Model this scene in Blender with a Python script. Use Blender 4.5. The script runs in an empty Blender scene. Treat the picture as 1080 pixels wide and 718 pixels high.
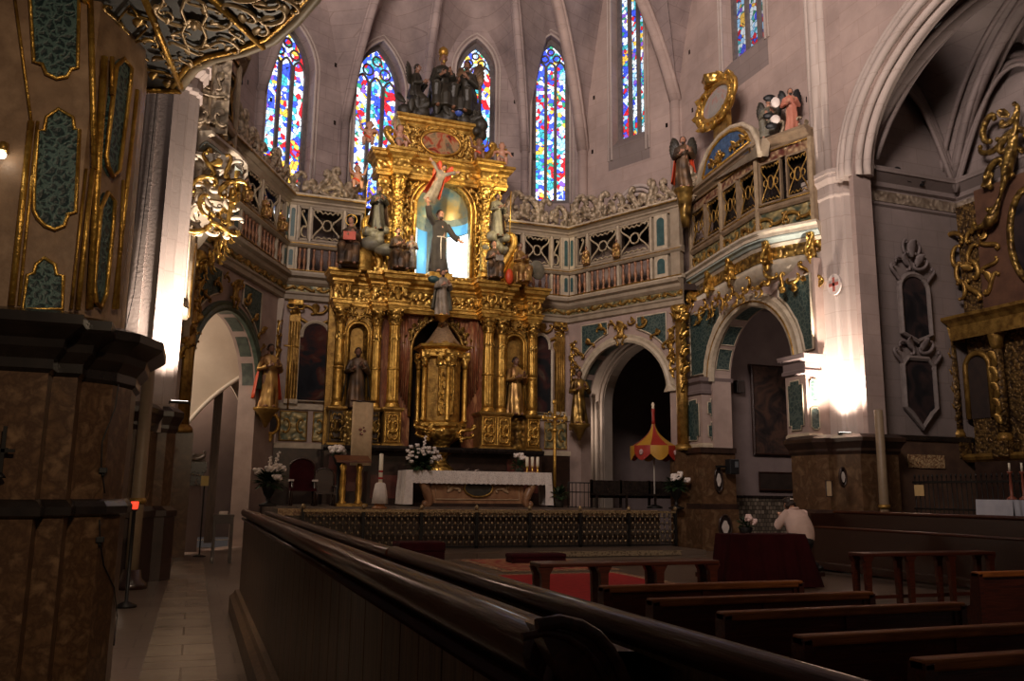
import bpy, math, random
from mathutils import Vector, Matrix, noise
from mathutils.geometry import tessellate_polygon

S = bpy.context.scene
COL = S.collection
PI = math.pi
sin, cos = math.sin, math.cos
rnd = random.Random(11)

# ------------------------------------------------------------------ camera (eye 1.6 m above the aisle floor)
EYE, FPX = 1.6, 900.0
YAW, PITCH, ROLL = math.radians(20), math.radians(10.14), math.radians(.7)
FW = Vector((sin(YAW) * cos(PITCH), cos(YAW) * cos(PITCH), sin(PITCH)))
R0 = Vector((cos(YAW), -sin(YAW), 0))
U0 = R0.cross(FW)
RT = R0 * cos(ROLL) + U0 * sin(ROLL)
UP = -R0 * sin(ROLL) + U0 * cos(ROLL)
cam = bpy.data.objects.new('camera', bpy.data.cameras.new('camera'))
COL.objects.link(cam)
cam.data.sensor_width = 36
cam.data.lens = FPX / 1080 * 36
cam.data.clip_end = 200
cam.matrix_world = Matrix(((RT.x, UP.x, -FW.x, 0), (RT.y, UP.y, -FW.y, 0), (RT.z, UP.z, -FW.z, EYE), (0, 0, 0, 1)))
S.camera = cam


def ray(x, y):
    return FW + RT * ((x - 540) / FPX) + UP * ((359 - y) / FPX)


def at(x, y, Y):
    """The place seen at photo pixel (x, y), at distance Y up the nave."""
    d = ray(x, y)
    d = d * (Y / d.y)
    return Vector((d.x, d.y, d.z + EYE))


def atX(x, y, X):
    d = ray(x, y)
    d = d * (X / d.x)
    return Vector((d.x, d.y, d.z + EYE))


def on_seg(x, y, p, q):
    d = ray(x, y)
    nx, ny = q[1] - p[1], -(q[0] - p[0])
    t = (nx * p[0] + ny * p[1]) / (nx * d.x + ny * d.y)
    return Vector((d.x * t, d.y * t, d.z * t + EYE))


# ------------------------------------------------------------------ mesh builder
class MB:
    def __init__(s):
        s.v, s.f, s.sm = [], [], []

    def add(s, vs, fs, T=None, smooth=False):
        b = len(s.v)
        s.v += [tuple(v) for v in vs] if T is None else [tuple(T @ Vector(v)) for v in vs]
        s.f += [tuple(i + b for i in f) for f in fs]
        s.sm += [smooth] * len(fs)
        return s

    def box(s, x0, x1, y0, y1, z0, z1, T=None):
        return s.add([(x, y, z) for z in (z0, z1) for y in (y0, y1) for x in (x0, x1)],
                     [(0, 2, 3, 1), (4, 5, 7, 6), (0, 1, 5, 4), (2, 6, 7, 3), (0, 4, 6, 2), (1, 3, 7, 5)], T)

    def frustum(s, x, y, z0, z1, a0, b0, a1, b1, T=None):
        return s.add([(x - a0, y - b0, z0), (x + a0, y - b0, z0), (x - a0, y + b0, z0), (x + a0, y + b0, z0),
                      (x - a1, y - b1, z1), (x + a1, y - b1, z1), (x - a1, y + b1, z1), (x + a1, y + b1, z1)],
                     [(0, 2, 3, 1), (4, 5, 7, 6), (0, 1, 5, 4), (2, 6, 7, 3), (0, 4, 6, 2), (1, 3, 7, 5)], T)

    def grid(s, rows, T=None, smooth=True, cu=False, cap=False):
        """rows: list of equal-length point lists; cu closes each row."""
        n, m = len(rows), len(rows[0])
        fs = []
        for i in range(n - 1):
            for j in range(m if cu else m - 1):
                k = (j + 1) % m
                fs.append((i * m + j, i * m + k, (i + 1) * m + k, (i + 1) * m + j))
        vs = [p for r in rows for p in r]
        s.add(vs, fs, T, smooth)
        if cap:
            b = len(s.v) - len(vs)
            s.f += [tuple(b + j for j in reversed(range(m))), tuple(b + (n - 1) * m + j for j in range(m))]
            s.sm += [False, False]
        return s

    def tube(s, pts, r, n=6, T=None, flat=1.0, closed=False, smooth=True):
        pts = [Vector(p) for p in pts]
        N = len(pts)
        rr = r if isinstance(r, (list, tuple)) else [r] * N
        up = None
        rows = []
        for i, p in enumerate(pts):
            if closed:
                t = pts[(i + 1) % N] - pts[i - 1]
            else:
                t = pts[min(i + 1, N - 1)] - pts[max(i - 1, 0)]
            if t.length < 1e-9:
                t = Vector((0, 0, 1))
            t.normalize()
            if up is None:
                up = t.orthogonal()
                if abs(t.y) < .9:
                    up = Vector((0, 1, 0))
            a = up - t * up.dot(t)
            if a.length < 1e-6:
                a = t.orthogonal()
            a.normalize()
            up = a
            b = t.cross(a)
            rows.append([p + (a * cos(k * 2 * PI / n) * flat + b * sin(k * 2 * PI / n)) * rr[i] for k in range(n)])
        if closed:
            rows.append(rows[0])
        return s.grid(rows, T, smooth, cu=True, cap=not closed)

    def lathe(s, prof, n=16, T=None, flute=(0, 0), twist=0, sx=1, sy=1, smooth=True, ph=0):
        rows = []
        for r, z in prof:
            row = []
            for k in range(n):
                a = k * 2 * PI / n + ph
                q = r * (1 + flute[1] * cos(flute[0] * (a + twist * z))) if flute[0] else r
                row.append((q * cos(a) * sx, q * sin(a) * sy, z))
            rows.append(row)
        return s.grid(rows, T, smooth, cu=True, cap=True)

    def ball(s, c, r, n=10, m=7, T=None):
        rx, ry, rz = r if isinstance(r, (tuple, list)) else (r, r, r)
        rows = []
        for i in range(m + 1):
            t = -PI / 2 + PI * max(.02, min(.98, i / m))
            rows.append([(c[0] + rx * cos(t) * cos(k * 2 * PI / n), c[1] + ry * cos(t) * sin(k * 2 * PI / n), c[2] + rz * sin(t)) for k in range(n)])
        return s.grid(rows, T, True, cu=True, cap=True)

    def sweep(s, path, prof, plan=True, closed=False, T=None, smooth=False, capends=True, z=0):
        """Profile (offset, third) carried along a 2-D polyline with mitred corners. plan: path in (x, y), third = z.
        not plan: path in the wall plane (u, z), third = depth n."""
        P = [Vector((a[0], a[1])) for a in path]
        N = len(P)
        rows = []
        for i in range(N):
            if closed:
                d0, d1 = (P[i] - P[i - 1]), (P[(i + 1) % N] - P[i])
            else:
                d0 = P[i] - P[i - 1] if i else P[1] - P[0]
                d1 = P[i + 1] - P[i] if i < N - 1 else d0
            d0, d1 = d0.normalized(), d1.normalized()
            n0, n1 = Vector((d0.y, -d0.x)), Vector((d1.y, -d1.x))
            m = n0 + n1
            if m.length < 1e-4:
                m = n0.copy()
            m.normalize()
            k = 1 / max(.35, m.dot(n0))
            rows.append([((P[i] + m * o * k).x, (P[i] + m * o * k).y, c + z) if plan else ((P[i] + m * o * k).x, c, (P[i] + m * o * k).y) for o, c in prof])
        if closed:
            rows.append(rows[0])
        s.grid(rows, T, smooth)
        if capends and not closed:
            m_ = len(prof)
            b = len(s.v) - len(rows) * m_
            s.f += [tuple(b + j for j in range(m_)), tuple(b + (len(rows) - 1) * m_ + j for j in reversed(range(m_)))]
            s.sm += [False, False]
        return s

    def plate(s, outer, holes=(), d0=0.0, d1=-.2, T=None):
        """Wall slab in local (u, n, z): 2-D outline with holes, front at n=d0, back at n=d1."""
        loops = [list(outer)] + [list(h) for h in holes]
        flat = [p for l in loops for p in l]
        tris = tessellate_polygon([[Vector((p[0], p[1], 0)) for p in l] for l in loops])
        n = len(flat)
        vs = [(p[0], d0, p[1]) for p in flat] + [(p[0], d1, p[1]) for p in flat]
        fs = [tuple(t) for t in tris] + [tuple(i + n for i in reversed(t)) for t in tris]
        b = 0
        for l in loops:
            for j in range(len(l)):
                k = (j + 1) % len(l)
                fs.append((b + j, b + k, n + b + k, n + b + j))
            b += len(l)
        return s.add(vs, fs, T)

    # ---- carved ornament -------------------------------------------------
    def scroll(s, c, size, ang=0, kind='C', r=.1, T=None, n=5, turns=1.0, flip=1, steps=26, flat=1.0):
        """A carved volute: C- or S-shaped, in the plane (u, z) of T; r = thickness as a share of size."""
        pts, th = [Vector((0, 0))], 0.0
        ks = []
        for i in range(steps):
            q = -1 + 2 * (i + .5) / steps
            k = (.35 + 3.2 * q ** 4) if kind == 'C' else (5.2 * q ** 3)
            th += k * turns * 2 * PI / steps
            pts.append(pts[-1] + Vector((cos(th), sin(th))) / steps)
            ks.append(abs(q))
        mid = pts[len(pts) // 2]
        xs = [p.x for p in pts]
        zs = [p.y for p in pts]
        w = max(max(xs) - min(xs), max(zs) - min(zs))
        cx, cz = (max(xs) + min(xs)) / 2, (max(zs) + min(zs)) / 2
        # turn so that the chord lies along +u
        ch = pts[-1] - pts[0]
        a0 = math.atan2(ch.y, ch.x)
        out = []
        for p in pts:
            x, y = (p.x - cx) / w, (p.y - cz) / w
            x, y = x * cos(-a0) - y * sin(-a0), x * sin(-a0) + y * cos(-a0)
            y *= flip
            x, y = x * cos(ang) - y * sin(ang), x * sin(ang) + y * cos(ang)
            out.append((c[0] + x * size, c[1], c[2] + y * size))
        N = len(out)
        rad = [size * r * (.45 + .55 * (1 - abs(-1 + 2 * i / (N - 1)) ** 3)) for i in range(N)]
        s.tube(out, rad, n, T, flat=flat)
        s.ball(out[0], size * r * .85, 6, 4, T)
        s.ball(out[-1], size * r * .85, 6, 4, T)
        return s

    def leaf(s, c, L, W, ang=0, curl=.35, T=None, lobes=3):
        """A lobed acanthus leaf rising from c along ang in (u, z), curling off the wall."""
        rows = []
        for i in range(9):
            t = i / 8
            w = W * (sin(PI * min(1, t * .92 + .08)) ** .7) * (.78 + .22 * abs(sin(lobes * PI * t)))
            h = curl * L * t * t
            along = L * (t - .25 * t ** 3)
            row = []
            for q in (-1, -.5, 0, .5, 1):
                x, y = along + (.12 * L * (abs(q)) if i else 0) * (1 - t), q * w * .5
                row.append((c[0] + x * cos(ang) - y * sin(ang), c[1] + .03 * L + h + .12 * W * (1 - q * q), c[2] + x * sin(ang) + y * cos(ang)))
            rows.append(row)
        back = [[(p[0], p[1] - .035 * L, p[2]) for p in reversed(r)] for r in rows]
        return s.grid([a + b for a, b in zip(rows, back)], T, True, cu=True, cap=True)

    def carve(s, u0, u1, z0, z1, T, seed=1, size=.2, r=.13, out=.03, n=5, sym=True, leaves=True):
        """Fills a field with carved volutes and leaves, mirrored about its middle."""
        R = random.Random(seed)
        W, Hh = u1 - u0, z1 - z0
        nx = max(1, round((W / 2 if sym else W) / size))
        nz = max(1, round(Hh / size))
        dx, dz = (W / 2 if sym else W) / nx, Hh / nz
        for i in range(nx):
            for j in range(nz):
                cu = u0 + (i + .5) * dx + R.uniform(-.15, .15) * dx
                cz = z0 + (j + .5) * dz + R.uniform(-.15, .15) * dz
                sz = min(dx, dz) * R.uniform(.95, 1.3)
                a = R.uniform(0, 2 * PI)
                kind = R.choice('CSC')
                fl = R.choice((1, -1))
                lf = leaves and R.random() < .55
                la = R.uniform(0, 2 * PI)
                for m in ((1, -1) if sym else (1,)):
                    uu = cu if m == 1 else u0 + u1 - cu
                    aa = a if m == 1 else PI - a
                    s.scroll((uu, out, cz), sz, aa, kind, r, T, n, flip=fl * m, steps=14)
                    if lf:
                        s.leaf((uu, out, cz), sz * .8, sz * .4, la if m == 1 else PI - la, .2, T)
        return s


# ------------------------------------------------------------------ scene objects
MW = {}


def setp(o, label=None, cat=None, group=None, kind=None):
    for k, v in (('label', label), ('category', cat), ('group', group), ('kind', kind)):
        if v:
            o[k] = v
    return o


def obj(name, mb, mat, parent=None, bevel=0, remesh=0, smooth=0, local=False, label=None, cat=None, group=None, kind=None, subd=0, loc=None):
    me = bpy.data.meshes.new(name)
    vs = mb.v
    inv = None
    if loc is not None and parent is None:
        inv = Matrix.Translation(-Vector(loc))
    if parent is not None and not local:
        inv = MW[parent.name].inverted()
    if inv is not None:
        vs = [tuple(inv @ Vector(v)) for v in vs]
    me.from_pydata(vs, [], mb.f)
    me.polygons.foreach_set('use_smooth', mb.sm)
    me.materials.append(mat)
    me.update()
    o = bpy.data.objects.new(name, me)
    COL.objects.link(o)
    if parent is not None:
        o.parent = parent
        MW[o.name] = MW[parent.name]
    else:
        MW[o.name] = Matrix.Translation(loc) if loc is not None else Matrix()
        if loc is not None:
            o.location = loc
    if remesh:
        m = o.modifiers.new('r', 'REMESH')
        m.mode = 'VOXEL'
        m.voxel_size = remesh
        m.use_smooth_shade = True
        if smooth:
            k = o.modifiers.new('s', 'SMOOTH')
            k.factor = .5
            k.iterations = smooth
    if bevel:
        m = o.modifiers.new('b', 'BEVEL')
        m.width = bevel
        m.segments = 2
        m.limit_method = 'ANGLE'
    if subd:
        m = o.modifiers.new('d', 'SUBSURF')
        m.levels = m.render_levels = subd
    return setp(o, label, cat, group, kind)


def thing(name, label, cat, loc, rz=0, group=None, scale=1.0):
    o = bpy.data.objects.new(name, None)
    COL.objects.link(o)
    o.location = loc
    o.rotation_euler = (0, 0, rz)
    o.scale = (scale,) * 3
    MW[o.name] = Matrix.Translation(Vector(loc)) @ Matrix.Rotation(rz, 4, 'Z') @ Matrix.Scale(scale, 4)
    return setp(o, label, cat, group)


def kids(o):
    return [c for c in bpy.data.objects if c.parent is o]


def dup(o, loc=None, rz=None, label=None, parent=None, mirror=False):
    c = o.copy()
    COL.objects.link(c)
    if parent is not None:
        c.parent = parent
    if loc is not None:
        c.location = loc
    if rz is not None:
        c.rotation_euler = (0, 0, rz)
    if label:
        c['label'] = label
    for ch in kids(o):
        dup(ch, parent=c)
    return c


def struct(name, mb, mat, parent=None, **k):
    return obj(name, mb, mat, parent, kind='structure', **k)


def frame(p, q, z=0, side=1):
    """Local (u, n, z): u runs from plan point p to q, n points to the right of travel (side=1) or left."""
    u = Vector((q[0] - p[0], q[1] - p[1], 0)).normalized()
    n = Vector((u.y, -u.x, 0)) * side
    return Matrix(((u.x, n.x, 0, p[0]), (u.y, n.y, 0, p[1]), (0, 0, 1, z), (0, 0, 0, 1)))


def arc(cx, cz, r, a0=0, a1=PI, n=20, ry=None):
    return [(cx + r * cos(a0 + (a1 - a0) * i / n), cz + (ry or r) * sin(a0 + (a1 - a0) * i / n)) for i in range(n + 1)]


def arch_hole(cx, z0, zs, r, n=20, ry=None):
    """Closed outline of a round-headed opening: right foot, over the head, left foot."""
    return [(cx + r, z0)] + arc(cx, zs, r, 0, PI, n, ry) + [(cx - r, z0)]


def lancet(cx, z0, zs, hw, h, n=8, z1=None):
    """Closed outline of a pointed opening: half width hw, springing zs, apex zs+h."""
    R = (hw * hw + h * h) / (2 * hw)
    a1 = math.asin(min(1, h / R))
    right = [(cx + hw - R + R * cos(a1 * i / n), zs + R * sin(a1 * i / n)) for i in range(n + 1)]
    left = [(2 * cx - p[0], p[1]) for p in reversed(right[:-1])]
    return [(cx + hw, z0)] + right + left + [(cx - hw, z0)]


# ------------------------------------------------------------------ materials
def nt(name):
    m = bpy.data.materials.new(name)
    m.use_nodes = True
    t = m.node_tree
    b = t.nodes['Principled BSDF']
    return m, t, b


def N(t, kind, **k):
    n = t.nodes.new(kind)
    for a, v in k.items():
        if a in n.inputs:
            n.inputs[a].default_value = v
        else:
            setattr(n, a, v)
    return n


def ramp(t, stops, interp='LINEAR'):
    n = t.nodes.new('ShaderNodeValToRGB')
    n.color_ramp.interpolation = interp
    e = n.color_ramp.elements
    while len(e) < len(stops):
        e.new(.5)
    for k, (p, c) in zip(e, stops):
        k.position = p
        k.color = (*c, 1) if len(c) == 3 else c
    return n


def mat(name, c1, c2=None, scale=4, rough=.6, metal=0, bump=0, bscale=30, detail=5, lo=.35, hi=.65, coat=0, stretch=(1, 1, 1), distort=0, c3=None, spec=.5, sheen=0):
    m, t, b = nt(name)
    b.inputs['Roughness'].default_value = rough
    b.inputs['Metallic'].default_value = metal
    b.inputs['Specular IOR Level'].default_value = spec
    b.inputs['Coat Weight'].default_value = coat
    b.inputs['Coat Roughness'].default_value = .09
    if sheen:
        b.inputs['Sheen Weight'].default_value = sheen
    b.inputs['Base Color'].default_value = (*c1, 1)
    L = t.links
    tc = N(t, 'ShaderNodeTexCoord')
    mp = N(t, 'ShaderNodeMapping')
    mp.inputs['Scale'].default_value = stretch
    L.new(tc.outputs['Object'], mp.inputs['Vector'])
    if c2:
        nz = N(t, 'ShaderNodeTexNoise', Scale=scale, Detail=detail, Distortion=distort, Roughness=.6)
        L.new(mp.outputs[0], nz.inputs['Vector'])
        st = [(lo, c1), (hi, c2)] if not c3 else [(lo, c1), ((lo + hi) / 2, c2), (hi, c3)]
        rp = ramp(t, st)
        L.new(nz.outputs['Fac'], rp.inputs[0])
        L.new(rp.outputs[0], b.inputs['Base Color'])
    if bump:
        n2 = N(t, 'ShaderNodeTexNoise', Scale=bscale, Detail=4)
        L.new(mp.outputs[0], n2.inputs['Vector'])
        bp = N(t, 'ShaderNodeBump', Strength=bump, Distance=.03)
        L.new(n2.outputs['Fac'], bp.inputs['Height'])
        L.new(bp.outputs[0], b.inputs['Normal'])
    return m


def mat_carved(name, c1, c2, scale=9, rough=.35, metal=.85, strength=.9, dist=.05):
    """Gilded or painted carving: swirling relief from a distorted cell pattern."""
    m, t, b = nt(name)
    b.inputs['Roughness'].default_value = rough
    b.inputs['Metallic'].default_value = metal
    L = t.links
    tc = N(t, 'ShaderNodeTexCoord')
    nz = N(t, 'ShaderNodeTexNoise', Scale=scale * .5, Detail=2)
    L.new(tc.outputs['Object'], nz.inputs['Vector'])
    mx = N(t, 'ShaderNodeMix', data_type='VECTOR')
    mx.inputs['Factor'].default_value = .12
    L.new(tc.outputs['Object'], mx.inputs[4])
    L.new(nz.outputs['Color'], mx.inputs[5])
    vo = N(t, 'ShaderNodeTexVoronoi', Scale=scale, feature='SMOOTH_F1')
    L.new(mx.outputs[1], vo.inputs['Vector'])
    rp = ramp(t, [(.15, c1), (.62, c2)])  # colour also darkens the relief's hollows, painting shade between the carving
    L.new(vo.outputs['Distance'], rp.inputs[0])
    L.new(rp.outputs[0], b.inputs['Base Color'])
    bp = N(t, 'ShaderNodeBump', Strength=strength, Distance=dist)
    bp.invert = True
    L.new(vo.outputs['Distance'], bp.inputs['Height'])
    L.new(bp.outputs[0], b.inputs['Normal'])
    return m


def mat_stone(name, c1, c2, joint, bw=1.0, bh=.5, rough=.85, vert=True, dark=.9, scale=1.0, mortar=.012, bump=.25, axis='XZ'):
    """Ashlar: soft blotches, faint joints, small dark pits."""
    m, t, b = nt(name)
    b.inputs['Roughness'].default_value = rough
    L = t.links
    tc = N(t, 'ShaderNodeTexCoord')
    geo = N(t, 'ShaderNodeSeparateXYZ')
    L.new(tc.outputs['Object'], geo.inputs[0])
    cb = N(t, 'ShaderNodeCombineXYZ')
    if axis == 'XZ':
        ad = N(t, 'ShaderNodeMath', operation='ADD')
        L.new(geo.outputs[0], ad.inputs[0])
        L.new(geo.outputs[1], ad.inputs[1])
        L.new(ad.outputs[0], cb.inputs[0])
        L.new(geo.outputs[2], cb.inputs[1])
    else:
        L.new(geo.outputs[0], cb.inputs[0])
        L.new(geo.outputs[1], cb.inputs[1])
    br = N(t, 'ShaderNodeTexBrick', Scale=1.0)
    br.inputs['Brick Width'].default_value = bw
    br.inputs['Row Height'].default_value = bh
    br.inputs['Mortar Size'].default_value = mortar
    br.inputs['Color1'].default_value = (1, 1, 1, 1)
    br.inputs['Color2'].default_value = (dark, dark, dark, 1)
    br.inputs['Mortar'].default_value = (*joint, 1)
    L.new(cb.outputs[0], br.inputs['Vector'])
    nz = N(t, 'ShaderNodeTexNoise', Scale=.7 * scale, Detail=8, Roughness=.65)
    L.new(tc.outputs['Object'], nz.inputs['Vector'])
    rp = ramp(t, [(.32, c1), (.68, c2)])
    L.new(nz.outputs['Fac'], rp.inputs[0])
    mu = N(t, 'ShaderNodeMix', data_type='RGBA', blend_type='MULTIPLY')
    mu.inputs[0].default_value = 1
    L.new(rp.outputs[0], mu.inputs[6])
    L.new(br.outputs['Color'], mu.inputs[7])
    L.new(mu.outputs[2], b.inputs['Base Color'])
    n2 = N(t, 'ShaderNodeTexNoise', Scale=18, Detail=5)
    L.new(tc.outputs['Object'], n2.inputs['Vector'])
    bp = N(t, 'ShaderNodeBump', Strength=bump, Distance=.02)
    L.new(n2.outputs['Fac'], bp.inputs['Height'])
    L.new(bp.outputs[0], b.inputs['Normal'])
    return m


def mat_lattice(name, ground, line, scale=7, width=.06):
    """Blue-green painted ground with a pale foliage net."""
    m, t, b = nt(name)
    b.inputs['Roughness'].default_value = .5
    L = t.links
    tc = N(t, 'ShaderNodeTexCoord')
    nz = N(t, 'ShaderNodeTexNoise', Scale=scale * .8, Detail=3)
    L.new(tc.outputs['Object'], nz.inputs['Vector'])
    mx = N(t, 'ShaderNodeMix', data_type='VECTOR')
    mx.inputs['Factor'].default_value = .1
    L.new(tc.outputs['Object'], mx.inputs[4])
    L.new(nz.outputs['Color'], mx.inputs[5])
    vo = N(t, 'ShaderNodeTexVoronoi', Scale=scale, feature='DISTANCE_TO_EDGE')
    L.new(mx.outputs[1], vo.inputs['Vector'])
    rp = ramp(t, [(width, line), (width * 2.2, ground)])
    L.new(vo.outputs['Distance'], rp.inputs[0])
    L.new(rp.outputs[0], b.inputs['Base Color'])
    bp = N(t, 'ShaderNodeBump', Strength=.7, Distance=.02)
    bp.invert = True
    L.new(vo.outputs['Distance'], bp.inputs['Height'])
    L.new(bp.outputs[0], b.inputs['Normal'])
    return m


def mat_glass(name, seed, strength=3.0, dim=0.0, scale=5.5):
    """Daylit stained glass: leaded cells of strong colours in horizontal figure bands."""
    m, t, b = nt(name)
    L = t.links
    tc = N(t, 'ShaderNodeTexCoord')
    mp = N(t, 'ShaderNodeMapping')
    mp.inputs['Location'].default_value = (seed * 3.7, seed * 1.3, seed * 2.1)
    L.new(tc.outputs['Object'], mp.inputs['Vector'])
    vo = N(t, 'ShaderNodeTexVoronoi', Scale=scale)
    L.new(mp.outputs[0], vo.inputs['Vector'])
    big = N(t, 'ShaderNodeTexVoronoi', Scale=scale * .28)
    L.new(mp.outputs[0], big.inputs['Vector'])
    sp = N(t, 'ShaderNodeSeparateColor')
    L.new(vo.outputs['Color'], sp.inputs[0])
    sb = N(t, 'ShaderNodeSeparateColor')
    L.new(big.outputs['Color'], sb.inputs[0])
    blue, red, white, yel, tea, pur = (.05, .10, .85), (.70, .02, .03), (.85, .93, 1.0), (1., .58, .08), (.06, .45, .52), (.24, .10, .60)
    sky, grn = (.38, .68, 1.), (.04, .30, .16)
    pal = ramp(t, [(0, blue), (.13, white), (.27, sky), (.36, pur), (.46, white), (.58, red), (.68, tea), (.78, yel), (.84, blue), (.94, grn)], 'CONSTANT')
    pal2 = ramp(t, [(0, red), (.13, blue), (.26, white), (.50, sky), (.60, tea), (.70, blue), (.80, yel), (.88, white)], 'CONSTANT')
    L.new(sp.outputs[0], pal.inputs[0])
    L.new(sb.outputs[1], pal2.inputs[0])
    mx = N(t, 'ShaderNodeMix', data_type='RGBA')
    gt = N(t, 'ShaderNodeMath', operation='GREATER_THAN')
    gt.inputs[1].default_value = .55
    L.new(sp.outputs[2], gt.inputs[0])
    L.new(gt.outputs[0], mx.inputs[0])
    L.new(pal.outputs[0], mx.inputs[6])
    L.new(pal2.outputs[0], mx.inputs[7])
    ed = N(t, 'ShaderNodeTexVoronoi', Scale=scale, feature='DISTANCE_TO_EDGE')
    L.new(mp.outputs[0], ed.inputs['Vector'])
    lead = ramp(t, [(.02, (.05, .05, .07)), (.06, (1, 1, 1))])
    L.new(ed.outputs['Distance'], lead.inputs[0])
    mu = N(t, 'ShaderNodeMix', data_type='RGBA', blend_type='MULTIPLY')
    mu.inputs[0].default_value = 1
    L.new(mx.outputs[2], mu.inputs[6])
    L.new(lead.outputs[0], mu.inputs[7])
    b.inputs['Base Color'].default_value = (.02, .02, .03, 1)
    b.inputs['Roughness'].default_value = .2
    L.new(mu.outputs[2], b.inputs['Emission Color'])
    b.inputs['Emission Strength'].default_value = strength
    return m


def mat_emit(name, c, strength):
    m, t, b = nt(name)
    b.inputs['Base Color'].default_value = (*c, 1)
    b.inputs['Emission Color'].default_value = (*c, 1)
    b.inputs['Emission Strength'].default_value = strength
    return m


def mat_wood(name, c1, c2, rough=.35, axis=0, coat=.3, scale=3, spec=.5):
    st = [14, 14, 14]
    st[axis] = 1
    return mat(name, c1, c2, scale=scale, rough=rough, stretch=tuple(st), bump=.15, bscale=8, coat=coat, distort=.6, spec=spec)


def mat_painting(name, cols, seed, scale=1.6):
    """Old canvas: dark ground with soft warm and cool figures."""
    m, t, b = nt(name)
    b.inputs['Roughness'].default_value = .7
    b.inputs['Specular IOR Level'].default_value = .15
    L = t.links
    tc = N(t, 'ShaderNodeTexCoord')
    mp = N(t, 'ShaderNodeMapping')
    mp.inputs['Location'].default_value = (seed, seed * .7, seed * 1.9)
    L.new(tc.outputs['Object'], mp.inputs['Vector'])
    nz = N(t, 'ShaderNodeTexNoise', Scale=scale, Detail=4, Distortion=1.2)
    L.new(mp.outputs[0], nz.inputs['Vector'])
    k = len(cols)
    rp = ramp(t, [(.3 + .45 * i / (k - 1), c) for i, c in enumerate(cols)])
    L.new(nz.outputs['Fac'], rp.inputs[0])
    L.new(rp.outputs[0], b.inputs['Base Color'])
    return m


GOLD = mat('gilding', (.80, .50, .12), (.40, .205, .035), scale=5, rough=.36, metal=.8, bump=.5, bscale=22)
GOLDD = mat('old gilding', (.50, .30, .075), (.20, .105, .025), scale=5, rough=.42, metal=.7, bump=.4, bscale=22)
GOLDC = mat_carved('carved gilding', (.86, .55, .14), (.22, .11, .02), scale=9)
GOLDCD = mat_carved('old and shaded carved gilding', (.46, .29, .075), (.085, .045, .012), scale=9, metal=.7)  # serves too where shade is put into the gilding's colour
GOLDF = mat_carved('fine carved gilding', (.82, .53, .14), (.21, .105, .02), scale=16)
POLY = mat('painted stone wood', (.37, .295, .21), (.27, .21, .145), scale=3, rough=.6, bump=.15, bscale=12)
POLYC = mat_carved('painted carving', (.55, .43, .30), (.16, .12, .07), scale=10, rough=.5, metal=.15)
POLYG = mat_carved('gilt and green carving', (.50, .38, .16), (.07, .09, .06), scale=8, rough=.45, metal=.35)
CREAMT = mat('cream moulding paint', (.56, .47, .345), (.42, .34, .24), scale=5, rough=.5, bump=.1)
TEAL = mat_lattice('blue green foliage panel', (.022, .048, .045), (.075, .105, .09), 9)
TEALP = mat('blue green paint', (.05, .11, .11), (.03, .07, .07), scale=6, rough=.4, bump=.2)
GREENM = mat('green marble paint', (.09, .12, .09), (.05, .07, .05), scale=6, rough=.4)
STONE = mat_stone('apse limestone', (.42, .325, .30), (.235, .18, .172), (.74, .72, .70), 1.1, .48)
STONEW = mat_stone('nave wall limestone', (.48, .36, .315), (.33, .245, .215), (.86, .84, .82), 1.3, .5)
STONEL = mat_stone('dressed limestone', (.52, .43, .385), (.43, .35, .31), (.86, .84, .82), 2.0, .62, dark=.95)
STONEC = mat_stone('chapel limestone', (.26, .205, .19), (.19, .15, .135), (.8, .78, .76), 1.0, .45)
PLASTER = mat('cream plaster', (.56, .47, .38), (.48, .39, .31), scale=1.2, rough=.9, bump=.05)
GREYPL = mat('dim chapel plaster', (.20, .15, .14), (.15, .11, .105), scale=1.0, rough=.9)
MARB = mat('brown breccia marble', (.145, .078, .04), (.08, .042, .021), scale=3.5, rough=.25, detail=12, distort=.6, c3=(.18, .108, .058), lo=.3, hi=.7, spec=.35)
MARBD = mat('dark veined marble', (.05, .026, .018), (.022, .012, .009), scale=3, rough=.3, detail=8, distort=1)
MARBR = mat('red streaked marble', (.36, .12, .05), (.16, .05, .025), scale=2, rough=.3, stretch=(5, 5, .8), distort=1.2, c3=(.45, .22, .10))
BLACKM = mat('black marble and dark backing', (.012, .009, .008), (.025, .018, .015), scale=4, rough=.25)
WOOD = mat_wood('dark walnut', (.040, .014, .007), (.018, .006, .004), .3, 0)
WOODX = WOOD
WOODP = mat_wood('aged plank wood', (.16, .088, .042), (.065, .036, .017), .5, 2, coat=.1, scale=2)
WOODR = mat_wood('polished rail wood', (.070, .018, .009), (.030, .009, .005), .45, 1, coat=.4, spec=.15)
WOODPEW = mat_wood('red brown pew wood', (.115, .026, .012), (.055, .013, .007), .35, 0)
WOODTOP = mat_wood('worn pew edge wood', (.46, .16, .04), (.20, .066, .02), .55, 0, coat=0, spec=.25)
REDC = mat('dark red velvet', (.045, .0035, .006), (.028, .002, .004), scale=3, rough=.9, spec=.2)
REDCAR = mat('red carpet', (.46, .012, .016), (.32, .008, .012), scale=8, rough=.95)
WHITEC = mat('white linen', (.74, .66, .60), (.62, .54, .49), scale=9, rough=.9, bump=.2, bscale=14)
IRON = mat('dark iron', (.012, .010, .009), rough=.5, metal=.4)
IRONG = mat('gilt spotted iron', (.52, .37, .19), (.16, .11, .06), scale=20, rough=.4, metal=.6)
IRONP = mat('grey iron lattice', (.13, .10, .075), (.05, .04, .03), scale=9, rough=.45, metal=.5)
POLYB = mat('brown gallery paint', (.27, .19, .115), (.17, .115, .07), scale=4, rough=.55, bump=.15, bscale=12)
TANM = mat('tan moulding paint', (.40, .30, .19), (.28, .20, .12), scale=5, rough=.5)
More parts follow.
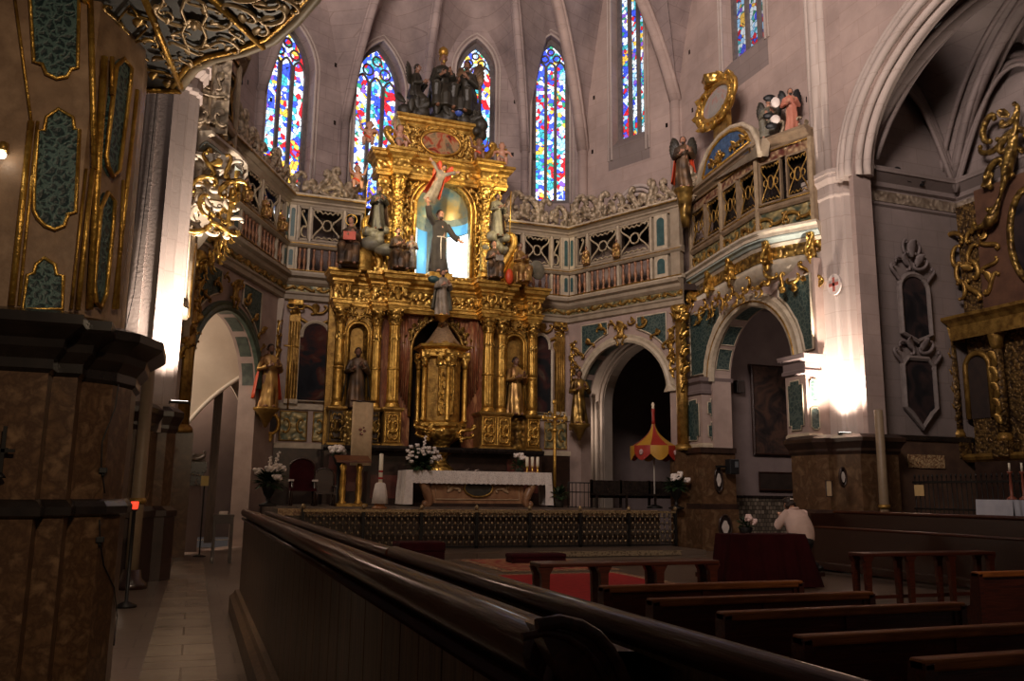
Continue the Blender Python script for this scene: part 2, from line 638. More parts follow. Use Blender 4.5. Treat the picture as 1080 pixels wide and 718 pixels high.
BLACK = mat('black paint', (.006, .006, .007), rough=.5)
GOLDX = mat_carved('shaded chapel gilding', (.26, .15, .045), (.045, .024, .011), scale=15, rough=.5, metal=.5)  # darker gilding, the chapel's dim light put into its colour
SKIN = mat('painted flesh', (.55, .29, .19), (.46, .22, .14), scale=6, rough=.45)
SKIND = mat('darkened painted flesh', (.24, .12, .07), (.17, .08, .05), scale=6, rough=.45)
HAIR = mat('dark brown hair', (.030, .016, .010), (.018, .010, .007), scale=20, rough=.55, bump=.5)
HABIT = mat('grey brown habit cloth', (.05, .040, .036), (.024, .019, .018), scale=5, rough=.75, bump=.3, bscale=9)
HABITG = mat_carved('brown estofado cloth', (.22, .125, .06), (.035, .022, .014), scale=7, rough=.5, metal=.25)
ROBEG = mat_carved('gilded robe', (.70, .44, .14), (.24, .12, .04), scale=8, rough=.4, metal=.6)
ROBEW = mat('silvered white cloth', (.36, .29, .22), (.15, .12, .09), scale=6, rough=.5, bump=.3)
CLOUD = mat('silvery cloud', (.22, .20, .145), (.09, .08, .055), scale=5, rough=.5, bump=.3)
REDP = mat('vermilion paint', (.72, .09, .02), (.55, .05, .015), scale=5, rough=.5)
BRONZE = mat('dark bronze green robe', (.036, .030, .019), (.016, .013, .009), scale=5, rough=.5, bump=.4)
LEAFM = mat('dark green leaves', (.020, .045, .014), (.010, .022, .008), scale=8, rough=.5)
PETAL = mat('white petals', (.80, .72, .66), (.70, .60, .54), scale=12, rough=.7)
PETALP = mat('pale pink petals', (.80, .60, .54), (.72, .50, .45), scale=12, rough=.7)
CANDLE = mat('candle wax', (.80, .72, .56), rough=.5)
# ------------------------------------------------------------------ floors
FLOOR = mat_stone('worn floor slabs', (.17, .125, .095), (.10, .072, .055), (.45, .42, .4), .95, .55, rough=.3, axis='XY', bump=.1, dark=.8)
FLOORL = mat_stone('pale aisle slabs', (.36, .28, .21), (.24, .185, .14), (.5, .45, .4), 1.6, .62, rough=.24, axis='XY', bump=.08, dark=.82, scale=2)
m = MB().box(-4.5, 24, -5, 26, -.3, 0)
struct('floor', m, FLOOR)
m = MB()
for y in range(0, 21):
    m.box(-.33, .30, y * 1.0 + .02, y * 1.0 + .99, .0, .006)
struct('floor_aisle', m, FLOORL)
m = MB().box(1.9, 12.9, 22.56, 30.5, 0, 1.15).box(2.6, 12.2, 23.6, 30, 1.15, 1.19)
struct('floor_sanctuary', m, FLOOR)
TILEB = mat_carved('patterned stone band', (.60, .42, .22), (.20, .10, .05), scale=22, rough=.4, metal=0, strength=.4)
m = MB().box(2.0, 12.8, 22.5, 22.56, .98, 1.15)
struct('trim_1', m, TILEB)

# ------------------------------------------------------------------ apse and clerestory walls with their windows
BOSS = Vector((7.2, 23.2, 24.0))
PV = [(-.75, 17.3), (-.65, 24.3), (1.05, 28.0), (4.1, 29.4), (7.2, 30.4), (11.2, 29.5), (13.3, 28.6), (15.1, 24.6), (15.1, 16.9)]
SPR = [16.0, 16.0, 14.8, 14.8, 14.8, 14.8, 14.8, 15.4, 16.0]
Z0 = 7.6
WIN = {  # bay: (left px, right px, row, top px row, sill px row, glass seed, strength)
    2: (282, 323, 160, 26, 225, 1, 2.0), 3: (377, 421, 160, 47, 225, 2, 2.0), 4: (484, 517, 150, 46, 215, 3, 2.0),
    5: (565, 596, 150, 20, 208, 4, 2.0), 6: (649, 676, 90, -70, 157, 5, 1.3), 7: (765, 803, 30, -150, 52, 6, .6)}
MULL = mat('weathered window stone', (.16, .13, .125), (.10, .085, .085), scale=6, rough=.8)
vaultm = MB()
nwin = 0
for b in range(8):
    p, q = PV[b], PV[b + 1]
    L = math.dist(p, q)
    T = frame(p, q)
    s0, s1 = SPR[b], SPR[b + 1]
    zap = max(s0, s1) + (5.2 if b in (1, 2, 3, 4, 5, 6) else 5.6)
    n = 16
    W = []
    for i in range(n + 1):
        u = i / n
        e = 1 - abs(2 * u - 1)
        zap_ = zap + (2.5 if b == 6 else 0)
        zb = s0 + (s1 - s0) * u
        W.append((u * L, zb + (zap_ - zb) * (math.sin(e * PI / 2) ** .85)))
    if b == 6:
        zap += 2.5
    outer = [(0, Z0), (L, Z0)] + list(reversed(W))
    if b in (0, 7):
        outer = [(0, Z0), (L, Z0), (L, 26), (0, 26)]
    holes = []
    if b in WIN:
        xl, xr, row, top, sill, seed, stg = WIN[b]
        Ti = T.inverted()
        lu, ru = (Ti @ on_seg(xl, row, p, q)).x, (Ti @ on_seg(xr, row, p, q)).x
        mid = (xl + xr) / 2
        zt, zs = on_seg(mid, top, p, q).z, on_seg(mid, sill, p, q).z
        zt = min(zt, zap - .55) if b < 7 else 23.0
        hw, cu = (ru - lu) / 2, (lu + ru) / 2
        h = hw * 1.9
        holes = [lancet(cu, zs - .25, zt - h, hw + .16, h + .22)]
        inner = lancet(cu, zs, zt - h, hw, h)
        nwin += 1
        w = struct('window_%d' % nwin, MB().plate(holes[0], [inner], -.35, -.6, T), MULL)
        struct('glass_pane', MB().plate(inner, (), -.47, -.5, T), mat_glass('stained glass %d' % seed, seed, stg, scale=6.6), w)
        for k in (-1, 1):
            struct('mullion', MB().box(cu + k * hw / 3 - .065, cu + k * hw / 3 + .065, -.5, -.36, zs, zt - h * .85, T), MULL, w)
        tr = MB()
        for k in (-1, 0, 1):
            c0 = cu + k * hw * 2 / 3
            tr.tube([(c0 + (x - c0), -.42, z) for x, z in lancet(c0, zt - h - .1, zt - h, hw / 3, hw * .6)[1:-1]], .045, 5, T)
        for k, zz in ((-1, .62), (1, .62)):
            tr.tube([(cu + k * hw * .42 + .25 * hw * cos(a), -.42, zt - h + h * .45 + .25 * hw * sin(a)) for a in [i * PI / 5 for i in range(10)]], .04, 5, T, closed=True)
        tr.tube([(cu + .22 * hw * cos(a), -.42, zt - h + h * .72 + .22 * hw * sin(a)) for a in [i * PI / 5 for i in range(10)]], .04, 5, T, closed=True)
        struct('tracery', tr, MULL, w)
        # moulded splay round the opening
        mo = MB()
        for d, rr in ((.20, .05), (.34, .035)):
            pts = lancet(cu, zs - .25, zt - h, hw + d, h + d * 1.3)
            mo.tube([(x, .02, z) for x, z in pts], rr, 6, T)
        struct('trim_mould', mo, STONEL, w)
    wall = struct('wall_apse' if 0 < b < 7 else ('wall_left' if b == 0 else 'wall_right'), MB().plate(outer, holes, 0, -.4, T), STONEW if b >= 6 else STONE)
    # putlog holes in the ashlar
    pit = MB()
    R = random.Random(b)
    for z in (10.2, 12.4, 14.6, 16.8):
        for u in (.12, .88) if b in WIN else (.2, .5, .8):
            uu = L * u + R.uniform(-.1, .1)
            pit.add([(uu - .05, .004, z - .08), (uu + .05, .004, z - .08), (uu + .05, .004, z + .08), (uu - .05, .004, z + .08)], [(0, 1, 2, 3)], T)
    struct('putlog_holes', pit, BLACKM, wall)
    # severy: from the wall arch up to the boss
    if 0 < b < 7:
        rows = []
        for u, z in W:
            a = T @ Vector((u, 0, z))
            c = Vector((a.x, a.y, 0)).lerp(Vector((BOSS.x, BOSS.y, 0)), .25)
            c.z = max(z + 2.4, 22.2)
            rows.append([a * (1 - t) ** 2 + c * 2 * t * (1 - t) + BOSS * t * t for t in [k / 12 for k in range(13)]])
        vaultm.grid(rows, None, True)
BOSS2 = Vector((7.2, 15.5, 24.5))

for pa, qa in ((PV[7], (15.1, 12.5)), ((-.65, 12.5), PV[1])):
    rows = []
    for k in range(17):
        t = k / 16
        a = Vector((pa[0] + (qa[0] - pa[0]) * t, pa[1] + (qa[1] - pa[1]) * t, 15.6 + 9.2 * (math.sin((1 - abs(2 * t - 1)) * PI / 2) ** .85)))
        c = Vector((a.x, a.y, 0)).lerp(Vector((BOSS2.x, BOSS2.y, 0)), .25)
        c.z = max(a.z + 1.5, 22.4)
        rows.append([a * (1 - s_) ** 2 + c * 2 * s_ * (1 - s_) + BOSS2 * s_ * s_ for s_ in [j / 12 for j in range(13)]])
    vaultm.grid(rows, None, True)
for i in (1, 7):
    a = Vector((*PV[i], SPR[i]))
    rows = []
    for k in range(9):
        e = BOSS.lerp(BOSS2, k / 8)
        c = Vector((a.x, a.y, 0)).lerp(Vector((e.x, e.y, 0)), .25)
        c.z = 22.2
        rows.append([a * (1 - s_) ** 2 + c * 2 * s_ * (1 - s_) + e * s_ * s_ for s_ in [j / 12 for j in range(13)]])
    vaultm.grid(rows, None, True)
struct('ceiling_vault', vaultm, STONE)
ribprof = .2
for i in range(1, 8):
    x, y = PV[i]
    a = Vector((x, y, SPR[i]))
    d = (Vector((BOSS.x, BOSS.y, 0)) - Vector((x, y, 0))).normalized()
    c = Vector((x, y, 0)).lerp(Vector((BOSS.x, BOSS.y, 0)), .25)
    c.z = 22.2
    pts = [a * (1 - t) ** 2 + c * 2 * t * (1 - t) + BOSS * t * t for t in [k / 16 for k in range(17)]]
    pts = [p_ + d * .12 + Vector((0, 0, -.1)) for p_ in pts]
    big = .2 if i in (6, 7) else .15
    m = MB()
    m.tube(pts, big, 8)
    side = Vector((-d.y, d.x, 0))
    for sg in (-1, 1):
        m.tube([p_ + side * sg * big * .85 - d * .06 for p_ in pts], big * .45, 6)
    # wall shaft below the springing
    m.tube([(x + d.x * .12, y + d.y * .12, Z0), (x + d.x * .12, y + d.y * .12, SPR[i] + .05)], big, 8)
    for sg in (-1, 1):
        o = side * sg * big * .85
        m.tube([(x + o.x, y + o.y, Z0), (x + o.x, y + o.y, SPR[i])], big * .45, 6)
    struct('trim_rib', m, STONE if i < 6 else STONEW)
m = MB()
for z, r in ((0, .28), (.12, .36), (.3, .36), (.38, .46)):
    pass
struct('trim_boss', MB().lathe([(.1, 23.2), (.5, 23.35), (.7, 23.7), (.7, 24.1), (.2, 24.3)], 12, Matrix.Translation((BOSS.x, BOSS.y, 0))), STONEL)

# round-headed niche high in the oblique wall, just above the gallery
p, q = PV[6], PV[7]
T = frame(p, q)
Ti = T.inverted()
u0 = (Ti @ on_seg(672, 225, p, q)).x
zc = on_seg(672, 216, p, q).z
hw = .62
m = MB()
for r in (.62, .8, .95):
    m.tube([(x, .05, z) for x, z in arch_hole(u0, zc - 1.5, zc - .25, r, 16)], .07, 6, T)
struct('trim_niche', m, STONEL)
m = MB().plate(arch_hole(u0, zc - 1.5, zc - .25, .56, 16), (), .03, .01, T)
struct('trim_niche_back', m, MARBD)

# string moulding stepping under the two nave windows
def sill(b, x0, y0, x1, y1):
    p, q = PV[b], PV[b + 1]
    a, c = on_seg(x0, y0, p, q), on_seg(x1, y1, p, q)
    z = min(a.z, c.z) - .1
    T = frame(p, q)
    Ti = T.inverted()
    ua, uc = (Ti @ a).x, (Ti @ c).x
    m = MB()
    m.add([(ua - .3, 0, z - .9), (uc + .3, 0, z - .9), (uc + .3, .02, z), (ua - .3, .02, z), (ua - .3, -.3, z + .35), (uc + .3, -.3, z + .35)],
          [(0, 1, 2, 3), (3, 2, 5, 4)], T)
    struct('trim_sill', m, STONEC)
sill(6, 648, 152, 678, 138)
sill(7, 765, 62, 803, 40)

# ------------------------------------------------------------------ crossing piers with fluted pilaster faces
def pier(sgn):
    X = lambda x: x if sgn > 0 else 14.4 - x
    m = MB()
    pl = [(14.92, 17.9), (14.92, 17.55), (14.86, 17.5), (14.86, 16.98), (14.92, 16.93), (14.92, 16.85), (15.05, 16.80), (15.05, 16.68), (15.22, 16.62), (15.22, 16.5), (15.3, 16.42), (15.3, 16.3), (15.42, 16.3), (15.42, 17.9)]
    if sgn < 0:
        pl = pl[:-2] + [(15.3, 16.34), (15.55, 16.34), (15.55, 16.3), (15.75, 16.3), (15.75, 16.4), (16.0, 16.4), (16.0, 16.3), (16.5, 16.3), (16.5, 17.9)]
    pts = [(X(x), y) for x, y in pl]
    if sgn < 0:
        pts = pts[::-1]
    for z0, z1 in ((2.6, 9.45),):
        m.grid([[(x, y, z0) for x, y in pts], [(x, y, z1) for x, y in pts]], None, False, cu=True, cap=True)
    o = struct('wall_pier_right' if sgn > 0 else 'wall_pier_left', m, STONEL)
    # capital
    c = MB()
    ring = lambda k, z: [(X(x + (-k if x < 15.25 else (k if x > (15.4 if sgn > 0 else 16.4) else 0))), y - (k if y < 17.6 else 0), z) for x, y in pl][::(1 if sgn > 0 else -1)]
    c.grid([ring(.0, 9.2), ring(.05, 9.25), ring(.05, 9.32), ring(.0, 9.36), ring(.02, 9.55), ring(.14, 9.68), ring(.14, 9.78), ring(.18, 9.8), ring(.18, 9.9)], None, False, cu=True, cap=True)
    struct('trim_capital', c, STONEL, o)
    # upper pier and slender shaft
    u = MB()
    u.box(*sorted((X(15.0), X(15.42))), 16.35, 17.8, 9.9, 22)
    struct('wall_upper_pier', u, STONEW, o)
    s_ = MB()
    for yy, rr in ((17.55, .12), (17.3, .2), (17.08, .12)):
        s_.tube([(X(14.98), yy, 9.9), (X(14.98), yy, 22)], rr, 10)
    s_.lathe([(.22, 15.55), (.3, 15.62), (.24, 15.75), (.36, 16.1), (.42, 16.2), (.42, 16.32)], 12, Matrix.Translation((X(14.98), 17.3, 0)))
    struct('trim_shaft', s_, STONEL, o)
    return o
pier(1)
pier(-1)

# big marble plinths of the piers: they project into the nave
def plinth(sgn):
    X = lambda x: x if sgn > 0 else 14.4 - x
    fl = (lambda pts: pts) if sgn > 0 else (lambda pts: pts[::-1])
    if sgn < 0:
        X = lambda x: 14.4 - x - (.75 if x < 15 else 0)
    plan = fl([(X(x), y) for x, y in [(15.2, 18.0), (14.1, 18.0), (14.05, 17.0), (14.2, 16.75), (14.35, 16.75), (14.5, 16.02), (15.62, 16.02), (15.62, 18.0)]])
    c = (X(15.0) if sgn > 0 else -1.2, 17.2)
    grow = lambda k, z: [(c[0] + (x - c[0]) * k, c[1] + (y - c[1]) * k, z) for x, y in plan]
    m = MB().grid([grow(1, 1.25), grow(1, 2.75)], None, False, cu=True, cap=True)
    o = struct('wall_plinth_right' if sgn > 0 else 'wall_plinth_left', m, MARB)
    m = MB().grid([grow(1.12, 0), grow(1.12, 1.1), grow(1.16, 1.12), grow(1.16, 1.22), grow(1.02, 1.3)], None, False, cu=True, cap=True)
    struct('baseboard_plinth', m, MARBD, o)
    m = MB().grid([grow(1.0, 2.6), grow(1.05, 2.68), grow(1.05, 2.74), grow(1.12, 2.86), grow(1.15, 2.9), grow(1.15, 2.99), grow(1.0, 3.08)], None, False, cu=True, cap=True)
    struct('trim_plinth_cornice', m, MARBD, o)
    return o
plinth(1)
plinth(-1)

# ------------------------------------------------------------------ right nave wall with the side chapel arch
T = frame((14.9, 16.3), (14.9, 2.0))
ax, rx, zsp, ry = 4.9, 4.75, 9.55, 3.55
hole = [(ax + rx, 0)] + arc(ax, zsp, rx, 0, PI, 36, ry) + [(ax - rx, 0)]
m = MB().plate([(0, 0), (14.3, 0), (14.3, 20), (0, 20)], [[(x, max(z, .001)) for x, z in hole]], 0, -.55, T)
wn = struct('wall_nave_right', m, STONEW)
for (dr, nn, rr) in ((.10, .06, .10), (.32, .05, .085), (.48, .03, .06)):
    mm = MB().tube([(x, nn, z) for x, z in arc(ax, zsp, rx + dr, .0, PI, 44, ry + dr)], rr, 8, T)
    struct('trim_arch_moulding', mm, STONEL, wn)
for (dr, nn, rr) in ((-.04, -.15, .09), (-.10, -.36, .11), (-.04, -.52, .08)):
    mm = MB().tube([(x, nn, z) for x, z in arc(ax, zsp, rx + dr, .0, PI, 44, ry + dr)], rr, 8, T)
    struct('trim_arch_soffit', mm, STONEL, wn)

# chapel interior: side wall, back walls, vault
CX0, CX1, CY = 15.3, 18.7, 16.55
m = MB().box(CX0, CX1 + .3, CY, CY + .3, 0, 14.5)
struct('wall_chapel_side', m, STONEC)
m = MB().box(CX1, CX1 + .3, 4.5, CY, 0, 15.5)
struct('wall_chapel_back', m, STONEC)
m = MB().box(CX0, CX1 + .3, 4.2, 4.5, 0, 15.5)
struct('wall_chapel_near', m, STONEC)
# cornice round the chapel
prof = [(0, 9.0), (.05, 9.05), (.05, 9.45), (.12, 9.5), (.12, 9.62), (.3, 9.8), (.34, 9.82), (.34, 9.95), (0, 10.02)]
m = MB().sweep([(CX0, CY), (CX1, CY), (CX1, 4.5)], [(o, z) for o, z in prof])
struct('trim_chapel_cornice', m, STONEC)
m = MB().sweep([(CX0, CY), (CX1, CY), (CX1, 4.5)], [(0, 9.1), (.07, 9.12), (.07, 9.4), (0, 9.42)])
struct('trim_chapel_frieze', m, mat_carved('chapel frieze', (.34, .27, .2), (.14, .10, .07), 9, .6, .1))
# chapel vault: ribs rising from the corners to an oval boss
CB = Vector((17.0, 11.4, 13.4))
corner = Vector((CX1 - .1, CY - .1, 9.95))
corners = [Vector((CX1 - .1, CY - .1, 9.95)), Vector((15.5, CY - .1, 9.95)), Vector((CX1 - .1, 12.6, 9.95)), Vector((CX1 - .1, 9.4, 9.95)), Vector((CX1 - .1, 4.7, 9.95)), Vector((15.5, 4.7, 9.95))]
def qb(a, c, e, n=14):
    return [a * (1 - t) ** 2 + c * 2 * t * (1 - t) + e * t * t for t in [k / n for k in range(n + 1)]]
def crib(a, e, k=.82):
    c = a.lerp(e, .25)
    c.z = a.z + (e.z - a.z) * .95
    return qb(a, c, e)
for a in corners:
    m = MB()
    pts = crib(a, CB)
    m.tube(pts, .16, 8)
    for o in (.2, -.2):
        m.tube([p_ + Vector((o * .7, o * .7, .08)) for p_ in pts], .09, 6)
        m.tube([p_ + Vector((o * 1.2, -o * 1.2, .14)) for p_ in pts], .07, 6)
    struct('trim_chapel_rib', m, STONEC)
for i, j in ((0, 2), (2, 3), (0, 1)):
    a, e = corners[i], corners[j]
    md = (a + e) / 2
    md.z = 12.6
    m = MB()
    for off, rr in ((0, .14), (.2, .09), (.34, .06)):
        up_ = [a.lerp(md, t) + Vector((0, 0, (md.z - a.z) * (sin(t * PI / 2) - t))) for t in [k / 10 for k in range(11)]]
        dn_ = [e.lerp(md, t) + Vector((0, 0, (md.z - e.z) * (sin(t * PI / 2) - t))) for t in [k / 10 for k in range(11)]]
        m.tube([p_ + Vector((-off * .5, -off * .5, -off)) for p_ in up_ + dn_[::-1][1:]], rr, 6)
    struct('trim_chapel_wall_rib', m, STONEC)
web = MB()
for i, j in ((0, 2), (2, 3), (3, 4), (0, 1), (4, 5)):
    a, e = corners[i], corners[j]
    rows = []
    for k in range(13):
        t = k / 12
        w = a.lerp(e, t)
        w.z = 9.95 + 2.9 * (sin((1 - abs(2 * t - 1)) * PI / 2))
        c = w.lerp(CB, .3)
        c.z = max(w.z + .5, 13.2)
        out_ = Vector((w.x - CB.x, w.y - CB.y, 0)).normalized() * .08
        rows.append([p_ + out_ + Vector((0, 0, .08)) for p_ in qb(w, c, CB, 10)])
    web.grid(rows)
struct('ceiling_chapel', web, STONEC)
m = MB()
for r, z, rr in ((.62, 13.2, .09), (.46, 13.1, .07)):
    m.tube([(CB.x + r * cos(a), CB.y + r * 1.0 * sin(a), z) for a in [k * PI / 12 for k in range(24)]], rr, 6, closed=True)
m.lathe([(.05, 13.05), (.3, 13.05), (.5, 13.25), (.5, 13.5)], 16, Matrix.Translation((CB.x, CB.y, 0)))
struct('trim_chapel_boss', m, STONEC)

# ------------------------------------------------------------------ screens below the galleries: arches, friezes, entablature
C1R, C2R = (14.2, 23.4), (12.2, 27.6)
C1L, C2L = (-.4, 22.6), (2.2, 27.6)
PLW = mat('screen wall paint', (.42, .31, .265), (.33, .24, .205), scale=2, rough=.55, bump=.12, bscale=10)
ARCHG = mat('green arch reveal', (.10, .115, .09), (.05, .06, .05), scale=5, rough=.45)

def ornament(name, mb, m_, par):
    return obj(name, mb, m_, par)

def arch_screen(p, q, flip, name):
    """Oblique wall with a tall round arch; u runs left to right as seen from the nave."""
    T = frame(p, q)
    L = math.dist(p, q)
    cu = 2.42
    r, zs = 1.85, 4.85
    ry = r
    if flip:
        Tv = T.inverted()
        ua, ub = (Tv @ on_seg(197, 400, p, q)).x, (Tv @ on_seg(271, 400, p, q)).x
        cu, r, zs, ry = (ua + ub) / 2, (ub - ua) / 2, 4.55, 1.95
    hole = arch_hole(cu, .005, zs, r, 24, ry)
    m = MB().plate([(0, 0), (L, 0), (L, 7.75), (0, 7.75)], [hole], 0, -.55, T)
    o = struct(name, m, PLW)
    # archivolt and its green soffit panels
    m = MB().sweep([(x, z) for x, z in arch_hole(cu, zs, zs, r, 28, ry)], [(-.06, -.02), (-.06, .10), (.02, .14), (.10, .10), (.18, .12), (.22, .05), (.22, -.02)][::-1], plan=False, T=T)
    struct('trim_archivolt', m, CREAMT if not flip else GREENM, o)
    m = MB()
    for k in range(7):
        a0, a1 = PI * (k + .12) / 7, PI * (k + .88) / 7
        rows = [[(cu + (r - .012) * cos(a0 + (a1 - a0) * i / 6), n_, zs + (ry - .012) * sin(a0 + (a1 - a0) * i / 6)) for n_ in (-.1, -.45)] for i in range(7)]
        m.grid(rows, T)
    struct('soffit_panel', m, ARCHG, o)
    # spandrel panels, green, with gilt rims
    for sg in (-1, 1):
        m = MB()
        pts = []
        for i in range(9):
            a = PI / 2 - sg * (.28 + .62 * i / 8)
            pts.append((cu + (r + .42) * cos(a), zs + (ry + .42) * sin(a)))
        top = 7.45
        ue = pts[-1][0]
        poly = pts + [(ue, top), (pts[0][0], top)]
        m.plate(poly, (), .03, -.01, T)
        struct('spandrel_panel', m, TEAL, o)
        m = MB().tube([(x, .04, z) for x, z in poly], .03, 5, T, closed=True)
        struct('spandrel_rim', m, CREAMT, o)
    # keystone cartouche and side drops
    m = MB()
    for sg in (-1, 1):
        m.scroll((cu + sg * .16, .14, 7.0), .42, PI / 2, 'C', .13, T, flip=-sg)
        m.scroll((cu + sg * .13, .16, 6.72), .3, PI / 2, 'S', .13, T, flip=sg)
    m.leaf((cu, .1, 7.0), .5, .34, PI / 2, .3, T)
    m.ball((cu, .16, 6.9), (.09, .07, .14), 8, 6, T)
    struct('keystone', m, GOLDD, o)
    m = MB()
    for uu in ((.25, L - .25)):
        for z in (5.3, 5.75, 6.2, 6.65):
            m.scroll((uu - .06, .06, z), .36, PI / 2 + .3, 'S', .12, T, flip=1)
            m.scroll((uu + .08, .07, z + .15), .3, PI / 2 - .4, 'C', .13, T, flip=-1)
            m.leaf((uu, .06, z), .32, .22, PI / 2 + .5 * cos(z * 5), .25, T)
    struct('gilt_drop', m, GOLDC, o)
    m = MB()
    for sg in (-1, 1):
        for a, rr, s_ in ((.35, .62, .42), (.62, .5, .36), (.85, .62, .46), (1.02, .42, .3), (.15, .95, .3)):
            x, z = cu + sg * (r + rr) * sin(a), min(7.3, zs + (ry + rr) * cos(a))
            m.scroll((x, .08, z), s_, a * sg, 'SC'[int(a * 10) % 2], .12, T, flip=sg)
            m.leaf((x, .06, z), s_ * .8, s_ * .45, PI / 2 - sg * a, .25, T)
    struct('spandrel_carving', m, GOLDD, o)
    return o, T, L

oR, TR, LR = arch_screen(C2R, C1R, False, 'wall_screen_right')
oL, TL, LL = arch_screen(C1L, C2L, True, 'wall_screen_left')

# straight screen walls flanking the high altar, with fluted pilasters and painted panels
def flat_screen(x0, x1, name):
    T = frame((x0, 27.6), (x1, 27.6))
    L = x1 - x0
    m = MB().box(0, L, -.5, 0, 3.0, 7.75, T)
    o = struct(name, m, PLW)
    m = MB().box(-.05, L + .05, -.5, .06, 1.1, 2.95, T)
    struct('wall_dado', m, MARBD, o)
    m = MB().box(-.05, L + .05, 0, .1, 2.9, 3.06, T)
    m.box(-.05, L + .05, 0, .08, 4.12, 4.3, T)
    struct('trim_dado_rail', m, CREAMT, o)
    m = MB()
    w = L / 2
    for k in range(2):
        m.box(k * w + .1, (k + 1) * w - .1, 0, .04, 3.14, 4.05, T)
    struct('dado_panel', m, POLYG, o)
    m = MB()
    for k in range(2):
        a, b_ = k * w + .1, (k + 1) * w - .1
        m.tube([(a, .05, 3.14), (b_, .05, 3.14), (b_, .05, 4.05), (a, .05, 4.05)], .03, 4, T, closed=True)
        m.scroll(((a + b_) / 2 - .2, .06, 3.6), .42, PI / 2, 'C', .1, T)
        m.scroll(((a + b_) / 2 + .2, .06, 3.6), .42, PI / 2, 'C', .1, T, flip=-1)
    struct('dado_carving', m, GOLDD, o)
    return o, T, L
flat_screen(2.25, 4.3, 'wall_screen_flat_left')
flat_screen(10.15, 12.2, 'wall_screen_flat_right')

# gilt fluted pilasters (one each side) on the flat screens
def pilaster(xc, y, label_mat, par, w=.34):
    T = Matrix.Translation((xc, y, 0))
    m = MB().box(-w / 2, w / 2, -.12, .02, 4.3, 7.1, T)
    for k in range(4):
        x = -w / 2 + w * (k + .5) / 4
        m.tube([(x, -.13, 4.45), (x, -.13, 6.9)], w / 11, 6, T)
    o = struct('trim_pilaster', m, GOLDD)
    m = MB().box(-w * .7, w * .7, -.18, .02, 7.45, 7.6, T)
    for sg in (-1, 1):
        m.scroll((sg * w * .42, -.16, 7.36), .24, 0, 'C', .16, T, flip=1)
        m.leaf((sg * .08, -.10, 7.02), .34, .2, PI / 2, -.25, T)
    m.leaf((0, -.12, 7.02), .38, .22, PI / 2, -.3, T)
    struct('pilaster_capital', m, GOLDC, o)
    m = MB().box(-w * .62, w * .62, -.17, .02, 4.28, 4.42, T)
    struct('pilaster_base', m, CREAMT, o)
for x0, x1, xc in ((2.8, 3.7, 3.25), (10.75, 11.6, 11.17)):
    Tl = Matrix(((1, 0, 0, 0), (0, -1, 0, 27.6), (0, 0, 1, 0), (0, 0, 0, 1)))
    m = MB()
    for sg in (-1, 1):
        m.scroll((xc + sg * .38, .05, 7.0), .45, PI / 2 - sg * .6, 'S', .12, Tl, flip=sg)
        m.scroll((xc + sg * .2, .05, 7.35), .4, sg * .5, 'C', .13, Tl, flip=sg)
        m.leaf((xc + sg * .5, .04, 6.6), .4, .22, PI / 2, .25, Tl)
        m.scroll((xc + sg * .3, .05, 4.45), .4, sg * .4, 'S', .12, Tl, flip=sg)
    m.leaf((xc, .05, 7.2), .45, .3, PI / 2, .3, Tl)
    struct('trim_picture_carving', m, GOLDD)
pilaster(2.62, 27.55, None, None)
pilaster(11.82, 27.55, None, None)

# entablature under the balconies, all round the apse
ENT = [(0, 7.6), (.08, 7.64), (.08, 7.78), (.13, 7.82), (.13, 7.88), (.06, 7.9), (.06, 8.08), (.12, 8.12), (.2, 8.2), (.22, 8.3), (.34, 8.36), (.34, 8.46), (0, 8.5)]
FRZ = [(.07, 7.86), (.10, 7.87), (.10, 8.09), (.07, 8.1)]
entL = [(-.45, 22.4), (2.2, 27.55), (4.6, 27.55)]
entR = [(9.85, 27.55), (12.2, 27.55), (14.3, 23.2)]
for nm, path in (('trim_entablature_left', entL), ('trim_entablature_right', entR)):
    o = struct(nm, MB().sweep(path, ENT), POLY)
    struct('frieze', MB().sweep(path, FRZ), POLYG, o)
    m = MB()
    for i in range(len(path) - 1):
        T = frame(path[i], path[i + 1])
        L = math.dist(path[i], path[i + 1])
        k = max(2, int(L / .55))
        for j in range(k):
            uu = (j + .5) * L / k
            m.scroll((uu - .12, .13, 7.98), .34, 0, 'S', .13, T, flip=1 if j % 2 else -1)
            m.leaf((uu + .12, .1, 7.98), .3, .18, .3, .2, T)
            m.ball((uu + .26, .12, 7.98), (.05, .04, .07), 7, 5, T)
    struct('frieze_scroll', m, GOLDD, o)
# decks and roofs of the balconies (the space behind the grilles stays dark by itself)
m = MB()
for z0, z1 in ((8.1, 8.3), (10.95, 11.02)):
    m.plate([(-.7, 22.9), (.1, 23.2), (2.2, 27.6), (4.9, 27.6), (4.9, 29.6), (4.1, 29.9), (1.7, 28.9), (-.9, 24.5)], (), 0, 1, Matrix(((1, 0, 0, 0), (0, 0, 1, 0), (0, z1 - z0, 0, z0), (0, 0, 0, 1))))
    m.plate([(15.1, 22.9), (14.3, 23.2), (12.2, 27.6), (9.6, 27.6), (9.6, 30), (11.2, 29.9), (13.5, 29), (15.3, 24.5)], (), 0, 1, Matrix(((1, 0, 0, 0), (0, 0, 1, 0), (0, z1 - z0, 0, z0), (0, 0, 0, 1))))
struct('floor_gallery', m, MARBD)
# ------------------------------------------------------------------ side galleries over the choir (right one, and its mirror on the left)
MIR = Matrix(((-1, 0, 0, 14.4), (0, 1, 0, 0), (0, 0, 1, 0), (0, 0, 0, 1)))
IDM = Matrix()
DARKP = mat('dark panel ground', (.015, .012, .012), rough=.8)
GRILLE = mat('pale grille paint', (.46, .37, .24), (.32, .25, .15), scale=8, rough=.5)


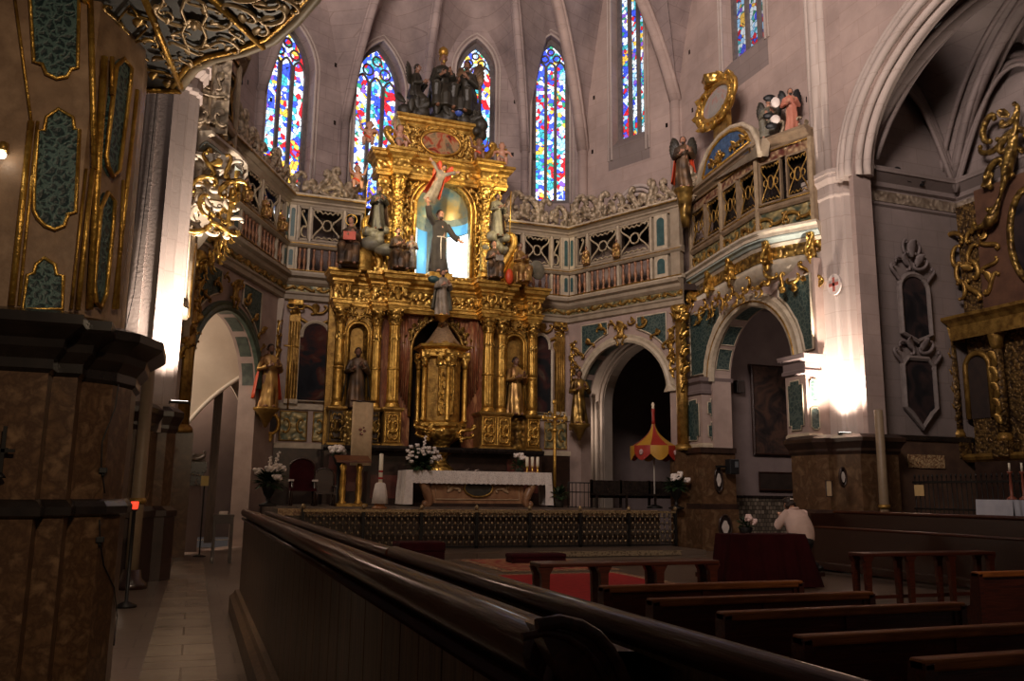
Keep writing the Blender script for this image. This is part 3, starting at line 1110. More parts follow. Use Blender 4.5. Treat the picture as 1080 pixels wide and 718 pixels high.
def grille_panel(par, T, u0, u1, z0, z1, style=0):
    """Openwork panel: crossing ogee bars round a central ring under a scalloped head."""
    w, h = u1 - u0, z1 - z0
    c, zc = (u0 + u1) / 2, (z0 + z1) / 2
    m = MB()
    r = .034 if style == 0 else .022
    if w > .8 or style == 1:
        for sg in (-1, 1):
            m.tube([(c + sg * x * w, .02, z0 + y * h) for x, y in ((.46, .02), (.44, .12), (.33, .27), (.2, .40), (.14, .5), (.2, .60), (.32, .70), (.43, .80), (.46, .9), (.40, .97), (.33, .93), (.34, .87))], r, 5, T)
            m.tube([(c + sg * x * w, .02, z0 + y * h) for x, y in ((0, .33), (.1, .37), (.15, .5), (.1, .63), (0, .67))], r, 5, T)
            m.tube([(c + sg * x * w, .02, z0 + y * h) for x, y in ((0, .86), (.08, .92), (.16, .86), (.24, .94), (.33, .93))], r, 5, T)
            m.tube([(c + sg * x * w, .02, z0 + y * h) for x, y in ((0, .06), (.09, .12), (.18, .06), (.27, .12), (.38, .05))], r, 5, T)
            if style == 1:
                m.scroll((c + sg * .28 * w, .02, z0 + .5 * h), .3 * w, PI / 2, 'C', .09, T, flip=sg)
    else:
        m.scroll((c, .02, zc + h * .15), h * .45, PI / 2, 'S', .07, T)
        m.scroll((c, .02, zc - h * .25), h * .35, PI / 2, 'C', .08, T)
    obj('grille_panel', m, GRILLE if style == 0 else GOLDD, par)
    m = MB()
    t = .035 if style == 0 else .024
    m.box(u0 - t, u0 + t, -.05, .05, z0, z1, T).box(u1 - t, u1 + t, -.05, .05, z0, z1, T)
    m.box(u0, u1, -.05, .05, z1 - t, z1 + t, T).box(u0, u1, -.05, .05, z0 - t, z0 + t, T)
    obj('panel_frame', m, POLY if style == 0 else POLYB, par)


def baluster_mesh():
    return MB().lathe([(.045, 0), (.06, .02), (.06, .06), (.035, .10), (.03, .16), (.06, .26), (.07, .33), (.045, .42), (.03, .5), (.035, .6), (.055, .66), (.05, .72), (.035, .74)], 8)


BALM = mat('gilt red baluster', (.40, .20, .10), (.26, .11, .06), scale=6, rough=.4, metal=.2)
balp = [None]


def baluster(par, T, u, z, h=.74):
    P = T @ Vector((u, 0, z))
    loc = MW[par.name].inverted() @ P
    if balp[0] is None:
        o = obj('baluster', baluster_mesh(), BALM, par, local=True)
        balp[0] = o
    else:
        o = balp[0].copy()
        COL.objects.link(o)
        o.parent = par
    o.location = loc
    o.scale = (1, 1, h / .74)
    return o


def teal_post(par, T, u0, u1, z0, z1):
    m = MB().box(u0, u1, -.1, .06, z0, z1, T)
    p = obj('post', m, CREAMT, par)
    w = u1 - u0
    pts = arch_hole((u0 + u1) / 2, z0 + .12, z1 - .1 - w * .28, w * .28, 8)
    obj('post_panel', MB().plate(pts, (), .075, .05, T), TEALP, p)


def crest(par, T, u0, u1, z, seed, mat_=None, hmax=1.25):
    """Openwork cresting: tall volutes, leaves and shells along a cornice."""
    R = random.Random(seed)
    u = u0
    i = 0
    while u < u1 - .2:
        w = R.uniform(.55, .9)
        hh = hmax * R.uniform(.65, 1.0)
        m = MB()
        c = u + w / 2
        fl = 1 if i % 2 else -1
        m.scroll((c, -.05, z + hh * .48), hh * 1.0, PI / 2 + R.uniform(-.3, .3) * fl, R.choice('SC'), .13, T, flip=fl, n=6)
        m.scroll((c + .25 * fl, -.03, z + hh * .26), hh * .6, R.uniform(-.3, .3), 'C', .15, T, flip=-fl, n=6)
        m.leaf((c - .15 * fl, -.08, z + hh * .2), hh * .65, hh * .4, PI / 2 + .5 * fl, .25, T)
        m.leaf((c + .1 * fl, -.08, z + hh * .45), hh * .5, hh * .3, PI / 2 - .5 * fl, .25, T)
        m.box(u, u + w, -.12, .02, z - .02, z + .1, T)
        m.leaf((c + .3 * fl, -.06, z + .05), hh * .5, hh * .3, PI / 2 + .9 * fl, .3, T)
        m.ball((c, -.05, z + hh * .5), hh * .09, 7, 5, T)
        obj('cresting_scroll', m, mat_ or POLYC, par)
        u += w * .92
        i += 1


def balcony(MM, side):
    loc = MM @ Vector((12.2, 27.5, 8.5))
    root = thing('choir_balcony', 'painted balcony with grilles and scrolled cresting, over the %s arch of the apse' % ('left' if side < 0 else 'right'), 'balcony', loc, 0, 'apse balconies')
    path = [(9.7, 27.5), (12.2, 27.5), (14.28, 23.15)]
    obj('base_rail', MB().sweep(path, [(0, 8.5), (.12, 8.5), (.12, 8.58), (.06, 8.62), (-.08, 8.62), (-.08, 8.5)], T=MM), CREAMT, root)
    obj('middle_rail', MB().sweep(path, [(-.08, 9.36), (.1, 9.36), (.16, 9.42), (.16, 9.48), (.08, 9.52), (.08, 9.58), (-.08, 9.58)], T=MM), POLY, root)
    obj('middle_rail_edge', MB().sweep(path, [(.15, 9.42), (.18, 9.44), (.18, 9.47), (.15, 9.48)], T=MM), CREAMT, root)
    obj('top_cornice', MB().sweep(path, [(-.1, 10.76), (.06, 10.76), (.08, 10.84), (.14, 10.88), (.14, 10.93), (.26, 11.0), (.28, 11.06), (.28, 11.12), (-.1, 11.14)], T=MM), POLY, root)
    obj('cornice_edge', MB().sweep(path, [(.26, 11.04), (.31, 11.06), (.31, 11.11), (.26, 11.13)], T=MM), CREAMT, root)
    for o_, z in ((.3, 11.0), (.17, 9.44), (.13, 8.56)):
        obj('gilt_bead', MB().sweep(path, [(o_, z), (o_ + .03, z + .012), (o_ + .03, z + .036), (o_, z + .045)], T=MM), GOLDD, root)
    for a, b, items in ((path[1], path[2], [('t', .05, .27), ('h', .36, .82), ('p', .92, 2.18), ('p', 2.28, 3.56), ('t', 3.74, 4.26), ('s', 4.4, 4.75)]),
                        (path[0], path[1], [('p', .1, .62), ('p', .72, 1.72), ('h', 1.82, 2.12), ('t', 2.22, 2.44)])):
        T = MM @ frame(a, b)
        for kind, u0, u1 in items:
            if kind == 't':
                teal_post(root, T, u0, u1, 8.62, 9.36)
                teal_post(root, T, u0, u1, 9.58, 10.76)
            elif kind == 's':
                obj('post', MB().box(u0, u1, -.12, .1, 8.5, 11.1, T), POLY, root)
            else:
                grille_panel(root, T, u0, u1, 9.64, 10.72)
                obj('post', MB().box(u1 + .01, u1 + .09, -.08, .07, 8.62, 9.36, T).box(u1 + .02, u1 + .08, -.08, .07, 9.58, 10.76, T), CREAMT, root)
                k = max(2, round((u1 - u0) / .27))
                for i in range(k):
                    baluster(root, T, u0 + (i + .5) * (u1 - u0) / k, 8.62)
        crest(root, T, 0, math.dist(a, b), 11.12, 5 + side)
    return root


balcony(IDM, 1)
balcony(MIR, -1)

# side galleries on the choir walls, bowed out over the arch
CORNL = mat('pale gilt cornice', (.66, .58, .46), (.52, .44, .33), scale=6, rough=.4, metal=.1)
TURQ = mat('pale turquoise cove', (.42, .50, .46), (.34, .40, .36), scale=6, rough=.5)


def side_gallery(MM, side):
    nm = 'right' if side > 0 else 'left'
    root = thing('organ_gallery', 'bowed painted gallery with gilt grilles high on the %s choir wall' % nm, 'gallery', MM @ Vector((14.5, 20, 8.3)), 0, 'side galleries')
    pc = [(14.72, 23.4), (14.25, 20.6), (14.08, 19.3), (14.12, 18.75), (14.28, 18.35), (14.85, 17.35)]
    pg = [(14.72, 23.3), (14.18, 19.0), (14.72, 17.4)]
    # frieze and coved underside
    obj('underside_cove', MB().sweep(pc, [(-.9, 7.35), (-.45, 7.42), (-.22, 7.55), (-.1, 7.75), (-.06, 7.9), (-.9, 7.92)], T=MM, smooth=True), CORNL, root)
    obj('frieze', MB().sweep(pc, [(-.8, 7.88), (-.03, 7.9), (-.02, 8.22), (-.8, 8.24)], T=MM), GOLDCD, root)
    obj('cornice', MB().sweep(pc, [(-.8, 8.2), (-.02, 8.22), (.04, 8.3), (.04, 8.36), (.12, 8.44), (.22, 8.48), (.22, 8.56), (.30, 8.62), (.30, 8.68), (-.8, 8.72)], T=MM), CORNL, root)
    obj('cornice_cove', MB().sweep(pc, [(.05, 8.34), (.13, 8.42), (.21, 8.46), (.21, 8.42), (.13, 8.38), (.08, 8.32)], T=MM), TURQ, root)
    obj('parapet', MB().sweep(pg, [(-.2, 8.7), (.0, 8.7), (.0, 9.3), (-.2, 9.3)], T=MM), POLYG, root)
    obj('middle_rail', MB().sweep(pg, [(-.2, 9.28), (.05, 9.28), (.1, 9.35), (.1, 9.43), (.03, 9.46), (.03, 9.5), (-.2, 9.5)], T=MM), POLYB, root)
    obj('upper_frieze', MB().sweep(pg, [(-.2, 10.74), (.02, 10.74), (.02, 11.02), (-.2, 11.02)], T=MM), mat_carved('red gilt frieze ' + nm, (.48, .33, .18), (.12, .03, .02), 9, .5, .2), root)
    obj('top_cornice', MB().sweep(pg, [(-.2, 11.0), (.04, 11.0), (.08, 11.08), (.18, 11.15), (.2, 11.2), (.28, 11.24), (.28, 11.32), (-.6, 11.34)], T=MM), POLYB, root)
    obj('gallery_roof', MB().plate([(14.72, 23.3), (14.18, 19.0), (14.72, 17.4), (15.3, 17.4), (15.3, 23.3)], (), 0, 1, MM @ Matrix(((1, 0, 0, 0), (0, 0, 1, 0), (0, .06, 0, 11.25), (0, 0, 0, 1)))), POLYB, root)
    obj('gallery_deck', MB().plate([(14.72, 23.3), (14.18, 19.0), (14.72, 17.4), (15.3, 17.4), (15.3, 23.3)], (), 0, 1, MM @ Matrix(((1, 0, 0, 0), (0, 0, 1, 0), (0, .06, 0, 8.6), (0, 0, 0, 1)))), POLYB, root)
    for i, (a, b, k) in enumerate(((pg[0], pg[1], 4), (pg[1], pg[2], 2))):
        T = MM @ frame(a, b)
        L = math.dist(a, b)
        for j in range(k):
            u0, u1 = j * L / k + .1, (j + 1) * L / k - .1
            grille_panel(root, T, u0, u1, 9.54, 10.70, 1)
            m = MB()
            cu = (u0 + u1) / 2
            for sg in (-1, 1):
                m.scroll((cu + sg * .2, .04, 9.0), .44, sg * .3, 'C', .12, T, flip=sg)
                m.scroll((cu + sg * .38, .04, 9.0), .28, PI / 2, 'S', .12, T, flip=sg)
            obj('parapet_scroll', m, GOLDD, root)
        for j in range(0, k + 1, 2):
            u = j * L / k
            obj('post', MB().box(u - .05, u + .05, -.1, .1, 8.7, 11.02, T), TANM, root)
    # gilt brackets under the cornice
    for i, (a, b, us) in enumerate(((pc[0], pc[1], (.1, 1.5)), (pc[1], pc[2], (.15,)), (pc[3], pc[4], (.1,)), (pc[4], pc[5], (.9,)))):
        T = MM @ frame(a, b)
        for u in us:
            m = MB()
            m.box(u - .09, u + .09, -.1, .16, 7.8, 8.44, T)
            m.scroll((u - .02, .14, 8.1), .5, PI / 2, 'S', .16, T, flip=1)
            m.leaf((u, .1, 7.55), .5, .26, PI / 2, .25, T)
            m.ball((u, .18, 7.8), (.08, .08, .1), 8, 6, T)
            obj('bracket', m, GOLDC, root)
    # gilded swags hanging round the corbel
    for i, (a, b) in enumerate(((pc[0], pc[1]), (pc[1], pc[3]), (pc[3], pc[5]))):
        T = MM @ frame(a, b)
        L = math.dist(a, b)
        R = random.Random(i)
        m = MB()
        k = int(L / .3)
        for j in range(k):
            u = (j + .5) * L / k
            z = 7.32 + .16 * cos(j * 2.1)
            m.scroll((u, .06, z), R.uniform(.28, .42), R.uniform(0, 6), R.choice('CS'), .14, T, flip=R.choice((1, -1)))
            m.leaf((u, .05, z - .1), .34, .2, -PI / 2 + R.uniform(-.7, .7), .3, T)
        obj('gilt_swag', m, GOLDC, root)
    for a, b in ((pg[0], pg[1]), (pg[1], pg[2])):
        T = MM @ frame(a, b)
        obj('dark_interior_board', MB().box(.05, math.dist(a, b) - .05, -.5, -.46, 8.75, 11.2, T), BLACKM, root)  # black board added, its colour stands in for the dark gallery interior
        for z in (9.48, 11.0, 8.74):
            obj('gilt_bead', MB().tube([(0, .06, z), (math.dist(a, b), .06, z)], .022, 5, T), GOLDD, root)
    T = MM @ Matrix(((1, 0, 0, 0), (0, -1, 0, 17.34), (0, 0, 1, 0), (0, 0, 0, 1)))
    m = MB().box(14.1, 15.0, -.1, .0, 7.3, 8.25, T)
    if side < 0:
        obj('end_board', m, CORNL, root)
    if side < 0:
        m = MB().carve(13.95, 14.9, 6.5, 8.2, T, 9, .3, .17, .08, sym=False)
        obj('end_carving', m, CORNL, root)
        m = MB().carve(13.95, 14.9, 6.4, 8.2, T, 19, .42, .10, .14, sym=False)
        obj('gilt_end_carving', m, GOLDC, root)
    if side < 0:
      obj('end_panel', MB().box(14.3, 15.0, -.1, .0, 8.7, 11.0, T).carve(14.35, 14.9, 8.8, 10.9, T, 4, .4, .1, .05), POLYC, root)
    crest(root, MM @ frame(pg[1], pg[2]), 0, 1.5, 11.32, 31, None, .6)
    return root


galR = side_gallery(IDM, 1)
galL = side_gallery(MIR, -1)

# choir wall below the right gallery with the big round arch
def choir_wall(MM, side):
    xw = 14.9 if side > 0 else 15.22
    T = MM @ frame((xw, 23.4), (xw, 17.4))
    L = 6.0
    cu, r, zs = 3.2, 1.98, 5.02
    hole = arch_hole(cu, 0.01, zs, r, 26)
    m = MB().plate([(0, 0), (L, 0), (L, 7.7), (0, 7.7)], [hole], .3, -.35, T)
    o = struct('wall_choir_right' if side > 0 else 'wall_choir_left', m, PLW)
    m = MB().sweep([(x, z) for x, z in arch_hole(cu, 5.02, zs, r, 28)], [(-.06, .28), (-.06, .42), (.04, .46), (.14, .42), (.26, .44), (.32, .36), (.32, .28)][::-1], plan=False, T=T)
    struct('trim_archivolt', m, CREAMT, o)
    m = MB().tube([(x, .45, z) for x, z in arc(cu, zs, r + .06, 0, PI, 30)], .03, 5, T)
    struct('trim_gilt_bead', m, GOLDD, o)
    for a0, a1 in ((.12, .42), (.5, .85), (1.0, 1.45), (1.6, 2.05), (2.2, 2.55), (2.62, 2.95)):
        rows = [[(cu + (r - .012) * cos(a0 + (a1 - a0) * i / 8), n_, zs + (r - .012) * sin(a0 + (a1 - a0) * i / 8)) for n_ in (.2, -.28)] for i in range(9)]
        struct('soffit_panel', MB().grid(rows, T), TEAL, o)
        struct('soffit_rim', MB().tube([rows[i][0] for i in range(9)] + [rows[8 - i][1] for i in range(9)], .02, 4, T, closed=True), CREAMT, o)
    for poly in ([(cu + (r + .4) * cos(a), zs + (r + .4) * sin(a)) for a in (.12, .3, .5, .75, .95)] + [(cu + 1.45, 7.3), (L - .1, 7.3), (L - .1, zs + .3)],
                 [(cu - (r + .4) * cos(a), zs + (r + .4) * sin(a)) for a in (.12, .3, .5, .75, .95)] + [(cu - 1.45, 7.3), (.1, 7.3), (.1, zs + .3)]):
        struct('spandrel_panel', MB().plate(poly, (), .34, .28, T), TEAL, o)
        struct('spandrel_rim', MB().tube([(x, .35, z) for x, z in poly], .04, 5, T, closed=True), CREAMT, o)
    return o, T


choR, TCR = choir_wall(IDM, 1)
choL, TCL = choir_wall(MIR, -1)


def jamb_pier(T, u0, u1, n0, n1, par, zb=3.0):
    """Painted jamb pier with blue-green shaped panels, on the marble plinth."""
    m = MB().box(u0, u1, n0, n1, zb, 4.85, T)
    o = struct('wall_jamb_pier', m, PLW)
    pr = [(0, 4.62), (.06, 4.66), (.06, 4.74), (.03, 4.78), (.03, 4.95), (.12, 5.03), (.14, 5.14), (0, 5.18)]
    ring = [(u0, n0), (u0, n1), (u1, n1), (u1, n0)]
    M2 = T
    c = ((u0 + u1) / 2, (n0 + n1) / 2)
    rows = []
    for off, z in pr:
        rows.append([(c[0] + (u - c[0]) * (1 + off / abs(u1 - u0) * 2), c[1] + (n - c[1]) * (1 + off / abs(n1 - n0) * 2), z) for u, n in ring])
    struct('trim_impost', MB().grid(rows, T, False, cu=True, cap=True), GREYPL, o)
    rows = [[(c[0] + (u - c[0]) * k, c[1] + (n - c[1]) * k, z) for u, n in ring] for k, z in ((1.12, zb), (1.12, zb + .1), (1.0, zb + .16))]
    struct('trim_pier_base', MB().grid(rows, T, False, cu=True, cap=True), CREAMT, o)
    # panels on the nave face and on the face towards the viewer
    w = u1 - u0
    m = MB()
    rims = MB()
    def shaped(a, b, z0, z1, plane, at_):
        k = (b - a) * .18
        pts = [(a, z0 + k), (a + k, z0 + k), (a + k, z0), (b - k, z0), (b - k, z0 + k), (b, z0 + k), (b, z1 - k), (b - k, z1 - k), (b - k, z1), (a + k, z1), (a + k, z1 - k), (a, z1 - k)]
        if plane == 'n':
            m.plate(pts, (), at_, at_ - .03, T)
            rims.tube([(x, at_, z) for x, z in pts], .02, 4, T, closed=True)
        else:
            TT = T @ Matrix(((0, 1, 0, at_), (1, 0, 0, 0), (0, 0, 1, 0), (0, 0, 0, 1)))
            m.plate(pts, (), 0, -.03, TT)
            rims.tube([(x, 0, z) for x, z in pts], .02, 4, TT, closed=True)
    for z0, z1 in ((zb + .25, 4.5),):
        shaped(u0 + w * .14, u1 - w * .14, z0, z1, 'n', n1 + .03)
    d = n1 - n0
    for z0, z1 in ((zb + .25, zb + .8), (zb + .95, 4.5)):
        shaped(n0 + d * .2, n1 - d * .2, z0, z1, 'u', u1 + .03)
    struct('pier_panel', m, TEAL, o)
    struct('panel_rim', rims, CREAMT, o)
    return o


jamb_pier(TCR, 5.2, 6.0, .3, .72, choR)
jamb_pier(TCR, .15, 1.1, -.3, .62, choR)
# marble pedestal of the far jamb pier, with the corner column beside it
m = MB().box(.0, 1.25, -.4, .78, 1.32, 2.9, TCR)
oP = struct('wall_pedestal_choir', m, MARB)
m = MB().box(-.08, 1.33, -.4, .86, 2.86, 3.02, TCR).box(-.06, 1.31, -.4, .84, 1.2, 1.36, TCR)
struct('trim_pedestal', m, MARBD, oP)
m = MB().box(-.05, 1.35, -.4, .88, 0, 1.2, TCR)
struct('baseboard_pedestal', m, MARB, oP)

# ------------------------------------------------------------------ rooms seen through the arches
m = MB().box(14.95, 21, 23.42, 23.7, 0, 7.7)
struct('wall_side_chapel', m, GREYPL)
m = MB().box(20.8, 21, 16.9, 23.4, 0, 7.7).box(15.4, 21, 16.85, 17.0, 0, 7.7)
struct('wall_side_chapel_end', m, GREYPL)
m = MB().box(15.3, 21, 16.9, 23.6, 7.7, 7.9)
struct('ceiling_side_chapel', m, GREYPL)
TILE = mat_stone('patterned wall tiles', (.27, .22, .165), (.20, .16, .12), (.12, .1, .09), .13, .13, rough=.4, dark=.2, mortar=.012)
m = MB().box(15.2, 20.6, 23.34, 23.42, 0, 1.55)
struct('wall_tile_dado', m, TILE)
m = MB().box(15.2, 20.6, 23.30, 23.43, 1.55, 1.62)
struct('trim_dado_cap', m, BLACKM)

# passage behind the right oblique arch: a second pale wall with a pointed arch into a dark room
nR = Vector((TR.col[1].x, TR.col[1].y))
p2 = (C2R[0] - nR.x * 2.3 - .8, C2R[1] - nR.y * 2.3 + 1.7)
q2 = (C1R[0] - nR.x * 2.3, C1R[1] - nR.y * 2.3)
T2 = frame(p2, q2)
T2i = T2.inverted()
ul, ur = (T2i @ on_seg(637, 440, p2, q2)).x, (T2i @ on_seg(716, 440, p2, q2)).x
za, zs2 = on_seg(676, 364, p2, q2).z, on_seg(676, 425, p2, q2).z
L2 = math.dist(p2, q2)
PASS = mat('grey cream passage plaster', (.36, .30, .25), (.28, .23, .19), scale=1.2, rough=.9)
m = MB().plate([(-1, 0), (max(L2, ur + .3), 0), (max(L2, ur + .3), 7.6), (-1, 7.6)], [lancet((ul + ur) / 2, .01, zs2, (ur - ul) / 2, za - zs2, 12)], 0, -.5, T2)
oW = struct('wall_passage_right', m, PASS)
m = MB()
for d in (.08, .26):
    m.tube([(x, .03, z) for x, z in lancet((ul + ur) / 2, .01, zs2, (ur - ul) / 2 + d, za - zs2 + d, 12)], .06, 6, T2)
m.tube([(ul - .5, .1, 0), (ul - .5, .1, 5.2)], .1, 8, T2).tube([(ul - .28, .1, 0), (ul - .28, .1, 5.0)], .07, 8, T2)
struct('trim_passage_arch', m, PASS, oW)
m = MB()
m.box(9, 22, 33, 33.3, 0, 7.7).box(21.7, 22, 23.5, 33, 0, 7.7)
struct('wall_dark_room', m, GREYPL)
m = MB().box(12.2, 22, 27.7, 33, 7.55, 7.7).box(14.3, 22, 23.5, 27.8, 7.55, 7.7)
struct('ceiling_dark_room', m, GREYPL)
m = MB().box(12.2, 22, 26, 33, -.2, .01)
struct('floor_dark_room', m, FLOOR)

# left: white vaulted aisle behind the oblique arch
m = MB().box(-9, 6, 33, 33.3, 0, 7.7).box(-9, -8.7, 18, 33, 0, 7.7)
struct('wall_aisle_far', m, PLASTER)
m = MB().plate([(-9, 18.2), (-.9, 18.2), (-.9, 23.4), (0, 23.6), (2.0, 27.7), (4.5, 28.1), (4.5, 33), (-9, 33)], (), 0, 1, Matrix(((1, 0, 0, 0), (0, 0, 1, 0), (0, .15, 0, 7.55), (0, 0, 0, 1))))
struct('ceiling_aisle', m, PLASTER)
Tb = frame((-4.5, 27.3), (2.3, 27.3))
Tbi = Tb.inverted()
a0 = at(193, 432, 27.3)
a1 = at(236, 397, 27.3)
cu_ = 3.8 + 4.5
zs_ = .44
m = MB().plate([(0, 0), (cu_ - 5, 0)] + [p for p in reversed(arc(cu_, zs_, 5, PI / 2, PI, 40, 5.4)) if p[0] < 6.75] + [(6.75, 7.6), (0, 7.6)], (), 0, -.35, Tb)
oA = struct('wall_aisle_arch', m, PLASTER)
m = MB().tube([(x, .03, z) for x, z in arc(cu_, zs_, 5.03, PI / 2, PI, 40, 5.43) if x < 6.7], .07, 6, Tb)
struct('trim_aisle_arch', m, mat('white plaster edge', (.72, .64, .54), (.66, .58, .49), scale=2, rough=.8), oA)
m = MB().plate([(-.3, 0), (2.6, 0), (2.6, 7.5), (-.3, 7.5)], [lancet(1.35, .01, 3.6, 1.0, 1.9, 10)], 0, -.3, frame((-1.0, 29.6), (3.2, 29.6)))
struct('wall_aisle_back', m, PLASTER)
m = MB().box(-1.5, 5, 31.5, 31.6, 0, 7.5)
struct('wall_aisle_end', m, GREYPL)
m = MB().box(-1.2, -.95, 22.6, 23.3, 0, 4.0).box(-1.25, -.9, 22.5, 23.3, 3.9, 4.15)
struct('wall_aisle_pier', m, MARB)
# ------------------------------------------------------------------ the gilded high altarpiece
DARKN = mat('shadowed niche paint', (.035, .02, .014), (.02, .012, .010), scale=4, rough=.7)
alt = thing('altarpiece', 'towering gilded high altarpiece with columns and niches at the head of the apse', 'altarpiece', (7.25, 27.2, 1.19))


def part(name, mb, m_, par=None, **k):
    return obj(name, mb, m_, par or alt, **k)


XC = 7.25
part('predella', MB().box(3.65, 10.85, 26.75, 27.6, 1.19, 2.9), MARBD)
part('predella_step', MB().box(4.9, 9.6, 26.2, 26.8, 1.19, 2.2), MARBD)
PRED = mat('dark red predella', (.13, .03, .02), (.06, .018, .012), scale=3, rough=.4)
for x0, x1 in ((3.8, 4.9), (9.6, 10.7)):
    part('predella_panel', MB().box(x0, x1, 26.70, 26.76, 1.6, 2.7), PRED)
for x0, x1 in ((5.0, 6.2), (8.3, 9.5)):
    part('predella_panel', MB().box(x0, x1, 26.16, 26.2, 1.4, 2.1), PRED)
part('predella_ledge', MB().sweep([(3.6, 26.72), (4.9, 26.72), (4.9, 26.2), (9.6, 26.2), (9.6, 26.72), (10.9, 26.72)], [(-.4, 2.84), (.03, 2.84), (.08, 2.92), (.08, 3.0), (-.4, 3.02)]), BLACKM)
# backing wall of the lower tier, with the tall arched opening in the middle
T = Matrix.Translation((0, 27.15, 0))
hole = lancet(XC, 3.02, 6.15, .88, 1.12, 12)
part('red_marble_back', MB().plate([(5.35, 3.0), (9.15, 3.0), (9.15, 7.5), (5.35, 7.5)], [hole], 0, .2, T), MARBR)
for x0, x1 in ((3.65, 5.36), (9.14, 10.85)):
    part('side_bay_back', MB().box(x0, x1, 27.2, 27.5, 2.9, 8.4), GOLDD)
rows = [[(XC + .95 * cos(a), 27.3 + .95 * sin(a), z) for a in [k * PI / 12 for k in range(13)]] for z in (2.9, 7.4)]
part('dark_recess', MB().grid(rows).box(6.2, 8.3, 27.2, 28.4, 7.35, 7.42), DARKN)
m = MB()
m.tube([(x, 27.12, z) for x, z in lancet(XC, 4.0, 6.15, .9, 1.16, 12)], .06, 6)
part('arch_moulding', m, GOLDD)
m = MB()
Tn = Matrix(((1, 0, 0, 0), (0, -1, 0, 27.12), (0, 0, 1, 0), (0, 0, 0, 1)))
for sg in (-1, 1):
    for t in range(7):
        a = .12 + t * .2
        x, z = XC + sg * (1.0 * cos(a) + .05), 6.1 + 1.12 * sin(a)
        m.scroll((x, .06, z), .3, a * sg + PI / 2, 'SC'[t % 2], .14, Tn, flip=sg)
        m.leaf((x, .04, z), .32, .18, PI / 2 - sg * (.9 - a), .3, Tn)
part('arch_foliage', m, GOLDCD)
# drapery of streaked red marble either side of the arch
for sg in (-1, 1):
    m = MB()
    for k in range(7):
        x = XC + sg * (.98 + k * .065)
        zb = 4.3 + .12 * k
        m.tube([(x + sg * .12 * (1 - k / 6), 27.1 - .02 * (k % 2), 7.35), (x, 27.08 - .03 * (k % 2), 6.2), (x + sg * .02, 27.1, zb)], [.05, .055, .03], 6)
    part('drapery', m, MARBR)

# pedestals with carved gilt panels
def pedestal(x0, x1, y, dim=False, dbl=False):
    c = (x0 + x1) / 2
    p_ = part('pedestal', MB().box(x0, x1, y, 27.3, 3.0, 4.15), MARBD if dim else GOLDD)
    m = MB()
    k = 2 if dbl else 1
    w = (x1 - x0) / k
    for i in range(k):
        a, b_ = x0 + i * w + .04, x0 + (i + 1) * w - .04
        m.tube([(a, y - .02, 3.12), (b_, y - .02, 3.12), (b_, y - .02, 4.03), (a, y - .02, 4.03)], .035, 4, closed=True)
        Tl = Matrix(((1, 0, 0, 0), (0, -1, 0, y), (0, 0, 1, 0), (0, 0, 0, 1)))
        cc = (a + b_) / 2
        for z, s_ in ((3.35, .3), (3.6, .34), (3.82, .28)):
            for sg in (-1, 1):
                m.scroll((cc + sg * .09, .05, z), s_, PI / 2, 'C', .13, Tl, flip=sg)
        m.leaf((cc, .03, 3.35), .5, .2, PI / 2, .1, Tl)
    obj('pedestal_relief', m, GOLDCD if dim else GOLD, p_)
    obj('pedestal_cap', MB().sweep([(x0, 27.3), (x0, y), (x1, y), (x1, 27.3)], [(-.02, 4.05), (.03, 4.07), (.07, 4.13), (.07, 4.19), (-.02, 4.2)]), GOLDD, p_)
    obj('pedestal_base', MB().sweep([(x0, 27.3), (x0, y), (x1, y), (x1, 27.3)], [(-.02, 3.0), (.06, 3.0), (.06, 3.06), (-.02, 3.1)]), GOLDD, p_)
for a in ((3.75, 4.2, 26.68, True), (5.38, 5.92, 26.3), (8.55, 9.58, 26.3, False, True), (10.28, 10.75, 26.68)):
    pedestal(*a)
pedestal(4.95, 5.3, 26.6, True)
part('side_bay_base', MB().box(4.2, 4.95, 26.95, 27.3, 3.0, 4.1), GOLDCD)
part('side_bay_base', MB().box(9.58, 10.28, 26.95, 27.3, 3.0, 4.1), GOLDCD)

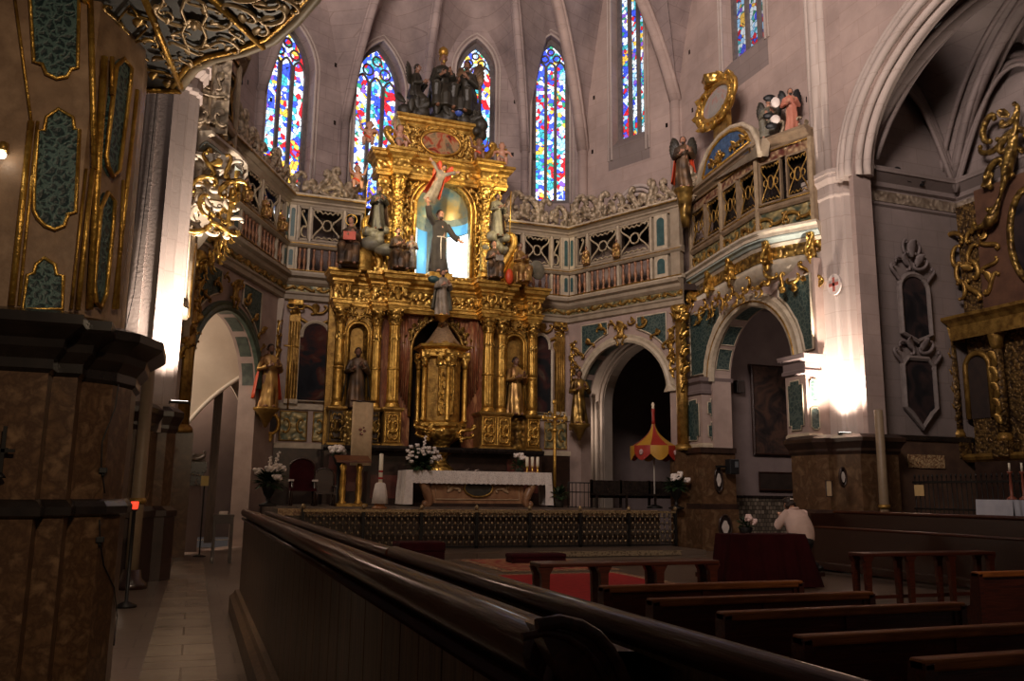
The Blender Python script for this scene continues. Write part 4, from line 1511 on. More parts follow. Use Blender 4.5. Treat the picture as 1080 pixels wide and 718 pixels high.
# columns
def column(x, y, z0, z1, r, kind='flute', m_=GOLD):
    Tl = Matrix.Translation((x, y, 0))
    h = z1 - z0
    zs, ze = z0 + .16, z1 - .5
    prof = [(r * (1 - .12 * ((i / 24) ** 2)), zs + (ze - zs) * i / 24) for i in range(25)]
    if kind == 'flute':
        o = part('column', MB().lathe(prof, 40, Tl, flute=(10, .07)), m_)
    elif kind == 'twist':
        m = MB().lathe([p_ for p_ in prof if p_[1] <= zs + (ze - zs) * .42], 40, Tl, flute=(5, .14), twist=5.2)
        m.lathe([p_ for p_ in prof if p_[1] >= zs + (ze - zs) * .42], 40, Tl, flute=(10, .05))
        o = part('column', m, m_)
    else:
        o = part('column', MB().lathe(prof, 24, Tl), GOLDF)
    zr = zs + (ze - zs) * .43
    obj('column_ring', MB().lathe([(r * .9, zr - .05), (r * 1.14, zr - .02), (r * 1.14, zr + .03), (r * .9, zr + .06)], 20, Tl), m_, o)
    obj('column_base', MB().lathe([(r * 1.35, z0), (r * 1.4, z0 + .03), (r * 1.15, z0 + .07), (r * 1.25, z0 + .11), (r * 1.0, z0 + .17)], 20, Tl), m_, o)
    m = MB().lathe([(r * .9, ze - .02), (r * 1.05, ze + .02), (r * .95, ze + .05), (r * 1.15, z1 - .15), (r * 1.5, z1 - .05)], 16, Tl)
    for k in range(8):
        a = k * PI / 4
        TT = Tl @ Matrix.Rotation(a, 4, 'Z') @ Matrix(((1, 0, 0, 0), (0, -1, 0, -r * .95), (0, 0, 1, 0), (0, 0, 0, 1)))
        m.leaf((0, .0, ze + .03), .26, .16, PI / 2, .35, TT)
        if k % 2:
            m.scroll((0, r * .35, z1 - .13), .18, 0, 'C', .18, TT, steps=14)
    m.box(x - r * 1.35, x + r * 1.35, y - r * 1.35, y + r * 1.35, z1 - .06, z1)
    obj('capital', m, GOLDC, o)
    # small garland on the upper shaft
    m = MB()
    for k in range(4):
        a = -PI / 2 + (k - 1.5) * .6
        TT = Tl @ Matrix.Rotation(a + PI / 2, 4, 'Z') @ Matrix(((1, 0, 0, 0), (0, -1, 0, -r * .92), (0, 0, 1, 0), (0, 0, 0, 1)))
        m.leaf((0, .01, ze - .35 + .07 * (k % 2)), .24, .13, -PI / 2, .2, TT)
    obj('garland', m, GOLDC, o)
    return o
for x, y, r, kind in ((3.97, 26.86, .15, 'twist'), (5.14, 26.8, .15, 'flute'), (5.66, 26.55, .185, 'flute'), (8.83, 26.55, .185, 'flute'), (9.32, 26.62, .15, 'flute'), (10.52, 26.86, .15, 'twist')):
    column(x, y, 4.2, 7.35, r, kind)
# side niches with gilt round heads
def niche(cx, hw, z0, zs, y, m_, name='niche', hood=True):
    rows = [[(cx + hw * cos(a), y + .02 + hw * .9 * sin(a), z) for a in [k * PI / 12 for k in range(13)]] for z in (z0, zs)]
    mm = MB().grid(rows)
    dome = []
    for i in range(7):
        t = i * PI / 12
        dome.append([(cx + hw * cos(t) * cos(a), y + .02 + hw * .9 * cos(t) * sin(a), zs + hw * sin(t)) for a in [k * PI / 12 for k in range(13)]])
    mm.grid(dome)
    o = part(name, mm, m_)
    m = MB()
    for d, rr in ((.03, .045), (.12, .03)):
        m.tube([(x, y - .02, z) for x, z in arch_hole(cx, z0, zs, hw + d, 16)], rr, 6)
    obj('niche_rim', m, GOLD, o)
    return o
for cx, sg in ((4.57, -1), (9.92, 1)):
    part('niche_front', MB().plate([(cx - .4, 4.1), (cx + .4, 4.1), (cx + .4, 7.4), (cx - .4, 7.4)], [arch_hole(cx, 4.12, 6.6, .3, 14)], 0, .1, Matrix.Translation((0, 26.98, 0))), GOLDD)
    niche(cx, .3, 4.12, 6.6, 26.98, GOLDD if sg > 0 else GOLDCD)
    m = MB()
    Tl = Matrix(((1, 0, 0, 0), (0, -1, 0, 26.95), (0, 0, 1, 0), (0, 0, 0, 1)))
    m.carve(cx - .38, cx + .38, 7.0, 7.4, Tl, 3, .2, .14)
    part('niche_crest', m, GOLDC)

# entablature of the lower tier
pe = [(3.72, 27.5), (3.72, 26.66), (4.2, 26.66), (4.2, 27.05), (4.93, 27.05), (4.93, 26.62), (5.4, 26.62), (5.4, 26.32), (5.95, 26.32), (5.95, 26.85), (8.53, 26.85), (8.53, 26.32), (9.1, 26.32), (9.1, 26.45), (9.56, 26.45), (9.56, 27.05), (10.28, 27.05), (10.28, 26.66), (10.77, 26.66), (10.77, 27.5)]
part('architrave', MB().sweep(pe, [(-.3, 7.35), (.0, 7.35), (.02, 7.45), (.05, 7.47), (.05, 7.56), (.09, 7.58), (.09, 7.62), (-.3, 7.63)]), GOLD)
part('frieze', MB().sweep(pe, [(-.3, 7.6), (.01, 7.6), (.01, 8.08), (-.3, 8.1)]), GOLDC)
part('cornice', MB().sweep(pe, [(-.3, 8.06), (.04, 8.06), (.06, 8.14), (.1, 8.17), (.1, 8.24), (.2, 8.32), (.22, 8.42), (.27, 8.45), (.27, 8.53), (-.3, 8.56)]), GOLD)
part('attic_base', MB().sweep([(5.0, 27.4), (5.0, 26.75), (5.95, 26.65), (5.95, 26.95), (8.53, 26.95), (8.53, 26.65), (9.4, 26.75), (9.4, 27.4)], [(-.4, 8.5), (.05, 8.5), (.05, 8.75), (-.4, 8.76)]), GOLDC)
for i in range(len(pe) - 1):
    m = MB()
    L = math.dist(pe[i], pe[i + 1])
    if L > .4 and abs(pe[i][1] - pe[i + 1][1]) < .01:
        Tl = frame(pe[i], pe[i + 1])
        k = max(1, round(L / .34))
        for j in range(k):
            u = (j + .5) * L / k
            m.scroll((u, .04, 7.84), .26, rnd.uniform(-.5, .5), 'S' if j % 2 else 'C', .15, Tl, flip=1 if j % 2 else -1)
            m.leaf((u - .08, .03, 7.75), .26, .16, PI / 2 + rnd.uniform(-.6, .6), .3, Tl)
    if m.v:
        part('frieze_carving', m, GOLDC)
for x, y in ((5.66, 26.28), (8.83, 26.28), (3.97, 26.6), (10.52, 26.6), (9.32, 26.4)):
    Tl = Matrix(((1, 0, 0, 0), (0, -1, 0, y), (0, 0, 1, 0), (0, 0, 0, 1)))
    m = MB().leaf((x, .02, 7.62), .42, .24, PI / 2, .2, Tl)
    for sg in (-1, 1):
        m.scroll((x + sg * .1, .05, 7.95), .26, PI / 2, 'C', .15, Tl, flip=sg)
    part('frieze_bracket', m, GOLD)
# gilt domes on the outer blocks (turret caps over the side bays)
for cx, k in ((4.55, 1), (9.92, 1)):
    Tl = Matrix.Translation((cx, 26.95, 8.55))
    part('turret_dome', MB().lathe([(.42, 0), (.45, .06), (.40, .1), (.40, .22), (.44, .3), (.40, .55), (.27, .85), (.16, 1.0), (.14, 1.1), (.2, 1.16), (.1, 1.25), (.12, 1.35), (.03, 1.5)], 24, Tl, flute=(12, .04)), GOLD)

# ---- upper tier
T = Matrix.Translation((0, 27.15, 0))
hole = arch_hole(7.33, 8.72, 11.1, .95, 22)
part('upper_back', MB().plate([(5.3, 8.6), (9.3, 8.6), (9.3, 12.5), (5.3, 12.5)], [hole], 0, .25, T), GOLDC)
rows = [[(7.33 + .97 * cos(a), 27.25 + .97 * sin(a), z) for a in [k * PI / 16 for k in range(17)]] for z in (8.7, 11.1)]
TEALN = mat('blue green niche paint', (.10, .19, .19), (.34, .38, .30), scale=2.2, rough=.5)
part('upper_niche', MB().grid(rows), TEALN)
dome = []
for i in range(8):
    t = i * PI / 14
    dome.append([(7.33 + .97 * cos(t) * cos(a), 27.25 + .97 * cos(t) * sin(a), 11.1 + .97 * sin(t)) for a in [k * PI / 16 for k in range(17)]])
part('niche_shell', MB().grid(dome), mat('gold and teal shell', (.62, .42, .14), (.16, .28, .28), scale=1.8, rough=.4, metal=.3))
# lit glazed strips at the back of the niche
PANE = mat_emit('lit niche glass', (.80, .93, 1.0), 3.2)
PANEB = mat_emit('lit blue niche glass', (.12, .42, .72), .7)
def strip(a0, a1, z0, z1, m_, nm):
    rows = [[(7.33 + .955 * cos(a0 + (a1 - a0) * k / 6), 27.25 + .955 * sin(a0 + (a1 - a0) * k / 6), z) for k in range(7)] for z in (z0, z1)]
    rows2 = [[(7.33 + .965 * cos(a0 + (a1 - a0) * k / 6), 27.25 + .965 * sin(a0 + (a1 - a0) * k / 6), z) for k in reversed(range(7))] for z in (z0, z1)]
    part(nm, MB().grid([a + b_ for a, b_ in zip(rows, rows2)], cu=True, cap=True), m_)
strip(.16, 1.12, 8.74, 10.45, PANE, 'niche_pane')
strip(.16, 1.12, 10.5, 10.85, PANEB, 'niche_pane')
strip(2.45, 2.98, 8.74, 10.6, PANE, 'niche_pane')
strip(1.9, 2.38, 8.74, 10.6, PANEB, 'niche_pane')
m = MB()
for d, rr in ((.05, .06), (.2, .045)):
    m.tube([(x, 27.1, z) for x, z in arch_hole(7.33, 8.72, 11.1, .95 + d, 24)], rr, 6)
part('niche_moulding', m, GOLD)
Tl = Matrix(((1, 0, 0, 0), (0, -1, 0, 27.12), (0, 0, 1, 0), (0, 0, 0, 1)))
m = MB()
for sg in (-1, 1):
    for t in range(9):
        a = t * PI / 18 + .05
        x, z = 7.33 + sg * 1.28 * cos(a), 11.1 + 1.28 * sin(a)
        m.scroll((x, .07, z), .3, a * sg + PI / 2, 'SC'[t % 2], .15, Tl, flip=sg)
        m.leaf((x, .05, z), .3, .18, a if sg > 0 else PI - a, .3, Tl)
    for z in (9.0, 9.4, 9.8, 10.2, 10.6):
        m.scroll((7.33 + sg * 1.22, .06, z), .34, PI / 2, 'SC'[int(z * 5) % 2], .14, Tl, flip=sg)
        m.leaf((7.33 + sg * 1.22, .05, z), .3, .18, PI / 2, .3, Tl)
part('niche_foliage', m, GOLDC)
for x, y in ((5.66, 26.75), (8.72, 26.75)):
    column(x, y, 8.76, 12.0, .185, 'relief')
for x, y in ((5.2, 26.95), (9.15, 26.95)):
    part('upper_pilaster', MB().box(x - .16, x + .16, y, 27.3, 8.76, 12.0).box(x - .2, x + .2, y - .05, 27.3, 11.7, 11.85), GOLDC)
# wings: big scrolls buttressing the upper tier
for sg in (-1, 1):
    m = MB()
    cx = 7.25 + sg * 2.35
    m.scroll((cx, .12, 9.6), 1.5, PI / 2, 'S', .11, Tl, flip=sg, n=8)
    m.scroll((cx + sg * .25, .1, 9.1), .8, .4 * sg, 'C', .13, Tl, flip=-sg, n=8)
    for z in (9.0, 9.5, 10.1, 10.6):
        m.leaf((cx - sg * .1, .05, z), .5, .3, PI / 2 + sg * .3, .3, Tl)
    part('buttress_scroll', m, GOLD)
pu = [(4.92, 27.6), (4.92, 26.85), (5.4, 26.85), (5.4, 26.5), (5.95, 26.5), (5.95, 26.9), (8.45, 26.9), (8.45, 26.5), (9.0, 26.5), (9.0, 26.85), (9.5, 26.85), (9.5, 27.6)]
part('upper_architrave', MB().sweep(pu, [(-.3, 12.0), (.0, 12.0), (.02, 12.1), (.05, 12.12), (.05, 12.2), (-.3, 12.2)]), GOLD)
part('upper_frieze', MB().sweep(pu, [(-.3, 12.18), (.01, 12.18), (.01, 12.5), (-.3, 12.5)]), GOLDC)
part('upper_cornice', MB().sweep(pu, [(-.4, 12.48), (.04, 12.48), (.08, 12.56), (.18, 12.64), (.2, 12.72), (.25, 12.74), (.25, 12.82), (-.4, 12.84)]), GOLD)
part('upper_roof', MB().box(5.0, 9.4, 26.9, 27.8, 12.6, 12.8), GOLDD)
# attic with its oval medallion
part('attic', MB().box(5.78, 8.55, 27.2, 27.9, 12.8, 14.1), GOLDF)
part('attic_plinth', MB().sweep([(5.78, 27.9), (5.78, 27.2), (8.55, 27.2), (8.55, 27.9)], [(-.1, 12.8), (.14, 12.8), (.14, 12.92), (.06, 13.0), (-.1, 13.0)]), GOLD)
part('attic_cornice', MB().sweep([(5.78, 27.9), (5.78, 27.2), (8.55, 27.2), (8.55, 27.9)], [(-.1, 14.0), (.03, 14.0), (.08, 14.1), (.16, 14.16), (.18, 14.24), (.24, 14.26), (.24, 14.36), (-.7, 14.38)]), GOLD)
m = MB().plate([(7.17 + .68 * cos(a), 13.52 + .42 * sin(a)) for a in [k * PI / 16 for k in range(32)]], (), 0, .05, Matrix.Translation((0, 27.15, 0)))
part('oval_medallion', m, mat_painting('red angel medallion', [(.07, .02, .015), (.34, .05, .02), (.36, .22, .11), (.10, .09, .06), (.36, .06, .03)], 3, 2.2))
m = MB()
m.tube([(7.17 + .70 * cos(a), 27.14, 13.52 + .44 * sin(a)) for a in [k * PI / 16 for k in range(32)]], .05, 6, closed=True)
Tl = Matrix(((1, 0, 0, 0), (0, -1, 0, 27.18), (0, 0, 1, 0), (0, 0, 0, 1)))
for k in range(12):
    a = k * PI / 6
    m.scroll((7.17 + .86 * cos(a), .05, 13.52 + .58 * sin(a)), .26, a + PI / 2, 'C', .14, Tl, flip=1)
for sg in (-1, 1):
    for z in (13.2, 13.55, 13.9):
        m.scroll((7.17 + sg * 1.17, .05, z), .34, PI / 2, 'S', .13, Tl, flip=sg)
part('medallion_frame', m, GOLD)
for sg in (-1, 1):
    m = MB()
    m.scroll((7.17 + sg * 1.65, .1, 13.25), .95, PI / 2 - sg * .3, 'S', .14, Tl, flip=sg, n=8)
    m.leaf((7.17 + sg * 1.75, .05, 12.9), .7, .4, PI / 2 + sg * .5, .3, Tl)
    part('attic_volute', m, GOLD)

# red gilt shield-like cartouches and putti heads on the upper cornice
m = MB()
for sg in (-1, 1):
    for k in range(3):
        m.scroll((7.33 + sg * (.25 + .2 * k), .2, 12.35 - .12 * k), .4, sg * .4, 'CS'[k % 2], .14, Tl, flip=sg)
m.leaf((7.33, .15, 12.2), .6, .4, PI / 2, .3, Tl)
part('keystone_cartouche', m, GOLD)

# ------------------------------------------------------------------ tabernacle standing in the arch
tab = thing('tabernacle', 'gilded six-sided tabernacle with corner columns, inside the dark arch of the altarpiece', 'tabernacle', (XC, 26.6, 2.3))
Tt = Matrix.Translation((XC + .02, 26.62, 0))
def hexp(r, z, k=6, ph=PI / 6):
    return (r, z)
obj('foot', MB().lathe([(.45, 2.2), (.5, 2.3), (.36, 2.42), (.22, 2.6), (.26, 2.75), (.42, 2.85), (.3, 2.98), (.34, 3.1), (.6, 3.3), (.78, 3.5), (.74, 3.62)], 18, Tt, flute=(6, .05)), GOLDC, tab)
obj('shelf', MB().lathe([(.74, 3.58), (.86, 3.66), (.86, 3.76), (.74, 3.82)], 6, Tt, smooth=False, ph=PI / 6), GOLD, tab)
obj('drum', MB().lathe([(.62, 3.8), (.62, 6.0)], 6, Tt, smooth=False, ph=PI / 6), GOLDD, tab)
for k in range(6):
    a = PI / 6 + k * PI / 3
    x, y = XC + .02 + .78 * cos(a), 26.62 + .78 * sin(a)
    c = obj('corner_column', MB().lathe([(.085, 3.8), (.10, 3.86), (.07, 3.92), (.075, 4.6), (.062, 5.55)], 12, Matrix.Translation((x, y, 0)), flute=(6, .1)), GOLD, tab)
    mm = MB().lathe([(.06, 5.5), (.10, 5.58), (.09, 5.7), (.15, 5.82)], 10, Matrix.Translation((x, y, 0))).box(x - .13, x + .13, y - .13, y + .13, 5.82, 6.05)
    obj('column_capital', mm, GOLDC, c)
obj('entablature', MB().lathe([(.66, 5.85), (.84, 5.88), (.84, 5.98), (.78, 6.0), (.78, 6.1), (.95, 6.18), (.97, 6.26), (.6, 6.28)], 6, Tt, smooth=False, ph=PI / 6), GOLD, tab)
Tl = Matrix(((1, 0, 0, 0), (0, -1, 0, 26.07), (0, 0, 1, 0), (0, 0, 0, 1)))
d = obj('tabernacle_door', MB().box(7.02, 7.52, 26.04, 26.12, 4.0, 5.55), GOLD, tab)
m = MB().tube([(7.04, 26.02, 4.03), (7.5, 26.02, 4.03), (7.5, 26.02, 5.5), (7.04, 26.02, 5.5)], .035, 4, closed=True)
m.carve(7.12, 7.42, 4.15, 5.4, Tl, 8, .22, .13, .05)
obj('door_relief', m, GOLDC, d)
obj('pediment', MB().box(6.95, 7.59, 25.98, 26.3, 5.6, 5.95).box(6.9, 7.64, 25.94, 26.3, 5.93, 6.02), GOLDC, tab)
for sg in (-1, 1):
    m = MB()
    for z, s_ in ((3.55, .5), (3.3, .4)):
        m.scroll((XC + sg * .72, .1, z), s_, sg * .6, 'S', .13, Tl, flip=sg)
        m.leaf((XC + sg * .6, .05, z), .4, .24, PI / 2 + sg * 1.2, .3, Tl)
    obj('scroll_bracket', m, GOLDC, tab)
obj('dome', MB().lathe([(.62, 6.24), (.6, 6.34), (.46, 6.46), (.40, 6.5)], 24, Tt, flute=(12, .03)), GOLDD, tab)
# ------------------------------------------------------------------ gilded tribune on its marble pedestal, near left
def atZ(x, y, z):
    d = ray(x, y)
    d = d * ((z - EYE) / d.z)
    return Vector((d.x, d.y, z))


MOTT = mat('mottled tribune panel', (.36, .23, .14), (.22, .135, .08), scale=2.2, rough=.5, bump=.08, c3=(.42, .28, .18), lo=.3, hi=.7)
TEALN2 = mat_lattice('deep blue foliage panel', (.012, .03, .034), (.075, .14, .135), 17, .07)
tri = thing('tribune', 'gilded tribune with blue green panels on a tall brown marble pedestal', 'tribune', (-1.2, 7, 0))
pp = [(-4.5, 6.95), (-1.06, 6.95), (-1.06, 7.15), (-.89, 7.15), (-.89, 7.4), (-.68, 7.55), (-.56, 7.85), (-.56, 8.4), (-4.5, 8.4)]


def loop(k, z, pts=pp, dx=-2.0, dy=7.4):
    out = []
    n_ = len(pts)
    for i, (x, y) in enumerate(pts):
        a, b_, c_ = Vector(pts[i - 1]), Vector(pts[i]), Vector(pts[(i + 1) % n_])
        d0, d1 = (b_ - a).normalized(), (c_ - b_).normalized()
        n0, n1 = Vector((d0.y, -d0.x)), Vector((d1.y, -d1.x))
        mm = n0 + n1
        mm = mm.normalized() if mm.length > 1e-3 else n0
        s_ = k / max(.4, mm.dot(n0))
        out.append((x + mm.x * s_, y + mm.y * s_, z))
    return out


MARBW = mat('warm brown breccia', (.165, .092, .048), (.07, .036, .02), scale=8, rough=.3, detail=14, distort=.35, c3=(.21, .125, .07), lo=.3, hi=.7, spec=.3)
obj('pedestal', MB().grid([loop(0, 1.5), loop(0, 2.6)], None, False, cu=True, cap=True), MARBW, tri, label='warm brown breccia pedestal block')
obj('plinth', MB().grid([loop(.0, 0), loop(.0, 1.42)], None, False, cu=True, cap=True), MARBW, tri)
obj('dark_band', MB().grid([loop(.0, 1.38), loop(.05, 1.40), loop(.05, 1.46), loop(.02, 1.50), loop(-.02, 1.53)], None, False, cu=True, cap=True), BLACKM, tri)
obj('pedestal_cornice', MB().grid([loop(.0, 2.42), loop(.03, 2.45), loop(.03, 2.52), loop(.09, 2.6), loop(.10, 2.66), loop(.20, 2.74), loop(.22, 2.76), loop(.22, 2.83), loop(.05, 2.88)], None, False, cu=True, cap=True), BLACKM, tri)
# upper body
pb = [(-4.5, 7.14), (-1.0, 7.14), (-.9, 7.37), (-.79, 7.6), (-.70, 7.85), (-.70, 8.3), (-4.5, 8.3)]
obj('body', MB().grid([loop(0, 2.84, pb), loop(0, 6.4, pb)], None, False, cu=True, cap=True), MOTT, tri)
YB = 7.12


def shaped_panel(px, y):
    """Panel outlined in the photo by pixel corners, laid on the front face."""
    pts = [at(a, b, y) for a, b in px]
    return [(p_.x, p_.z) for p_ in pts]
T0 = Matrix.Translation((0, YB, 0))
P1 = [(40, 230), (36, 222), (36, 200), (40, 138), (47, 138), (49, 124), (62, 115), (77, 124), (79, 137), (84, 137), (80, 224), (72, 226), (68, 238), (58, 242), (48, 238)]
P0 = [(30, -30), (84, -30), (82, 72), (75, 73), (71, 81), (60, 83), (49, 78), (45, 68), (36, 66)]
P2 = [(24, 326), (29, 290), (36, 288), (38, 279), (47, 272), (58, 279), (60, 290), (67, 291), (66, 326)]
for P_ in (P0, P1, P2):
    o = obj('carved_panel', MB().plate(shaped_panel(P_, YB), (), -.0, .03, T0), TEALN2, tri)
    obj('panel_rim', MB().tube([(x, YB - .01, z) for x, z in shaped_panel(P_, YB)], .016, 5, closed=True), GOLD, o)
# upright gilt mouldings on the front and the chamfer
for pts, r in (([(33, 128), (12, 322)], .025), ([(40, 128), (20, 322)], .012), ([(98, 178), (82, 327)], .02), ([(91, 178), (75, 326)], .012), ([(95, -20), (100, 178)], .025), ([(12, -30), (33, 128)], .012)):
    a, b_ = (at(x, y, YB) for x, y in pts)
    obj('gilt_moulding', MB().tube([a, b_], r, 6), GOLD, tri)
sA, sB = (-1.0, 7.11), (-.70, 7.82)
Tc = frame(sA, sB)
Tci = Tc.inverted()
for P_ in ([(95, 318), (93, 300), (100, 220), (108, 203), (115, 212), (113, 240), (106, 310), (100, 324)], [(108, 175), (106, 165), (117, 70), (125, 62), (133, 72), (131, 95), (120, 180), (113, 186)]):
    pts = [(Tci @ on_seg(x, y, sA, sB)) for x, y in P_]
    o = obj('carved_panel', MB().plate([(p_.x, p_.z) for p_ in pts], (), .04, .0, Tc), TEALN2, tri)
    obj('panel_rim', MB().tube([(p_.x, .05, p_.z) for p_ in pts], .02, 5, Tc, closed=True), GOLD, o)
for x0, y0, x1, y1, r in ((104, 60, 88, 326, .03), (112, 60, 112, 100, .02), (139, 95, 114, 326, .02), (124, 190, 118, 326, .015)):
    a, b_ = on_seg(x0, y0, sA, sB), on_seg(x1, y1, sA, sB)
    ta, tb = Tci @ a, Tci @ b_
    obj('gilt_moulding', MB().tube([(ta.x, .05, ta.z), (tb.x, .05, tb.z)], r, 6, Tc), GOLD, tri)
# canopy over the aisle: carved soffit with curved moulded edge
ZC = 5.5
edge = [atZ(x, y, ZC) for x, y in ((112, 92), (150, 93), (190, 94), (197, 84), (206, 73), (226, 63), (258, 56), (288, 44), (312, 24), (333, 0), (352, -30), (362, -60))]
edge = [(p_.x, p_.y) for p_ in edge] + [(.95, 4.2), (-1.6, 4.2), (-1.6, 8.3)]
Tz = Matrix(((1, 0, 0, 0), (0, 0, 1, 0), (0, -1, 0, ZC), (0, 0, 0, 1)))
SOFF = mat('blue grey soffit paint', (.15, .16, .165), (.08, .085, .09), scale=4, rough=.5)
obj('canopy', MB().plate(edge, (), 0, -.5, Tz), SOFF, tri)
rimp = edge[2:12]
obj('canopy_rim', MB().tube([(x, y, ZC + .02) for x, y in rimp], .05, 8), CREAMT, tri)
obj('canopy_rim_gilt', MB().tube([(x - .07, y - .05, ZC - .01) for x, y in rimp], .028, 6), GOLD, tri)
obj('canopy_fascia', MB().grid([[(x + .02, y + .02, ZC) for x, y in rimp], [(x + .02, y + .02, ZC + .14) for x, y in rimp], [(x + .1, y + .06, ZC + .22) for x, y in rimp], [(x + .1, y + .06, ZC + .5) for x, y in rimp]]), CREAMT, tri)
ridges = [((152, -5), (191, 90)), ((222, -5), (278, 48)), ((112, 92), (191, 94)), ((90, -5), (112, 92))]
for a, b_ in ridges:
    a, b_ = atZ(*a, ZC), atZ(*b_, ZC)
    obj('soffit_ridge', MB().tube([a + Vector((0, 0, -.02)), b_ + Vector((0, 0, -.02))], .03, 6), GOLD, tri)
def czs(x, y):
    p_ = atZ(x, y, ZC)
    return (p_.x, .03, p_.y)
m = MB()
c = czs(205, 22)
for sg in (-1, 1):
    m.tube([(c[0] + sg * u, .03, c[2] + v * 2.6) for u, v in ((0, -.16), (.07, -.14), (.10, -.07), (.06, 0), (.10, .07), (.07, .14), (0, .16))], .014, 6, Tz)
m.ball((c[0], .03, c[2]), (.035, .03, .06), 8, 6, Tz)
for k in range(8):
    a = k * PI / 4
    m.leaf((c[0], .02, c[2]), .11, .07, a, .2, Tz)
for x, y, s_, ang, kd in ((178, 15, .30, .8, 'C'), (232, 22, .30, 2.2, 'C'), (196, 48, .26, .2, 'S'), (222, 45, .26, 2.6, 'S'), (243, 45, .26, 1.0, 'C'), (185, 66, .22, 1.6, 'C'), (200, 62, .2, .4, 'C'), (215, 4, .24, .5, 'S'), (170, 2, .22, 1.4, 'S'), (250, 35, .2, 1.2, 'S'), (190, 34, .2, 2.2, 'C')):
    cc = czs(x, y)
    m.scroll(cc, s_, ang, kd, .062, Tz, flip=1 if x > 205 else -1)
    m.scroll((cc[0], .03, cc[2]), s_ * .5, ang + 1, 'C', .08, Tz)
    m.leaf(cc, .10, .055, ang + 1, .2, Tz)
for x, y, s_, ang in ((255, 10, .3, .6), (275, 25, .26, 1.2), (290, 15, .3, 2.0), (300, 0, .3, .5), (262, -8, .3, 2.4), (282, 2, .22, 2.7), (310, -12, .28, 1.0)):
    m.scroll(czs(x, y), s_, ang, 'C', .075, Tz)
    m.leaf(czs(x, y), .14, .08, ang + .8, .2, Tz)
obj('soffit_carving', m, mat('pale gilt carving', (.62, .47, .28), (.46, .31, .15), scale=8, rough=.4, metal=.35), tri)
m = MB()
for x, y, s_, ang in ((165, 72, .24, .6), (175, 58, .22, 1.6), (150, 65, .24, 2.0), (178, 80, .2, .4), (135, 70, .26, 1.0), (140, 45, .26, 2.4), (165, 40, .22, 1.9), (125, 40, .26, .4), (120, 15, .3, 1.5), (150, 15, .24, .7)):
    m.scroll(czs(x, y), s_, ang, 'S', .07, Tz)
    m.leaf(czs(x, y), .16, .1, ang + 1.3, .2, Tz)
c = czs(140, 22)
m.tube([(c[0] + .12, .03, c[2]), (c[0], .03, c[2] + .3), (c[0] - .12, .03, c[2]), (c[0], .03, c[2] - .3)], .014, 5, Tz, closed=True)
obj('soffit_carving_shaded', m, GOLDCD, tri)  # darker gilding paints the shade of the panel turned from the light
# black cords running down the marble and the pier
def cord(name, pts, label, r=.006):
    ps = []
    for i in range(len(pts) - 1):
        for k in range(4):
            ps.append(Vector(pts[i]).lerp(Vector(pts[i + 1]), k / 4))
    ps.append(Vector(pts[-1]))
    setp(obj(name, MB().tube(ps, r, 6), BLACK, loc=tuple(pts[-1])), label, 'cord')
s1 = ((-.87, 6.62), (-.87, 7.1))
def onp(x, y, off=-.02):
    # on the stepped right faces of the pedestal
    for (a, b_) in zip(pp, pp[1:]):
        p_ = on_seg(x, y, a, b_)
        t = ((p_.x - a[0]) * (b_[0] - a[0]) + (p_.y - a[1]) * (b_[1] - a[1])) / (math.dist(a, b_) ** 2)
        d = Vector((b_[0] - a[0], b_[1] - a[1]))
        if 0 <= t <= 1 and d.y >= 0 and Vector((d.y, -d.x)).dot(Vector((p_.x, p_.y))) < 0:
            return p_ + Vector((d.y, -d.x, 0)).normalized() * .012
    return at(x, y, 6.93)
cord('power_cord', [onp(125, 395), onp(120, 430), onp(107, 465), onp(106, 490), onp(109, 520)], 'thin black cord hanging down the brown marble pedestal above its dark band')
cord('power_cord', [onp(104, 548), onp(104, 572), onp(108, 596), onp(119, 620), onp(122, 650), onp(120, 680)], 'thin black cord hanging down the lower marble plinth below the dark band')
for (x, y, lab) in ((108, 496, 'small black socket box on the pedestal above its dark band'), (104, 569, 'small black socket box on the lower plinth under the dark band')):
    p_ = onp(x, y)
    m = MB().box(p_.x - .03, p_.x + .03, p_.y - .03, p_.y + .03, p_.z - .022, p_.z + .022)
    o = obj('socket_box', m, BLACK, loc=tuple(p_), bevel=.005, label=lab, cat='socket')
    obj('cable_gland', MB().lathe([(.012, -.05), (.012, -.02)], 8, Matrix.Translation(p_)), BLACK, o)
pc_ = [Vector((.14 - .55 + .02, 16.6, 9.2))]
cord('cable', [at(x, y, 16.28) for x, y in ((166, 95), (157, 180), (147, 265), (141, 310), (133, 345))], 'thin black cable running down the pale stone pier', .008)
# wall lamp at the left edge
p_ = at(2, 163, 7.02)
lp = thing('wall_lamp', 'small lit wall lamp beside the tribune panels at the left edge', 'lamp', p_)
obj('bulb', MB().ball(p_, .03, 10, 8), mat_emit('warm bulb', (1, .9, .75), 14), lp)
obj('bulb_holder', MB().lathe([(.03, .03), (.035, .06), (.02, .1)], 10, Matrix.Translation(p_)), GOLDD, lp)
obj('back_plate', MB().box(p_.x - .02, p_.x + .02, p_.y + .05, p_.y + .10, p_.z + .04, p_.z + .12), GOLDD, lp)
obj('lamp_arm', MB().tube([p_ + Vector((0, 0, .09)), p_ + Vector((0, .04, .1)), p_ + Vector((0, .08, .06))], .012, 6), GOLDD, lp)
